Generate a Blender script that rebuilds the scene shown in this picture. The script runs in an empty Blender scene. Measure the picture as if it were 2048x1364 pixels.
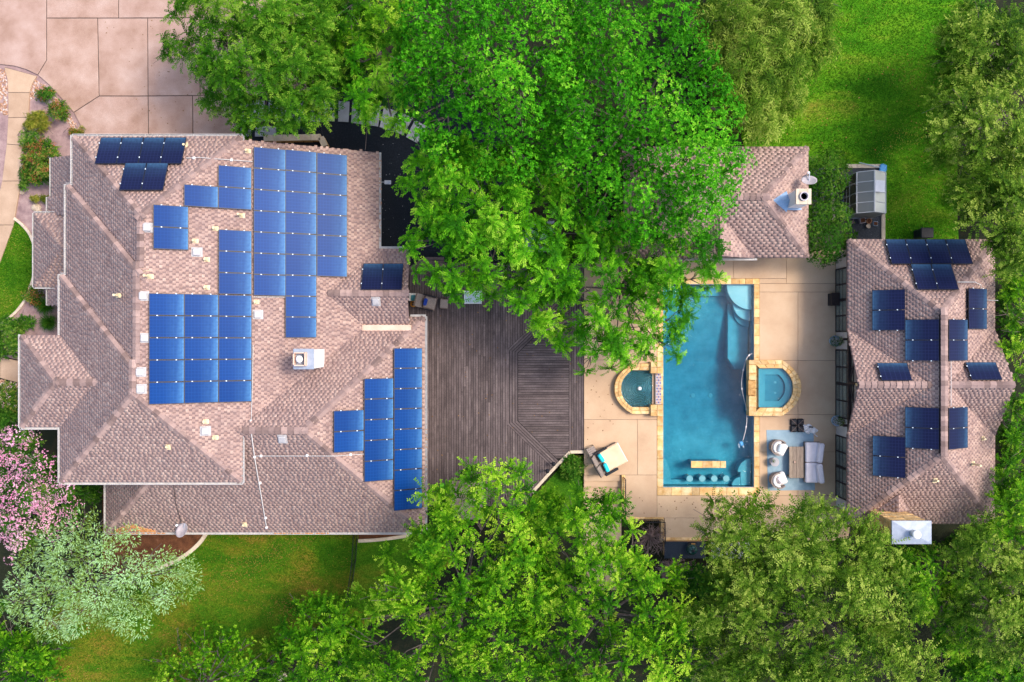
import bpy, math, random
import numpy as np
from mathutils import Vector, Matrix

R = math.radians
random.seed(7)
RNG = np.random.default_rng(11)
SC = bpy.context.scene
COL = SC.collection

# ------------------------------------------------------------------ camera, sky, sun, exposure
CAM_H = 43.0                 # drone height above the ground, metres
FPX = 1593.0                 # focal length in pixels of the 2048 px wide photograph (28 mm equivalent)
cam_data = bpy.data.cameras.new('drone_camera')
cam_data.sensor_width = 36.0
cam_data.lens = 36.0 * FPX / 2048.0
cam_data.clip_end = 2000.0
cam = bpy.data.objects.new('drone_camera', cam_data)
cam.location = (0, 0, CAM_H)
COL.objects.link(cam)
SC.camera = cam

SUN_EL, SUN_AZ = 56.0, 18.0      # azimuth measured from +X towards +Y
world = bpy.data.worlds.new('World')
SC.world = world
world.use_nodes = True
wn = world.node_tree
sky_node = wn.nodes.new('ShaderNodeTexSky')
sky_node.sky_type = 'NISHITA'
sky_node.sun_disc = False
sky_node.sun_elevation = R(SUN_EL)
sky_node.sun_rotation = R(90.0 - SUN_AZ)
sky_node.air_density = 1.0
sky_node.dust_density = 2.5
sky_node.ozone_density = 0.6
wn.nodes['Background'].inputs[1].default_value = 0.15
wn.links.new(sky_node.outputs[0], wn.nodes['Background'].inputs[0])

sun_data = bpy.data.lights.new('sun', 'SUN')
sun_data.energy = 1.5
sun_data.angle = R(16.0)
sun_data.color = (1.0, 0.91, 0.78)
sun = bpy.data.objects.new('sun', sun_data)
sdir = Vector((math.cos(R(SUN_EL)) * math.cos(R(SUN_AZ)), math.cos(R(SUN_EL)) * math.sin(R(SUN_AZ)), math.sin(R(SUN_EL))))
sun.rotation_euler = sdir.to_track_quat('Z', 'Y').to_euler()
sun.location = sdir * 60
COL.objects.link(sun)

SC.view_settings.view_transform = 'Standard'
SC.view_settings.look = 'None'
SC.view_settings.gamma = 1.0
SC.view_settings.use_curve_mapping = False
SC.view_settings.exposure = 1.15
SC.render.engine = 'CYCLES'
SC.cycles.use_denoising = True
SC.cycles.max_bounces = 8
SC.cycles.transparent_max_bounces = 12

# ------------------------------------------------------------------ helpers
T = 0.45                      # terrace level above the lawn


def P(px, py, z=0.0):
    k = (CAM_H - z) / FPX
    return Vector(((px - 1024.0) * k, (682.0 - py) * k, z))


def PX(px, z=0.0):
    return (px - 1024.0) * (CAM_H - z) / FPX


def PY(py, z=0.0):
    return (682.0 - py) * (CAM_H - z) / FPX


ORG = {}                      # world origin of every parent, so that meshes can be written in world coordinates


class MB:
    def __init__(self):
        self.v = []
        self.f = []
        self.mi = []
        self.cur = 0

    def add(self, verts, faces):
        n = len(self.v)
        self.v.extend([tuple(p) for p in verts])
        for fc in faces:
            self.f.append(tuple(i + n for i in fc))
            self.mi.append(self.cur)
        return self

    def box(self, c, s, rz=0.0, m=None):
        hx, hy, hz = s[0] / 2, s[1] / 2, s[2] / 2
        ca, sa = math.cos(rz), math.sin(rz)
        vs = []
        for z in (-hz, hz):
            for (x, y) in ((-hx, -hy), (hx, -hy), (hx, hy), (-hx, hy)):
                vs.append((c[0] + x * ca - y * sa, c[1] + x * sa + y * ca, c[2] + z))
        if m is not None:
            vs = [m @ Vector(p) for p in vs]
        return self.add(vs, [(0, 3, 2, 1), (4, 5, 6, 7), (0, 1, 5, 4), (1, 2, 6, 5), (2, 3, 7, 6), (3, 0, 4, 7)])

    def rbox(self, c, s, bev=0.02, rz=0.0, m=None):
        """box with chamfered upper edges and vertical corners"""
        hx, hy, hz = s[0] / 2, s[1] / 2, s[2] / 2
        b = min(bev, hx * .45, hy * .45, hz * .9)
        ca, sa = math.cos(rz), math.sin(rz)

        def ring(ix, iy, z, cut):
            pts = []
            for (sx, sy, first) in ((-1, -1, 0), (1, -1, 1), (1, 1, 0), (-1, 1, 1)):
                a = (sx * (ix - cut), sy * iy)
                d = (sx * ix, sy * (iy - cut))
                pts += [d, a] if first == 0 else [a, d]
            return [(c[0] + x * ca - y * sa, c[1] + x * sa + y * ca, c[2] + z) for x, y in pts]
        r0 = ring(hx, hy, -hz, b)
        r1 = ring(hx, hy, hz - b, b)
        r2 = ring(hx - b, hy - b, hz, b * .6)
        vs = r0 + r1 + r2
        if m is not None:
            vs = [m @ Vector(p) for p in vs]
        fs = [tuple(range(7, -1, -1)), tuple(range(16, 24))]
        for k in range(8):
            j = (k + 1) % 8
            fs.append((k, j, 8 + j, 8 + k))
            fs.append((8 + k, 8 + j, 16 + j, 16 + k))
        return self.add(vs, fs)

    def prism(self, poly, z0, z1, bev=0.0):
        n = len(poly)
        ar = sum(poly[i][0] * poly[(i + 1) % n][1] - poly[(i + 1) % n][0] * poly[i][1] for i in range(n))
        if ar < 0:
            poly = list(reversed(list(poly)))
        vs = [(p[0], p[1], z0) for p in poly]
        if bev <= 0:
            vs += [(p[0], p[1], z1) for p in poly]
            fs = [tuple(range(n - 1, -1, -1)), tuple(range(n, 2 * n))]
            for k in range(n):
                j = (k + 1) % n
                fs.append((k, j, n + j, n + k))
        else:
            ins = inset(poly, bev)
            vs += [(p[0], p[1], z1 - bev) for p in poly]
            vs += [(p[0], p[1], z1) for p in ins]
            fs = [tuple(range(n - 1, -1, -1)), tuple(range(2 * n, 3 * n))]
            for k in range(n):
                j = (k + 1) % n
                fs.append((k, j, n + j, n + k))
                fs.append((n + k, n + j, 2 * n + j, 2 * n + k))
        return self.add(vs, fs)

    def tube(self, pts, rad, n=6, cap=True):
        pts = [Vector(p) for p in pts]
        if not hasattr(rad, '__len__'):
            rad = [rad] * len(pts)
        base = len(self.v)
        prev = None
        for i, p in enumerate(pts):
            if i == 0:
                d = pts[1] - p
            elif i == len(pts) - 1:
                d = p - pts[i - 1]
            else:
                d = pts[i + 1] - pts[i - 1]
            d.normalize()
            if prev is None:
                a = Vector((0, 0, 1)) if abs(d.z) < .9 else Vector((1, 0, 0))
                prev = a.cross(d).normalized()
            u = (prev - d * prev.dot(d)).normalized()
            prev = u
            w = d.cross(u)
            for k in range(n):
                t = 2 * math.pi * k / n
                q = p + (u * math.cos(t) + w * math.sin(t)) * rad[i]
                self.v.append(tuple(q))
        for i in range(len(pts) - 1):
            for k in range(n):
                j = (k + 1) % n
                self.f.append((base + i * n + k, base + i * n + j, base + (i + 1) * n + j, base + (i + 1) * n + k))
                self.mi.append(self.cur)
        if cap:
            self.f.append(tuple(base + k for k in range(n - 1, -1, -1)))
            self.f.append(tuple(base + (len(pts) - 1) * n + k for k in range(n)))
            self.mi += [self.cur] * 2
        return self

    def lathe(self, prof, c, n=20, m=None, sx=1.0, sy=1.0):
        base = len(self.v)
        for (r, z) in prof:
            for k in range(n):
                t = 2 * math.pi * k / n
                q = Vector((c[0] + r * sx * math.cos(t), c[1] + r * sy * math.sin(t), c[2] + z))
                if m is not None:
                    q = m @ q
                self.v.append(tuple(q))
        for i in range(len(prof) - 1):
            for k in range(n):
                j = (k + 1) % n
                self.f.append((base + i * n + k, base + i * n + j, base + (i + 1) * n + j, base + (i + 1) * n + k))
                self.mi.append(self.cur)
        self.f.append(tuple(base + k for k in range(n - 1, -1, -1)))
        self.f.append(tuple(base + (len(prof) - 1) * n + k for k in range(n)))
        self.mi += [self.cur] * 2
        return self

    def build(self, name, mat, parent=None, smooth=False, org=None, kind=None):
        o0 = ORG.get(parent.name, Vector()) if parent is not None else (Vector(org) if org is not None else Vector())
        me = bpy.data.meshes.new(name)
        me.from_pydata([(p[0] - o0.x, p[1] - o0.y, p[2] - o0.z) for p in self.v], [], self.f)
        for m_ in (mat if isinstance(mat, (list, tuple)) else [mat]):
            me.materials.append(m_)
        if isinstance(mat, (list, tuple)):
            me.polygons.foreach_set('material_index', self.mi)
        if smooth:
            me.polygons.foreach_set('use_smooth', [True] * len(me.polygons))
        me.update()
        return link(name, me, parent, o0, kind)


def link(name, me, parent=None, org=None, kind=None):
    ob = bpy.data.objects.new(name, me)
    COL.objects.link(ob)
    if parent is not None:
        ob.parent = parent
        ORG[ob.name] = ORG.get(parent.name, Vector())
    else:
        ob.location = org if org is not None else Vector()
        ORG[ob.name] = Vector(ob.location)
    if kind:
        ob['kind'] = kind
    return ob


def inset(poly, d):
    """move every edge of a counter-clockwise polygon inwards by d"""
    n = len(poly)
    out = []
    for i in range(n):
        a, b, c = Vector(poly[i - 1][:2]), Vector(poly[i][:2]), Vector(poly[(i + 1) % n][:2])
        e1, e2 = (b - a), (c - b)
        if e1.length < 1e-6 or e2.length < 1e-6:
            out.append(tuple(b))
            continue
        n1 = Vector((-e1.y, e1.x)).normalized()
        n2 = Vector((-e2.y, e2.x)).normalized()
        den = max(1 + n1.dot(n2), .35)
        q = b + (n1 + n2) * (d / den)
        out.append((q.x, q.y))
    return out


def ccw(poly):
    n = len(poly)
    ar = sum(poly[i][0] * poly[(i + 1) % n][1] - poly[(i + 1) % n][0] * poly[i][1] for i in range(n))
    return list(poly) if ar > 0 else list(reversed(list(poly)))


def pxpoly(pts, z):
    return [tuple(P(a, b, z)[:2]) for a, b in pts]


def smoothpoly(pts, it=2, closed=True):
    for _ in range(it):
        q = []
        n = len(pts)
        for i in range(n if closed else n - 1):
            a, b = pts[i], pts[(i + 1) % n]
            q += [(a[0] * .75 + b[0] * .25, a[1] * .75 + b[1] * .25), (a[0] * .25 + b[0] * .75, a[1] * .25 + b[1] * .75)]
        if not closed:
            q = [pts[0]] + q + [pts[-1]]
        pts = q
    return pts


def thing(name, label, cat, loc=(0, 0, 0), group=None, rz=0.0):
    o = bpy.data.objects.new(name, None)
    COL.objects.link(o)
    o.empty_display_size = .2
    o.location = loc
    o.rotation_euler = (0, 0, rz)
    ORG[o.name] = Vector(loc)
    tag(o, label, cat, group)
    return o


def local_thing(name, label, cat, loc=(0, 0, 0), group=None, rz=0.0):
    """parts of this thing are written in its own coordinates"""
    o = thing(name, label, cat, loc, group, rz)
    ORG[o.name] = Vector()
    return o


def tag(o, label, cat, group=None):
    o['label'] = label
    o['category'] = cat
    if group:
        o['group'] = group
    return o


def copy_tree(o, parent=None):
    c = o.copy()
    COL.objects.link(c)
    if parent is not None:
        c.parent = parent
    for ch in list(o.children):
        copy_tree(ch, c)
    return c


# ------------------------------------------------------------------ materials
def newmat(name):
    m = bpy.data.materials.new(name)
    m.use_nodes = True
    nt = m.node_tree
    return m, nt, nt.nodes['Principled BSDF']


def nd(nt, typ, **kw):
    n = nt.nodes.new(typ)
    for k, v in kw.items():
        setattr(n, k, v)
    return n


def ramp(nt, fac, stops):
    r = nd(nt, 'ShaderNodeValToRGB')
    el = r.color_ramp.elements
    el[0].position, el[0].color = stops[0][0], (*stops[0][1], 1)
    el[1].position, el[1].color = stops[-1][0], (*stops[-1][1], 1)
    for p, c in stops[1:-1]:
        e = el.new(p)
        e.color = (*c, 1)
    nt.links.new(fac, r.inputs[0])
    return r.outputs[0]


def noise(nt, vec, scale, detail=4.0, rough=.6, dist=0.0):
    n = nd(nt, 'ShaderNodeTexNoise')
    n.inputs['Scale'].default_value = scale
    n.inputs['Detail'].default_value = detail
    n.inputs['Roughness'].default_value = rough
    n.inputs['Distortion'].default_value = dist
    nt.links.new(vec, n.inputs['Vector'])
    return n.outputs[0]


def mixc(nt, fac, a, b, mode='MIX'):
    m = nd(nt, 'ShaderNodeMix', data_type='RGBA', blend_type=mode)
    for sock, val in ((0, fac), (6, a), (7, b)):
        if isinstance(val, (int, float)):
            m.inputs[sock].default_value = val
        elif isinstance(val, tuple):
            m.inputs[sock].default_value = (*val, 1)
        else:
            nt.links.new(val, m.inputs[sock])
    return m.outputs[2]


def pmat(name, stops, scale=3.0, fine=40.0, fine_amt=.25, rough=.8, bump=.15, bump_scale=60.0, per_obj=0.0,
         metallic=0.0, spec=.3, stretch=None, detail=5.0, bdist=.01):
    """mottled surface: a colour ramp over coarse noise, fine grain and optional object-to-object variation"""
    m, nt, b = newmat(name)
    tc = nd(nt, 'ShaderNodeTexCoord')
    vec = tc.outputs['Object']
    if stretch:
        mp = nd(nt, 'ShaderNodeMapping')
        mp.inputs['Scale'].default_value = stretch
        nt.links.new(vec, mp.inputs[0])
        vec = mp.outputs[0]
    if per_obj:
        oi = nd(nt, 'ShaderNodeObjectInfo')
        ad = nd(nt, 'ShaderNodeVectorMath', operation='ADD')
        sc_ = nd(nt, 'ShaderNodeMath', operation='MULTIPLY')
        sc_.inputs[1].default_value = 37.0
        nt.links.new(oi.outputs['Random'], sc_.inputs[0])
        nt.links.new(vec, ad.inputs[0])
        nt.links.new(sc_.outputs[0], ad.inputs[1])
        vec = ad.outputs[0]
    col = ramp(nt, noise(nt, vec, scale, detail), stops)
    if fine_amt:
        g = ramp(nt, noise(nt, vec, fine, 3.0), [(.25, (1 - fine_amt,) * 3), (.75, (1 + fine_amt,) * 3)])
        col = mixc(nt, 1.0, col, g, 'MULTIPLY')
    if per_obj:
        lo, hi = 1 - per_obj, 1 + per_obj
        v = ramp(nt, oi.outputs['Random'], [(0, (lo, lo * .98, lo * .96)), (.5, (1, 1, 1)), (1, (hi, hi, hi * .97))])
        col = mixc(nt, 1.0, col, v, 'MULTIPLY')
    nt.links.new(col, b.inputs['Base Color'])
    b.inputs['Roughness'].default_value = rough
    b.inputs['Metallic'].default_value = metallic
    b.inputs['Specular IOR Level'].default_value = spec
    if bump:
        bp = nd(nt, 'ShaderNodeBump')
        bp.inputs['Strength'].default_value = bump
        bp.inputs['Distance'].default_value = bdist
        nt.links.new(noise(nt, vec, bump_scale, 4.0), bp.inputs['Height'])
        nt.links.new(bp.outputs[0], b.inputs['Normal'])
    return m


M = {}
M['soil'] = pmat('soil_and_litter', [(.3, (.007, .011, .004)), (.55, (.014, .018, .006)), (.75, (.04, .028, .012))], 1.6, 25, .5, .95, .6, 30, bdist=.05)
M['mulch'] = pmat('brown_mulch', [(.3, (.07, .025, .01)), (.6, (.14, .052, .022)), (.8, (.2, .09, .05))], 3, 40, .5, .95, .6, 45, bdist=.04)
M['bed'] = pmat('decomposed_granite', [(.3, (.22, .14, .14)), (.55, (.33, .22, .21)), (.8, (.42, .3, .27))], 2.2, 60, .3, .95, .4, 60)
M['black_gravel'] = pmat('black_gravel', [(.3, (.005, .008, .014)), (.6, (.012, .016, .025)), (.85, (.05, .055, .065))], 14, 60, .6, .9, .6, 50, bdist=.03)
M['grey_gravel'] = pmat('grey_gravel', [(.3, (.03, .034, .042)), (.6, (.06, .066, .078)), (.85, (.12, .125, .14))], 14, 60, .5, .9, .6, 50, bdist=.03)
M['drive'] = pmat('driveway_concrete', [(.3, (.3, .182, .135)), (.5, (.39, .255, .205)), (.72, (.46, .325, .275))], .8, 30, .2, .85, .12, 90, per_obj=.05)
M['walk'] = pmat('walk_concrete', [(.3, (.38, .25, .165)), (.7, (.5, .35, .245))], .9, 30, .1, .85, .12, 90, per_obj=.05)
M['terrace'] = pmat('terrace_concrete', [(.22, (.46, .3, .19)), (.5, (.545, .375, .245)), (.78, (.61, .44, .3))], .6, 26, .06, .85, .12, 90, per_obj=.035)
M['slab'] = pmat('grey_paver', [(.3, (.3, .3, .33)), (.7, (.46, .45, .48))], 1.5, 30, .15, .85, .2, 60, per_obj=.08)
M['joint'] = pmat('joint_dark', [(.3, (.05, .042, .038)), (.7, (.1, .08, .07))], 3, 40, .2, .95, 0)
M['curb'] = pmat('pale_curb', [(.3, (.5, .4, .3)), (.7, (.66, .54, .42))], 2, 30, .15, .85, .2, 60, per_obj=.08)
M['limestone'] = pmat('golden_limestone', [(.25, (.5, .24, .07)), (.45, (.66, .4, .16)), (.6, (.74, .52, .27)), (.8, (.8, .62, .38))], 2.4, 18, .16, .75, .25, 40, per_obj=.24)
M['rough_stone'] = pmat('rough_stone', [(.25, (.28, .13, .04)), (.5, (.5, .28, .1)), (.8, (.66, .46, .24))], 4, 20, .3, .85, .6, 22, per_obj=.25, bdist=.05)
M['deck'] = pmat('weathered_deck_board', [(.25, (.068, .05, .052)), (.5, (.11, .083, .084)), (.75, (.175, .135, .133))], 1.1, 18, .25, .75, .3, 40, per_obj=.22, stretch=(1, 1, 1))
M['deck_dark'] = pmat('deck_frame', [(.3, (.012, .01, .01)), (.7, (.03, .024, .024))], 3, 30, .2, .9, 0)
M['white_metal'] = pmat('white_gutter', [(.3, (.5, .47, .45)), (.7, (.62, .59, .57))], 3, 30, .08, .5, 0)
M['cream_pipe'] = pmat('cream_vent', [(.3, (.66, .52, .3)), (.7, (.78, .66, .42))], 5, 30, .08, .6, 0)
M['grey_metal'] = pmat('galvanised_metal', [(.3, (.26, .3, .38)), (.7, (.36, .4, .48))], 4, 30, .08, .5, 0, metallic=.1)
M['pale_vent'] = pmat('pale_roof_vent', [(.3, (.38, .36, .37)), (.7, (.48, .46, .46))], 4, 30, .08, .6, 0)
M['black_metal'] = pmat('black_iron', [(.3, (.008, .008, .012)), (.7, (.02, .02, .028))], 6, 40, .2, .5, 0)
M['stucco'] = pmat('pale_stucco', [(.3, (.42, .38, .36)), (.7, (.54, .5, .48))], 1.4, 40, .1, .9, .3, 70)
M['house_wall'] = pmat('house_stone_wall', [(.3, (.36, .26, .18)), (.7, (.56, .44, .33))], 2, 20, .2, .9, .5, 25)
M['timber'] = pmat('dark_timber', [(.3, (.02, .012, .012)), (.7, (.045, .028, .024))], 5, 40, .3, .7, .2, 40)
M['fascia'] = pmat('orange_fascia', [(.3, (.42, .16, .05)), (.7, (.6, .3, .12))], 3, 30, .2, .7, .1, 40)
M['plaster'] = pmat('blue_pool_plaster', [(.3, (.085, .31, .41)), (.5, (.13, .41, .5)), (.7, (.19, .51, .6))], 1.1, 26, .22, .8, 0)
M['plaster_step'] = pmat('pale_pool_step', [(.3, (.24, .5, .58)), (.7, (.32, .58, .64))], 1.2, 30, .12, .8, 0)
M['tile'] = pmat('pool_tile', [(.3, (.1, .12, .3)), (.5, (.36, .26, .3)), (.7, (.5, .36, .3))], 16, 40, .3, .35, 0)
M['fabric_grey'] = pmat('pale_grey_fabric', [(.3, (.62, .58, .63)), (.7, (.74, .69, .74))], 3, 60, .08, .95, .2, 90)
M['fabric_white'] = pmat('white_fabric', [(.3, (.7, .66, .65)), (.7, (.82, .79, .78))], 3, 60, .06, .95, .2, 60)
M['fabric_cream'] = pmat('cream_fabric', [(.3, (.72, .5, .33)), (.7, (.8, .6, .42))], 2, 60, .05, .95, .15, 60)
M['fabric_cyan'] = pmat('turquoise_fabric', [(.3, (.02, .5, .62)), (.7, (.04, .62, .72))], 5, 60, .08, .9, .2, 60)
M['fabric_blue'] = pmat('deep_blue_fabric', [(.3, (.01, .03, .22)), (.7, (.02, .06, .36))], 5, 60, .08, .9, .2, 60)
M['fabric_pale_blue'] = pmat('pale_blue_fabric', [(.3, (.4, .48, .56)), (.7, (.55, .62, .68))], 5, 60, .1, .9, .2, 60)
M['wicker'] = pmat('brown_wicker', [(.3, (.1, .065, .055)), (.7, (.24, .17, .15))], 30, 90, .4, .85, .5, 80)
M['wicker_grey'] = pmat('grey_wicker', [(.3, (.2, .15, .13)), (.7, (.36, .3, .27))], 30, 90, .35, .85, .5, 80)
M['teak'] = pmat('grey_teak', [(.3, (.2, .15, .12)), (.7, (.32, .25, .2))], 3, 40, .2, .75, .2, 40, per_obj=.1, stretch=(6, 1, 1))
M['rug'] = pmat('blue_rug', [(.3, (.22, .33, .41)), (.6, (.29, .4, .48)), (.8, (.37, .47, .54))], 2.5, 70, .18, .98, .3, 90)
M['concrete_grey'] = pmat('grey_cast_concrete', [(.3, (.4, .35, .37)), (.7, (.54, .48, .5))], 6, 40, .1, .85, .15, 50)
M['ceramic_blue'] = pmat('blue_grey_ceramic', [(.3, (.22, .3, .4)), (.7, (.4, .48, .58))], 5, 30, .2, .3, 0)
M['terracotta'] = pmat('terracotta', [(.3, (.36, .15, .06)), (.7, (.55, .3, .16))], 6, 30, .2, .8, .1, 40)
M['pot_green'] = pmat('green_glaze', [(.3, (.1, .16, .05)), (.7, (.2, .28, .1))], 6, 30, .2, .35, 0)
M['lime_plastic'] = pmat('lime_green_plastic', [(.3, (.1, .5, .02)), (.7, (.16, .62, .04))], 6, 30, .05, .5, 0)
M['blue_plastic'] = pmat('blue_plastic', [(.3, (.06, .3, .62)), (.7, (.1, .38, .72))], 6, 30, .08, .5, 0)
M['teal_box'] = pmat('teal_cloth', [(.3, (.04, .2, .26)), (.7, (.08, .3, .36))], 6, 50, .15, .8, 0)
M['orange_plastic'] = pmat('orange_hose', [(.3, (.42, .17, .02)), (.7, (.6, .28, .04))], 6, 50, .15, .6, 0)
M['green_ceramic'] = pmat('dark_green_glaze', [(.3, (.006, .035, .03)), (.7, (.012, .06, .05))], 20, 60, .2, .12, .1, 60, spec=.6)
M['granite'] = pmat('dark_granite', [(.3, (.012, .018, .03)), (.7, (.035, .045, .065))], 20, 90, .4, .35, 0)
M['wood_board'] = pmat('orange_wood', [(.3, (.45, .2, .04)), (.7, (.6, .32, .1))], 6, 40, .2, .6, 0)
M['bark'] = pmat('grey_bark', [(.3, (.07, .05, .042)), (.6, (.16, .125, .11)), (.8, (.27, .22, .2))], 5, 30, .3, .95, .5, 30, bdist=.03)
M['twig'] = pmat('dry_twig', [(.3, (.2, .12, .11)), (.7, (.36, .25, .22))], 6, 30, .2, .95, 0)
M['rock'] = pmat('river_rock', [(.25, (.2, .12, .1)), (.45, (.42, .22, .12)), (.6, (.5, .4, .36)), (.8, (.66, .55, .48))], 7.5, 40, .3, .85, .2, 40, detail=1.0)
M['boulder'] = pmat('tan_boulder', [(.3, (.42, .3, .2)), (.7, (.62, .5, .38))], 4, 20, .25, .9, .5, 20, per_obj=.15, bdist=.04)
M['shingle_base'] = pmat('shingle_shadow_line', [(.3, (.185, .122, .114)), (.7, (.245, .165, .152))], 2, 60, .3, .95, .3, 80)
M['cap'] = pmat('ridge_cap_shingle', [(.3, (.22, .148, .137)), (.7, (.33, .228, .203))], 3, 60, .2, .95, .3, 80, per_obj=.36)
M['door_pane'] = pmat('grey_green_pane', [(.3, (.09, .12, .12)), (.7, (.17, .2, .19))], 1.2, 10, .2, .12, 0, per_obj=.25, spec=.6)
M['roof_plain'] = pmat('weathered_shingle', [(.3, (.3, .21, .19)), (.55, (.38, .275, .25)), (.8, (.46, .345, .31))], 1.0, 60, .2, .95, .3, 80)
M['panel_frame'] = pmat('panel_black_frame', [(.3, (.008, .01, .02)), (.7, (.018, .022, .04))], 6, 40, .1, .4, 0)
M['clamp'] = pmat('bright_clamp', [(.3, (.62, .7, .78)), (.7, (.78, .84, .9))], 6, 40, .05, .4, 0)
M['flash'] = pmat('peach_flashing', [(.3, (.66, .42, .3)), (.7, (.76, .54, .42))], 2, 30, .08, .6, 0)
M['white_box'] = pmat('white_sheet_metal', [(.3, (.76, .74, .73)), (.7, (.84, .82, .81))], 3, 30, .03, .5, 0)
M['blue_metal'] = pmat('blue_grey_flashing', [(.3, (.2, .34, .52)), (.7, (.32, .46, .64))], 3, 30, .1, .4, 0)
M['spa_floor'] = pmat('spa_plaster', [(.3, (.08, .32, .42)), (.7, (.12, .4, .48))], 2, 30, .15, .8, 0)


def grass_mat(name, a, b, c, d):
    m, nt, bs = newmat(name)
    tc = nd(nt, 'ShaderNodeTexCoord')
    v = tc.outputs['Object']
    mp = nd(nt, 'ShaderNodeMapping')
    mp.inputs['Rotation'].default_value = (0, 0, .5)
    mp.inputs['Scale'].default_value = (.45, 1.0, 1.0)
    nt.links.new(v, mp.inputs[0])
    coarse = noise(nt, mp.outputs[0], .55, 6, .62, .6)
    col = ramp(nt, coarse, [(.34, a), (.47, b), (.57, c), (.7, d)])
    fine = ramp(nt, noise(nt, v, 22, 5, .75), [(.34, (.3, .35, .25)), (.5, (.95, 1, .9)), (.66, (1.9, 1.7, 1.8))])
    col = mixc(nt, 1.0, col, fine, 'MULTIPLY')
    nt.links.new(col, bs.inputs['Base Color'])
    bs.inputs['Roughness'].default_value = .95
    bs.inputs['Specular IOR Level'].default_value = .1
    bp = nd(nt, 'ShaderNodeBump')
    bp.inputs['Strength'].default_value = .9
    bp.inputs['Distance'].default_value = .06
    nt.links.new(noise(nt, v, 30, 5, .7), bp.inputs['Height'])
    nt.links.new(bp.outputs[0], bs.inputs['Normal'])
    return m


M['lawn_ne'] = grass_mat('lawn_bright', (.025, .12, .003), (.065, .22, .006), (.115, .27, .01), (.24, .25, .03))
M['lawn_s'] = grass_mat('lawn_dry', (.02, .095, .003), (.06, .155, .006), (.14, .165, .012), (.27, .15, .03))
M['lawn_w'] = grass_mat('lawn_lush', (.018, .085, .004), (.04, .14, .006), (.075, .18, .008), (.12, .14, .018))


def shingle_mat(name, dark, mid, light):
    m, nt, b = newmat(name)
    at = nd(nt, 'ShaderNodeAttribute', attribute_name='tint')
    col = ramp(nt, at.outputs['Fac'], [(0, dark), (.5, mid), (1, light)])
    tc = nd(nt, 'ShaderNodeTexCoord')
    g = ramp(nt, noise(nt, tc.outputs['Object'], 1.3, 4), [(.3, (.86, .85, .87)), (.7, (1.12, 1.1, 1.06))])
    col = mixc(nt, 1.0, col, g, 'MULTIPLY')
    f = ramp(nt, noise(nt, tc.outputs['Object'], 120, 2), [(.3, (.82,) * 3), (.7, (1.15,) * 3)])
    col = mixc(nt, 1.0, col, f, 'MULTIPLY')
    nt.links.new(col, b.inputs['Base Color'])
    b.inputs['Roughness'].default_value = .95
    b.inputs['Specular IOR Level'].default_value = .15
    return m


M['shingle'] = shingle_mat('laminated_shingle', (.31, .205, .182), (.4, .273, .24), (.485, .348, .3))


def panel_mat(name, base, cell, dusty=1.0):
    """glass-covered cells: thin grid lines, dust gathered along the low edge (generated x = 1)"""
    m, nt, b = newmat(name)
    tc = nd(nt, 'ShaderNodeTexCoord')
    sep = nd(nt, 'ShaderNodeSeparateXYZ')
    nt.links.new(tc.outputs['Generated'], sep.inputs[0])

    def grid(out, n):
        a = nd(nt, 'ShaderNodeMath', operation='MULTIPLY')
        a.inputs[1].default_value = n
        nt.links.new(out, a.inputs[0])
        f = nd(nt, 'ShaderNodeMath', operation='FRACT')
        nt.links.new(a.outputs[0], f.inputs[0])
        c = nd(nt, 'ShaderNodeMath', operation='COMPARE')
        c.inputs[1].default_value = .5
        c.inputs[2].default_value = .43
        nt.links.new(f.outputs[0], c.inputs[0])
        return c.outputs[0]
    mul = nd(nt, 'ShaderNodeMath', operation='MULTIPLY')
    nt.links.new(grid(sep.outputs[0], 10), mul.inputs[0])
    nt.links.new(grid(sep.outputs[1], 6), mul.inputs[1])
    col = mixc(nt, mul.outputs[0], cell, base)
    oi = nd(nt, 'ShaderNodeObjectInfo')
    v = ramp(nt, oi.outputs['Random'], [(0, (.88, .9, .92)), (1, (1.12, 1.1, 1.08))])
    col = mixc(nt, 1.0, col, v, 'MULTIPLY')
    dust = ramp(nt, sep.outputs[0], [(0, (0, 0, 0)), (.4, (.02,) * 3), (.78, (.17,) * 3), (.95, (.55,) * 3), (1, (1,) * 3)])
    dust = mixc(nt, 1.0, dust, (dusty,) * 3, 'MULTIPLY')
    nz = ramp(nt, noise(nt, tc.outputs['Object'], 6, 4), [(.3, (.6,) * 3), (.7, (1.2,) * 3)])
    dust = mixc(nt, 1.0, dust, nz, 'MULTIPLY')
    col = mixc(nt, dust, col, (.16, .44, .74))
    nt.links.new(col, b.inputs['Base Color'])
    b.inputs['Roughness'].default_value = .3
    b.inputs['Specular IOR Level'].default_value = .05
    return m


M['panel_bright_sky'] = panel_mat('bright_sky_solar_cells', (.0015, .036, .17), (.005, .05, .215), .5)  # bright sky reflection of the east slopes put into the cell colour
M['panel_dim_sky'] = panel_mat('dim_sky_solar_cells', (.009, .012, .042), (.016, .021, .068), .25)  # dimmer reflection on the other slopes painted as a darker cell colour


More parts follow.
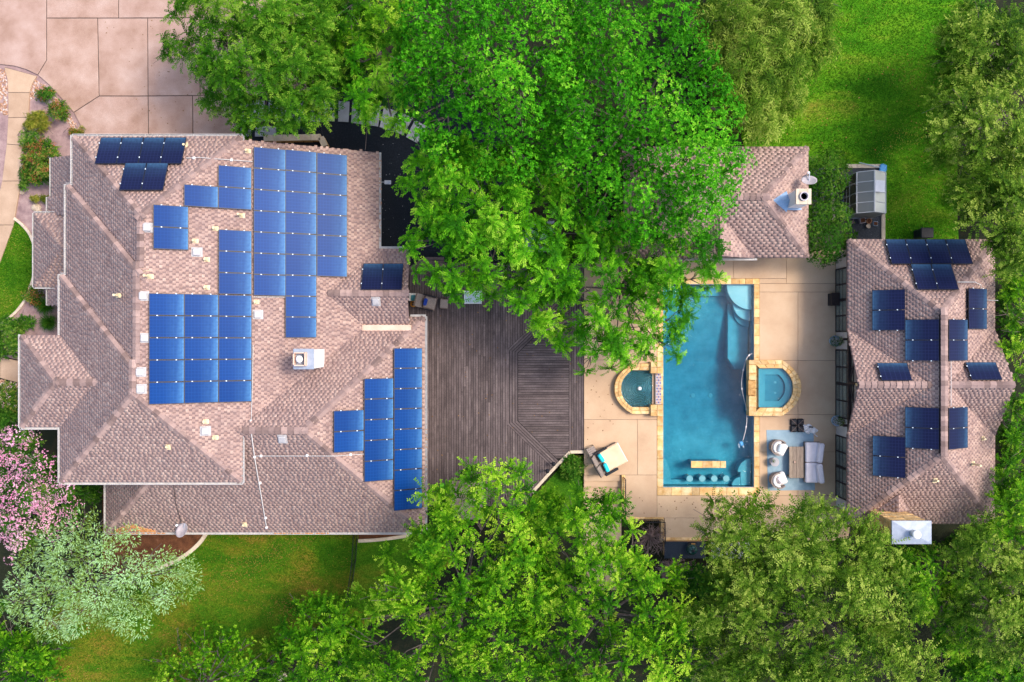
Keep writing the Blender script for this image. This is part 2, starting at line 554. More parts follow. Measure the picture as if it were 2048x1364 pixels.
def glass_mat(name, tint, rough=.03, gloss=.12):
    m, nt, b = newmat(name)
    nt.nodes.remove(b)
    out = nt.nodes['Material Output']
    tr = nd(nt, 'ShaderNodeBsdfTransparent')
    tr.inputs[0].default_value = (*tint, 1)
    gl = nd(nt, 'ShaderNodeBsdfGlossy')
    gl.inputs['Roughness'].default_value = rough
    fr = nd(nt, 'ShaderNodeFresnel')
    fr.inputs[0].default_value = 1.45
    ad = nd(nt, 'ShaderNodeMath', operation='ADD')
    ad.inputs[1].default_value = gloss
    nt.links.new(fr.outputs[0], ad.inputs[0])
    mx = nd(nt, 'ShaderNodeMixShader')
    nt.links.new(ad.outputs[0], mx.inputs[0])
    nt.links.new(tr.outputs[0], mx.inputs[1])
    nt.links.new(gl.outputs[0], mx.inputs[2])
    nt.links.new(mx.outputs[0], out.inputs['Surface'])
    return m


M['window_glass'] = glass_mat('window_glass', (.35, .42, .46))
M['poly_glass'] = glass_mat('twin_wall_glazing', (.74, .74, .68), .3, .0)
_nt = M['poly_glass'].node_tree
_df = nd(_nt, 'ShaderNodeBsdfDiffuse')
_df.inputs[0].default_value = (.4, .39, .35, 1)
_mx = nd(_nt, 'ShaderNodeMixShader')
_mx.inputs[0].default_value = .42
_out = _nt.nodes['Material Output']
_nt.links.new(_out.inputs['Surface'].links[0].from_socket, _mx.inputs[1])
_nt.links.new(_df.outputs[0], _mx.inputs[2])
_nt.links.new(_mx.outputs[0], _out.inputs['Surface'])


def water_mat(name, dens, col, ripple, rscale, rings=None):
    m, nt, b = newmat(name)
    nt.nodes.remove(b)
    out = nt.nodes['Material Output']
    tr = nd(nt, 'ShaderNodeBsdfTransparent')
    gl = nd(nt, 'ShaderNodeBsdfGlossy')
    gl.inputs['Roughness'].default_value = .03
    fr = nd(nt, 'ShaderNodeFresnel')
    fr.inputs[0].default_value = 1.33
    mx = nd(nt, 'ShaderNodeMixShader')
    bp = nd(nt, 'ShaderNodeBump')
    bp.inputs['Strength'].default_value = ripple
    bp.inputs['Distance'].default_value = .03 if rings is None else .045
    tc = nd(nt, 'ShaderNodeTexCoord')
    if rings is None:
        mp = nd(nt, 'ShaderNodeMapping')
        mp.inputs['Scale'].default_value = (.35, 1.4, 1)
        nt.links.new(tc.outputs['Object'], mp.inputs[0])
        nt.links.new(noise(nt, mp.outputs[0], rscale, 4, .6, .5), bp.inputs['Height'])
    else:
        wv = nd(nt, 'ShaderNodeTexWave', wave_type='RINGS', rings_direction='SPHERICAL')
        wv.inputs['Scale'].default_value = rscale
        wv.inputs['Distortion'].default_value = 2.2
        wv.inputs['Detail'].default_value = 3
        wv.inputs['Detail Scale'].default_value = 3
        mp = nd(nt, 'ShaderNodeMapping')
        mp.inputs['Location'].default_value = rings
        nt.links.new(tc.outputs['Object'], mp.inputs[0])
        nt.links.new(mp.outputs[0], wv.inputs['Vector'])
        nt.links.new(wv.outputs['Fac'], bp.inputs['Height'])
    nt.links.new(bp.outputs[0], gl.inputs['Normal'])
    nt.links.new(bp.outputs[0], fr.inputs['Normal'])
    nt.links.new(fr.outputs[0], mx.inputs[0])
    nt.links.new(tr.outputs[0], mx.inputs[1])
    nt.links.new(gl.outputs[0], mx.inputs[2])
    nt.links.new(mx.outputs[0], out.inputs['Surface'])
    va = nd(nt, 'ShaderNodeVolumeAbsorption')
    va.inputs['Color'].default_value = (*col, 1)
    va.inputs['Density'].default_value = dens
    nt.links.new(va.outputs[0], out.inputs['Volume'])
    return m


M['water'] = water_mat('pool_water', .85, (.1, .7, .8), .55, 7.0)
M['spa_water'] = water_mat('spa_water', 3.0, (.12, .7, .8), .35, 6.0)
M['fountain_water'] = water_mat('fountain_water', 1.6, (.12, .72, .84), 1.0, 3.5, rings=(1.02, 0, 0))


def leaf_mat(name, stops, trans=.28):
    m, nt, b = newmat(name)
    at = nd(nt, 'ShaderNodeAttribute', attribute_name='tint')
    col = ramp(nt, at.outputs['Fac'], stops)
    nt.links.new(col, b.inputs['Base Color'])
    b.inputs['Roughness'].default_value = .55
    b.inputs['Specular IOR Level'].default_value = .06
    tl = nd(nt, 'ShaderNodeBsdfTranslucent')
    br = mixc(nt, 1.0, col, (1.25, 1.2, .7), 'MULTIPLY')
    nt.links.new(br, tl.inputs[0])
    mx = nd(nt, 'ShaderNodeMixShader')
    mx.inputs[0].default_value = trans
    nt.links.new(b.outputs[0], mx.inputs[1])
    nt.links.new(tl.outputs[0], mx.inputs[2])
    nt.links.new(mx.outputs[0], nt.nodes['Material Output'].inputs['Surface'])
    return m


M['leaf_oak'] = leaf_mat('oak_leaves', [(0, (.012, .1, .002)), (.42, (.038, .25, .004)), (.75, (.105, .43, .011)), (1, (.25, .58, .035))])
M['leaf_elm'] = leaf_mat('elm_leaves', [(0, (.016, .11, .002)), (.42, (.06, .26, .004)), (.75, (.17, .46, .013)), (1, (.36, .62, .05))])
M['leaf_mesquite'] = leaf_mat('mesquite_leaves', [(0, (.012, .07, .002)), (.45, (.036, .14, .004)), (.8, (.095, .25, .011)), (1, (.22, .38, .035))])
M['leaf_live'] = leaf_mat('live_oak_leaves', [(0, (.017, .065, .003)), (.45, (.06, .14, .007)), (.8, (.145, .25, .02)), (1, (.31, .4, .065))])
M['leaf_bright'] = leaf_mat('bright_leaves', [(0, (.014, .08, .0015)), (.42, (.058, .21, .003)), (.75, (.175, .39, .01)), (1, (.38, .56, .045))])
M['leaf_juniper'] = leaf_mat('blue_juniper_scales', [(0, (.075, .12, .006)), (.35, (.2, .31, .035)), (.7, (.31, .52, .17)), (1, (.52, .78, .43))], .2)
M['leaf_dark'] = leaf_mat('dark_glossy_leaves', [(0, (.014, .055, .004)), (.5, (.045, .13, .008)), (.85, (.11, .21, .02)), (1, (.26, .25, .05))], .2)
M['leaf_shrub'] = leaf_mat('shrub_leaves', [(0, (.018, .08, .005)), (.5, (.045, .15, .01)), (.85, (.11, .23, .02)), (1, (.2, .28, .05))])
M['leaf_yellow'] = leaf_mat('yellow_green_leaves', [(0, (.08, .12, .01)), (.5, (.19, .22, .02)), (1, (.4, .36, .06))])
M['leaf_red'] = leaf_mat('orange_blossom', [(0, (.3, .07, .03)), (.5, (.5, .16, .06)), (1, (.6, .3, .12))])
M['blossom'] = leaf_mat('pink_blossom', [(0, (.75, .26, .48)), (.5, (.88, .46, .62)), (1, (.94, .68, .76))], .15)
M['dry_leaf'] = leaf_mat('dry_leaf', [(0, (.06, .035, .015)), (.5, (.14, .075, .03)), (1, (.26, .15, .06))], .1)
M['blade'] = leaf_mat('grass_blades', [(0, (.012, .06, .006)), (.5, (.03, .11, .008)), (1, (.08, .18, .015))])

# ------------------------------------------------------------------ ground and its coverings
POOL = (PX(1326, T), PX(1508, T), PY(975, T), PY(568, T))       # x0, x1, y0, y1


def ring_sheet(outer, hole, z):
    ox0, ox1, oy0, oy1 = outer
    hx0, hx1, hy0, hy1 = hole
    b = MB()
    xs, ys = [ox0, hx0, hx1, ox1], [oy0, hy0, hy1, oy1]
    vs = [(x, y, z) for y in ys for x in xs]
    fs = []
    for j in range(3):
        for i in range(3):
            if i == 1 and j == 1:
                continue
            a = j * 4 + i
            fs.append((a, a + 1, a + 5, a + 4))
    return b.add(vs, fs)


ring_sheet((-400, 400, -400, 400), (POOL[0] - .1, POOL[1] + .1, POOL[2] - .1, POOL[3] + .1), 0.0).build('ground', M['soil'], kind='structure')


def sheet(name, pts, z, mat, thick=0.0, smooth_it=0, kind='structure'):
    if smooth_it:
        pts = smoothpoly(pts, smooth_it)
    poly = pxpoly(pts, z)
    b = MB()
    if thick:
        b.prism(poly, z - thick, z)
    else:
        b.add([(x, y, z) for x, y in ccw(poly)], [tuple(range(len(poly)))])
    return b.build(name, mat, kind=kind)


sheet('lawn', [(1440, -120), (1950, -120), (1940, 120), (1915, 300), (1915, 440), (1920, 520), (1700, 520), (1660, 470), (1500, 330), (1460, 200)], .02, M['lawn_ne'], .015)
sheet('lawn', [(120, 1420), (60, 1300), (120, 1180), (300, 1140), (340, 1128), (372, 1110), (400, 1085), (416, 1062), (716, 1062), (718, 1084), (770, 1078), (840, 1066), (900, 1062), (900, 1130), (760, 1240), (560, 1300), (420, 1420)], .02, M['lawn_s'], .015)
sheet('lawn', [(-60, 420), (0, 430), (30, 440), (58, 468), (70, 500), (68, 545), (48, 598), (20, 634), (-60, 660)], .02, M['lawn_w'], .015, 0)
sheet('lawn', [(1068, 992), (1142, 912), (1167, 910), (1167, 1010), (1150, 1060), (1060, 1060)], .02, M['lawn_w'], .015)
sheet('planting_bed', [(-60, 122), (30, 122), (84, 145), (135, 195), (165, 236), (190, 290), (172, 420), (130, 700), (40, 720), (-60, 700)], .01, M['bed'], .009)
sheet('planting_bed', [(205, 960), (205, 1150), (300, 1142), (345, 1126), (378, 1104), (412, 1068), (412, 1040), (230, 940)], .012, M['mulch'], .011)
sheet('planting_bed', [(716, 1055), (718, 1080), (770, 1076), (845, 1062), (845, 1045)], .028, M['mulch'], .02)
sheet('gravel_bed', [(478, 180), (640, 150), (860, 150), (1010, 260), (1010, 540), (700, 540), (640, 300), (478, 290)], .012, M['black_gravel'], .011)
sheet('gravel_bed', [(1625, 336), (1764, 336), (1764, 520), (1625, 520)], .03, M['grey_gravel'], .025)

# driveway: cast panels with open joints
drv = MB()
drv.prism(inset(ccw(pxpoly([(-120, -120), (640, -120), (640, 190), (478, 190), (478, 290), (172, 290), (160, 250), (147, 225), (134, 210), (118, 192), (98, 170), (75, 150), (52, 139), (28, 132), (0, 129), (-120, 129)], .05)), .06), 0.0, .055)
drive = drv.build('driveway', M['joint'], kind='structure')
for pts in ([(-120, -120), (93, -120), (93, 120), (75, 150), (52, 139), (28, 132), (0, 129), (-120, 129)],
            [(93, -120), (237, -120), (237, 36), (93, 36)],
            [(237, -120), (430, -120), (430, 35), (237, 36)], [(430, -120), (640, -120), (640, 34), (430, 35)],
            [(93, 36), (195, 36), (198, 192), (147, 225), (134, 210), (118, 192), (98, 170), (75, 150), (93, 120)],
            [(195, 36), (295, 36), (296, 192), (198, 192)], [(295, 36), (400, 35), (400, 191), (296, 192)],
            [(400, 35), (640, 34), (640, 190), (400, 191)],
            [(198, 192), (296, 192), (297, 290), (172, 290), (160, 250), (147, 225)],
            [(296, 192), (385, 191), (386, 290), (297, 290)], [(385, 191), (478, 190), (478, 290), (386, 290)]):
    MB().prism(inset(ccw(pxpoly(pts, .09)), .022), .01, .09, .008).build('concrete_panel', M['drive'], drive)

walk_edge_l = [(8, 134), (14, 158), (16, 185), (16, 235), (13, 288), (4, 362), (-18, 450), (-60, 560)]
walk_edge_r = [(74, 152), (64, 168), (59, 185), (57, 235), (50, 291), (42, 362), (27, 450), (-2, 530)]
wk = MB()
wk.prism(pxpoly([(x + 1, y) for x, y in walk_edge_l] + [(x - 1, y) for x, y in reversed(walk_edge_r)], .05), 0.0, .055)
walk = wk.build('front_path', M['joint'], kind='structure')
for (i0, i1) in ((0, 2), (2, 3), (3, 4), (4, 5), (5, 6), (6, 7)):
    pts = walk_edge_l[i0:i1 + 1] + list(reversed(walk_edge_r[i0:i1 + 1]))
    MB().prism(inset(ccw(pxpoly(pts, .09)), .012), .01, .09, .008).build('concrete_panel', M['walk'], walk)
porch = MB()
porch.prism(pxpoly([(-60, 700), (0, 714), (60, 726), (60, 772), (0, 756), (-60, 748)], .05), 0, .055)
porch = porch.build('entry_path', M['joint'], kind='structure')
for a, b_ in (((-60, 700, -60, 748), (0, 714, 0, 756)), ((0, 714, 0, 756), (60, 726, 60, 772))):
    MB().prism(inset(ccw(pxpoly([(a[0], a[1]), (b_[0], b_[1]), (b_[2], b_[3]), (a[2], a[3])], .09)), .012), .01, .09, .008).build('concrete_panel', M['walk'], porch)


def curb_line(name, label, pts, w_px, z, mat, seg=3, it=2):
    pts = smoothpoly(pts, it, closed=False)
    root = thing(name, label, 'kerb', P(*pts[len(pts) // 2], 0))
    W = [P(a, b_, z).to_2d() for a, b_ in pts]
    w = w_px * (CAM_H - z) / FPX / 2
    nrm = []
    for i in range(len(W)):
        d = (W[min(i + 1, len(W) - 1)] - W[max(i - 1, 0)]).normalized()
        nrm.append(Vector((-d.y, d.x)))
    for i in range(0, len(W) - 1, seg):
        j = min(i + seg, len(W) - 1)
        poly = [tuple(W[k] + nrm[k] * w) for k in range(i, j + 1)] + [tuple(W[k] - nrm[k] * w) for k in range(j, i - 1, -1)]
        MB().prism(inset(ccw(poly), .004), 0.0, z, .012).build('kerb_stone', mat, root)
    return root


curb_line('lawn_kerb', 'pale curved concrete kerb between small front lawn and granite bed', [(27, 436), (45, 450), (62, 472), (71, 505), (69, 548), (52, 598), (32, 624), (14, 638)], 5.5, .1, M['curb'])
curb_line('bed_kerb', 'tan stone kerb curving from house gutter around brown mulch bed', [(414, 1064), (398, 1088), (372, 1110), (340, 1128), (300, 1142)], 8, .12, M['curb'])
curb_line('bed_kerb', 'tan stone edging below house gutter beside the iron fence', [(716, 1082), (745, 1081), (790, 1076), (845, 1066)], 7, .12, M['curb'])
for lab, pts in (('peach concrete kerb along the lawn side of the greenhouse gravel', [(1767, 328), (1767, 400), (1767, 490)]),
                 ('peach concrete kerb at the broom end of the greenhouse gravel', [(1690, 332), (1730, 332), (1763, 332)]),
                 ('peach concrete kerb between the round magnolias and greenhouse gravel', [(1667, 372), (1667, 420), (1667, 470)])):
    curb_line('gravel_kerb', lab, pts, 8, .1, M['curb'], 4)


# loose stone
def ico_cloud(centres, radii, seed):
    rng = np.random.default_rng(seed)
    base = np.array([(1, 0, 0), (.31, .95, 0), (-.81, .59, 0), (-.81, -.59, 0), (.31, -.95, 0), (0, 0, .8)])
    b = MB()
    for c, r in zip(centres, radii):
        a = rng.uniform(0, 6.28)
        s = rng.uniform(.75, 1.3, 3)
        vs = []
        for q in base:
            x, y = q[0] * s[0], q[1] * s[1]
            vs.append((c[0] + r * (x * math.cos(a) - y * math.sin(a)), c[1] + r * (x * math.sin(a) + y * math.cos(a)), c[2] + r * q[2] * s[2] * .8))
        b.add(vs, [(0, 1, 5), (1, 2, 5), (2, 3, 5), (3, 4, 5), (4, 0, 5)])
    return b


def in_poly(x, y, poly):
    poly = np.asarray(poly, float)
    x = np.asarray(x, float)
    y = np.asarray(y, float)
    res = np.zeros(x.shape, bool)
    n = len(poly)
    for i in range(n):
        x0, y0 = poly[i]
        x1, y1 = poly[(i + 1) % n]
        if y0 == y1:
            continue
        c = ((y0 > y) != (y1 > y)) & (x < (x1 - x0) * (y - y0) / (y1 - y0) + x0)
        res ^= c
    return res


def scatter_px(poly, n, seed):
    rng = np.random.default_rng(seed)
    a = np.asarray(poly, float)
    xs = rng.uniform(a[:, 0].min(), a[:, 0].max(), n * 4)
    ys = rng.uniform(a[:, 1].min(), a[:, 1].max(), n * 4)
    k = in_poly(xs, ys, poly)
    return xs[k][:n], ys[k][:n]


def rocks(label_kind, poly, n, r, seed, mat):
    xs, ys = scatter_px(poly, n, seed)
    rng = np.random.default_rng(seed + 1)
    cs = [P(x, y, .012) for x, y in zip(xs, ys)]
    o = ico_cloud(cs, rng.uniform(r[0], r[1], len(cs)), seed).build('river_rock', mat, kind='stuff')
    tag(o, label_kind, 'rock')


rocks('orange and white river rock strip along the curved driveway edge', [(72, 160), (92, 172), (118, 203), (146, 240), (170, 276), (162, 278), (138, 250), (108, 214), (84, 188), (60, 200), (58, 232), (62, 180)], 520, (.035, .085), 3, M['rock'])
rocks('orange and white river rock along the outer side of the front path', [(-10, 136), (9, 140), (14, 180), (14, 232), (0, 224), (-10, 218)], 260, (.04, .09), 5, M['rock'])
rocks('mixed river rock in shade beside the entry path', [(-5, 758), (42, 768), (44, 800), (20, 790), (-5, 776)], 150, (.04, .09), 6, M['rock'])
rocks('tiny pale pebbles strewn over the black gravel by the house', [(700, 250), (810, 290), (810, 480), (764, 480), (764, 300)], 28, (.008, .02), 8, M['slab'])
rocks('small dark stones on the gravel around the greenhouse', [(1672, 338), (1762, 338), (1762, 478), (1672, 478)], 420, (.015, .04), 9, M['slab'])


def boulder(px, py, r, lab, z=0.0, sq=.7, mat='boulder', seed=1):
    rng = np.random.default_rng(seed)
    b = MB()
    prof = [(r * .8, -.1 * r), (r, .12 * r), (r * .9, .45 * r * sq), (r * .55, .75 * r * sq), (r * .15, .85 * r * sq)]
    c = P(px, py, z)
    b.lathe(prof, (0, 0, 0), 9)
    b.v = [(x * rng.uniform(.85, 1.15) * 1.15, y * rng.uniform(.85, 1.15) * .9, w * rng.uniform(.9, 1.1)) for x, y, w in b.v]
    b.v = [(x + c.x, y + c.y, w + c.z) for x, y, w in b.v]
    tag(b.build('boulder', M[mat], smooth=False, org=c), lab, 'rock')


boulder(73, 415, .24, 'large pale boulder in granite bed beside porch roof', seed=2)
boulder(78, 424, .17, 'smaller tan boulder leaning against the large pale boulder', seed=3)
boulder(70, 432, .12, 'small reddish stone at the foot of the pale boulders', seed=4)
boulder(560, 1350, .32, 'flat tan boulder between the two low trees at lawn end', seed=5)
boulder(44, 385, .13, 'small tan stone at the path edge of granite bed', seed=6)

# stepping slabs in the black gravel by the driveway
sl = MB().prism(pxpoly([(480, 196), (830, 196), (830, 280), (480, 280)], .02), .0, .02)
steps_path = sl.build('stepping_slab_path', M['black_gravel'], kind='structure')
slabs = [[(481, 200), (529, 200), (529, 243), (481, 243)], [(537, 200), (556, 200), (556, 243), (537, 243)], [(562, 200), (611, 200), (611, 243), (562, 243)],
         [(620, 201), (641, 201), (641, 243), (620, 243)], [(648, 201), (669, 202), (669, 243), (648, 242)], [(677, 202), (699, 203), (697, 244), (676, 243)],
         [(705, 203), (730, 206), (726, 249), (702, 245)], [(736, 207), (762, 212), (756, 253), (731, 249)], [(768, 214), (794, 222), (780, 260), (759, 254)],
         [(799, 224), (826, 236), (806, 270), (785, 262)], [(481, 252), (502, 252), (502, 273), (481, 273)], [(510, 252), (552, 253), (552, 273), (510, 273)], [(830, 240), (856, 254), (834, 286), (812, 274)]]
for q in slabs:
    MB().prism(ccw(pxpoly(q, .05)), .0, .06, .01).build('paving_slab', M['slab'], steps_path)

# ------------------------------------------------------------------ pool terrace
core = MB()
HX0, HX1, HY0, HY1 = POOL[0] - .02, POOL[1] + .02, POOL[2] - .02, POOL[3] + .02
tx0, tx1 = PX(1168, T), PX(1700, T)
ytop, ybot = PY(440, T), PY(1082, T)
for (a, b_, c, d) in ((tx0, HX0, PY(950, T), ytop), (HX1, tx1, ybot, ytop), (HX0, HX1, HY1, ytop), (PX(1249, T), HX0, PY(1036, T), PY(950, T)),
                      (PX(1329, T), HX1, ybot, HY0), (HX0, PX(1329, T), PY(1036, T), HY0)):
    core.prism([(a, c), (b_, c), (b_, d), (a, d)], -.02, T - .045)
terrace = core.build('terrace', M['joint'], kind='structure')


def trect(x0, y0, x1, y1):
    MB().prism(inset(ccw(pxpoly([(x0, y0), (x1, y0), (x1, y1), (x0, y1)], T)), .007), T - .05, T, .006).build('concrete_panel', M['terrace'], terrace)


for r_ in ((1168, 440, 1330, 515), (1330, 440, 1467, 557), (1467, 440, 1573, 557), (1573, 500, 1672, 567), (1672, 500, 1700, 567),
           (1168, 515, 1314, 600), (1314, 515, 1330, 557), (1168, 600, 1314, 720), (1168, 720, 1314, 839), (1168, 839, 1275, 950), (1275, 839, 1314, 950),
           (1519, 557, 1573, 567), (1519, 567, 1700, 584), (1519, 584, 1596, 721), (1596, 584, 1700, 721), (1519, 721, 1596, 829), (1596, 721, 1700, 829),
           (1519, 829, 1596, 904), (1596, 829, 1700, 904), (1519, 904, 1596, 991), (1596, 904, 1700, 991),
           (1249, 950, 1314, 1036), (1314, 991, 1420, 1036), (1329, 1036, 1420, 1082), (1420, 991, 1519, 1082), (1519, 991, 1596, 1082), (1596, 991, 1700, 1082)):
    trect(*r_)

# steps down to the garden and the sunken walk
st = thing('garden_steps', 'two broad tan concrete steps leading down from terrace corner', 'steps', P(1205, 962, 0))
for y0, y1, z in ((950, 962, .31), (961.5, 974, .17)):
    MB().prism(ccw(pxpoly([(1168, y0), (1243, y0), (1243, y1), (1168, y1)], z)), 0, z, .01).build('step', M['terrace'], st)
gw = MB().prism(pxpoly([(1167, 974), (1243, 974), (1243, 1180), (1167, 1180)], .03), 0, .035).build('garden_walk', M['joint'], kind='structure')
for y0, y1 in ((974, 1020), (1020, 1080), (1080, 1180)):
    MB().prism(inset(ccw(pxpoly([(1167, y0), (1243, y0), (1243, y1), (1167, y1)], .06)), .008), .01, .06, .006).build('concrete_panel', M['terrace'], gw)


def stone_run(parent, x0, y0, x1, y1, z0, z1, along, rng, lmin=.3, lmax=.6, name='coping_stone', mat='limestone', gap=.006, jit=.008):
    """a straight band of single stones, world coordinates"""
    a = x0 if along == 'x' else y0
    e = x1 if along == 'x' else y1
    while a < e - .01:
        l = rng.uniform(lmin, lmax)
        b_ = a + l
        if e - b_ < lmin * .6:
            b_ = e
        dz = rng.uniform(-jit, jit)
        q = [(a, y0), (b_, y0), (b_, y1), (a, y1)] if along == 'x' else [(x0, a), (x1, a), (x1, b_), (x0, b_)]
        MB().prism(inset(ccw(q), gap), z0, z1 + dz, .012).build(name, M[mat], parent)
        a = b_


rng = random.Random(5)
for lab, (xa, ya, xb, yb, al) in (('low tan stone wall between garden steps and terrace corner', (1243, 950, 1250, 1037, 'y')),
                                  ('low tan stone wall along terrace edge above bare twigs', (1250, 1034, 1328, 1041, 'x')),
                                  ('short tan stone wall beside the dark grill counter', (1321, 1041, 1328, 1084, 'y'))):
    w = thing('garden_wall', lab, 'wall', P((xa + xb) / 2, (ya + yb) / 2, 0))
    X0, X1, Y0, Y1 = PX(xa, T), PX(xb, T), PY(yb, T), PY(ya, T)
    MB().prism([(X0 + .01, Y0 + .01), (X1 - .01, Y0 + .01), (X1 - .01, Y1 - .01), (X0 + .01, Y1 - .01)], 0, T - .03).build('wall_core', M['rough_stone'], w)
    stone_run(w, X0, Y0, X1, Y1, T - .05, T + .03, al, rng, .3, .5, 'cap_stone')


def railing(lab, pts, n_post, h=.9):
    Wp = [P(a, b_, T + .02) for a, b_ in pts]
    r0 = thing('handrail', lab, 'railing', Wp[0])
    top = [p + Vector((0, 0, h)) for p in Wp]
    MB().tube(top, .025, 6).build('top_rail', M['black_metal'], r0)
    MB().tube([p + Vector((0, 0, .12)) for p in Wp], .016, 6).build('lower_rail', M['black_metal'], r0)
    L = sum((Wp[i + 1] - Wp[i]).length for i in range(len(Wp) - 1))
    for k in range(n_post):
        t = L * k / (n_post - 1)
        for i in range(len(Wp) - 1):
            s = (Wp[i + 1] - Wp[i]).length
            if t <= s + 1e-6:
                q = Wp[i].lerp(Wp[i + 1], t / s)
                break
            t -= s
        MB().tube([q - Vector((0, 0, .02)), q + Vector((0, 0, h))], .022 if k % 7 == 0 else .009, 6).build('post' if k % 7 == 0 else 'baluster', M['black_metal'], r0)


railing('black iron railing on the wall beside the garden steps', [(1247, 954), (1247, 1033)], 22, .8)
railing('black iron railing turning the terrace corner above the grill counter', [(1262, 1038), (1325, 1038), (1325, 1080)], 29, .8)

# grill counter
gc = thing('grill_counter', 'dark granite grill counter on stone base below terrace edge', 'counter', P(1370, 1100, 0))
X0, X1, Y0, Y1 = PX(1329, .7), PX(1411, .7), PY(1117, .7), PY(1083, .7)
MB().prism([(X0 + .05, Y0 + .05), (X1 - .05, Y0 + .05), (X1 - .05, Y1), (X0 + .05, Y1)], 0, .66).build('stone_base', M['rough_stone'], gc)
MB().prism([(X0, Y0), (X1, Y0), (X1, Y1), (X0, Y1)], .66, .7, .008).build('granite_top', M['granite'], gc)
cl = MB()
stone_run(gc, X0, Y1, PX(1425, .7), Y1 + .16, T - .02, T + .05, 'x', rng, .3, .6, 'cap_stone')
kam = thing('kamado_grill', 'dark green glazed egg-shaped ceramic grill in the granite counter', 'grill', P(1382, 1096, .7))
kc = P(1382, 1096, .7)
MB().lathe([(.2, -.1), (.27, .02), (.3, .14), (.305, .2)], kc, 28).build('bowl', M['green_ceramic'], kam, smooth=True)
MB().lathe([(.305, .21), (.3, .28), (.25, .4), (.17, .49), (.09, .53), (.085, .55), (.05, .56)], kc, 28).build('dome_lid', M['green_ceramic'], kam, smooth=True)
MB().lathe([(.07, .55), (.08, .57), (.07, .61), (.03, .62)], kc, 16).build('vent_cap', M['black_metal'], kam, smooth=True)
MB().lathe([(.31, .19), (.318, .2), (.318, .23), (.31, .24)], kc, 28).build('band', M['black_metal'], kam)
MB().box((kc.x, kc.y + .36, kc.z + .26), (.5, .09, .05)).build('handle_bracket', M['black_metal'], kam)
MB().box((kc.x + .05, kc.y + .3, kc.z + .3), (.2, .05, .04)).build('wood_handle', M['wood_board'], kam)
# second white counter glimpsed under the tree
wc = thing('side_counter', 'pale stone counter half hidden under the live oak', 'counter', P(1450, 1100, 0))
MB().prism(pxpoly([(1424, 1086), (1500, 1086), (1500, 1116), (1424, 1116)], .85), 0, .82).build('stone_base', M['rough_stone'], wc)
MB().prism(pxpoly([(1423, 1085), (1501, 1085), (1501, 1117), (1423, 1117)], .86), .82, .86, .008).build('stone_top', M['concrete_grey'], wc)

# ------------------------------------------------------------------ swimming pool
pool = thing('swimming_pool', 'long rectangular blue swimming pool with golden stone coping', 'pool', (POOL[0], POOL[2], 0))
x0, x1, y0, y1 = POOL
WL = T - .1
prof = [(y1, -.75), (y1 - 1.5, -.8), (y1 - 4.2, -1.35), (y1 - 6.6, -1.25), (y0 + 2.2, -.7), (y0 + .35, -.62), (y0, -.62)]
b = MB()
n = len(prof)
vs = [(x0, y, z) for y, z in prof] + [(x1, y, z) for y, z in prof] + [(x0, y, T - .02) for y, z in prof] + [(x1, y, T - .02) for y, z in prof]
fs = []
for i in range(n - 1):
    fs.append((i, i + 1, n + i + 1, n + i))
    fs.append((i, 2 * n + i, 2 * n + i + 1, i + 1))
    fs.append((n + i, n + i + 1, 3 * n + i + 1, 3 * n + i))
fs += [(0, n, 3 * n, 2 * n), (n - 1, 3 * n - 1, 4 * n - 1, 2 * n - 1)]
b.add(vs, fs).build('pool_shell', M['plaster'], pool)
MB().box(((x0 + x1) / 2, (y0 + y1) / 2, (WL - 1.6) / 2), (x1 - x0 - .004, y1 - y0 - .004, WL + 1.6)).build('water', M['water'], pool)
for side, q in (('n', (x0, y1 - .02, x1, y1 - .004)), ('s', (x0, y0 + .004, x1, y0 + .02)), ('w', (x0 + .004, y0, x0 + .02, y1)), ('e', (x1 - .02, y0, x1 - .004, y1))):
    MB().box(((q[0] + q[2]) / 2, (q[1] + q[3]) / 2, T - .12), (q[2] - q[0], q[3] - q[1], .16)).build('tile_band', M['ceramic_blue'], pool)


def disc_sector(cx, cy, r, a0, a1, z0, z1, n=16):
    pts = [(cx, cy)] + [(cx + r * math.cos(a0 + (a1 - a0) * k / n), cy + r * math.sin(a0 + (a1 - a0) * k / n)) for k in range(n + 1)]
    return MB().prism(pts, z0, z1, .02)


disc_sector(x1 - .02, y1 - .02, 1.35, math.pi, 1.5 * math.pi, -.9, .12).build('corner_step', M['plaster_step'], pool)
disc_sector(x1 - .02, y1 - 1.0, .95, math.pi, 1.5 * math.pi, -.9, -.12).build('corner_step', M['plaster_step'], pool)
disc_sector(x1 - .02, y1 - 1.45, .85, math.pi, 1.5 * math.pi, -.9, -.36).build('corner_step', M['plaster'], pool)
MB().prism([(x1 - 1.15, y1 - 1.0), (x1 - .02, y1 - 1.0), (x1 - .02, y1 - 4.6), (x1 - .75, y1 - 4.6), (x1 - 1.15, y1 - 4.0)], -1.6, -.52, .03).build('bench', M['plaster'], pool)
MB().prism([(x0 + .02, y1 - .6), (x1 - .02, y1 - .6), (x1 - .02, y1 - .02), (x0 + .02, y1 - .02)], -1.2, -.5, .03).build('bench', M['plaster'], pool)
disc_sector(x1 - .02, y0 + .75, .72, .5 * math.pi, 1.0 * math.pi, -.8, .0).build('bench', M['plaster'], pool)
MB().prism([(x1 - .6, y0 + .02), (x1 - .02, y0 + .02), (x1 - .02, y0 + .9), (x1 - .6, y0 + .8)], -.8, -.02, .03).build('bench', M['plaster'], pool)
disc_sector(x1 - .6, y0 + .02, .45, .5 * math.pi, math.pi, -.8, -.02).build('bench', M['plaster'], pool)
MB().prism([(x0 + .02, y0 + .02), (x0 + .6, y0 + .02), (x0 + .55, y0 + .7), (x0 + .3, y0 + 1.4), (x0 + .02, y0 + 1.5)], -.8, -.28, .03).build('bench', M['plaster'], pool)
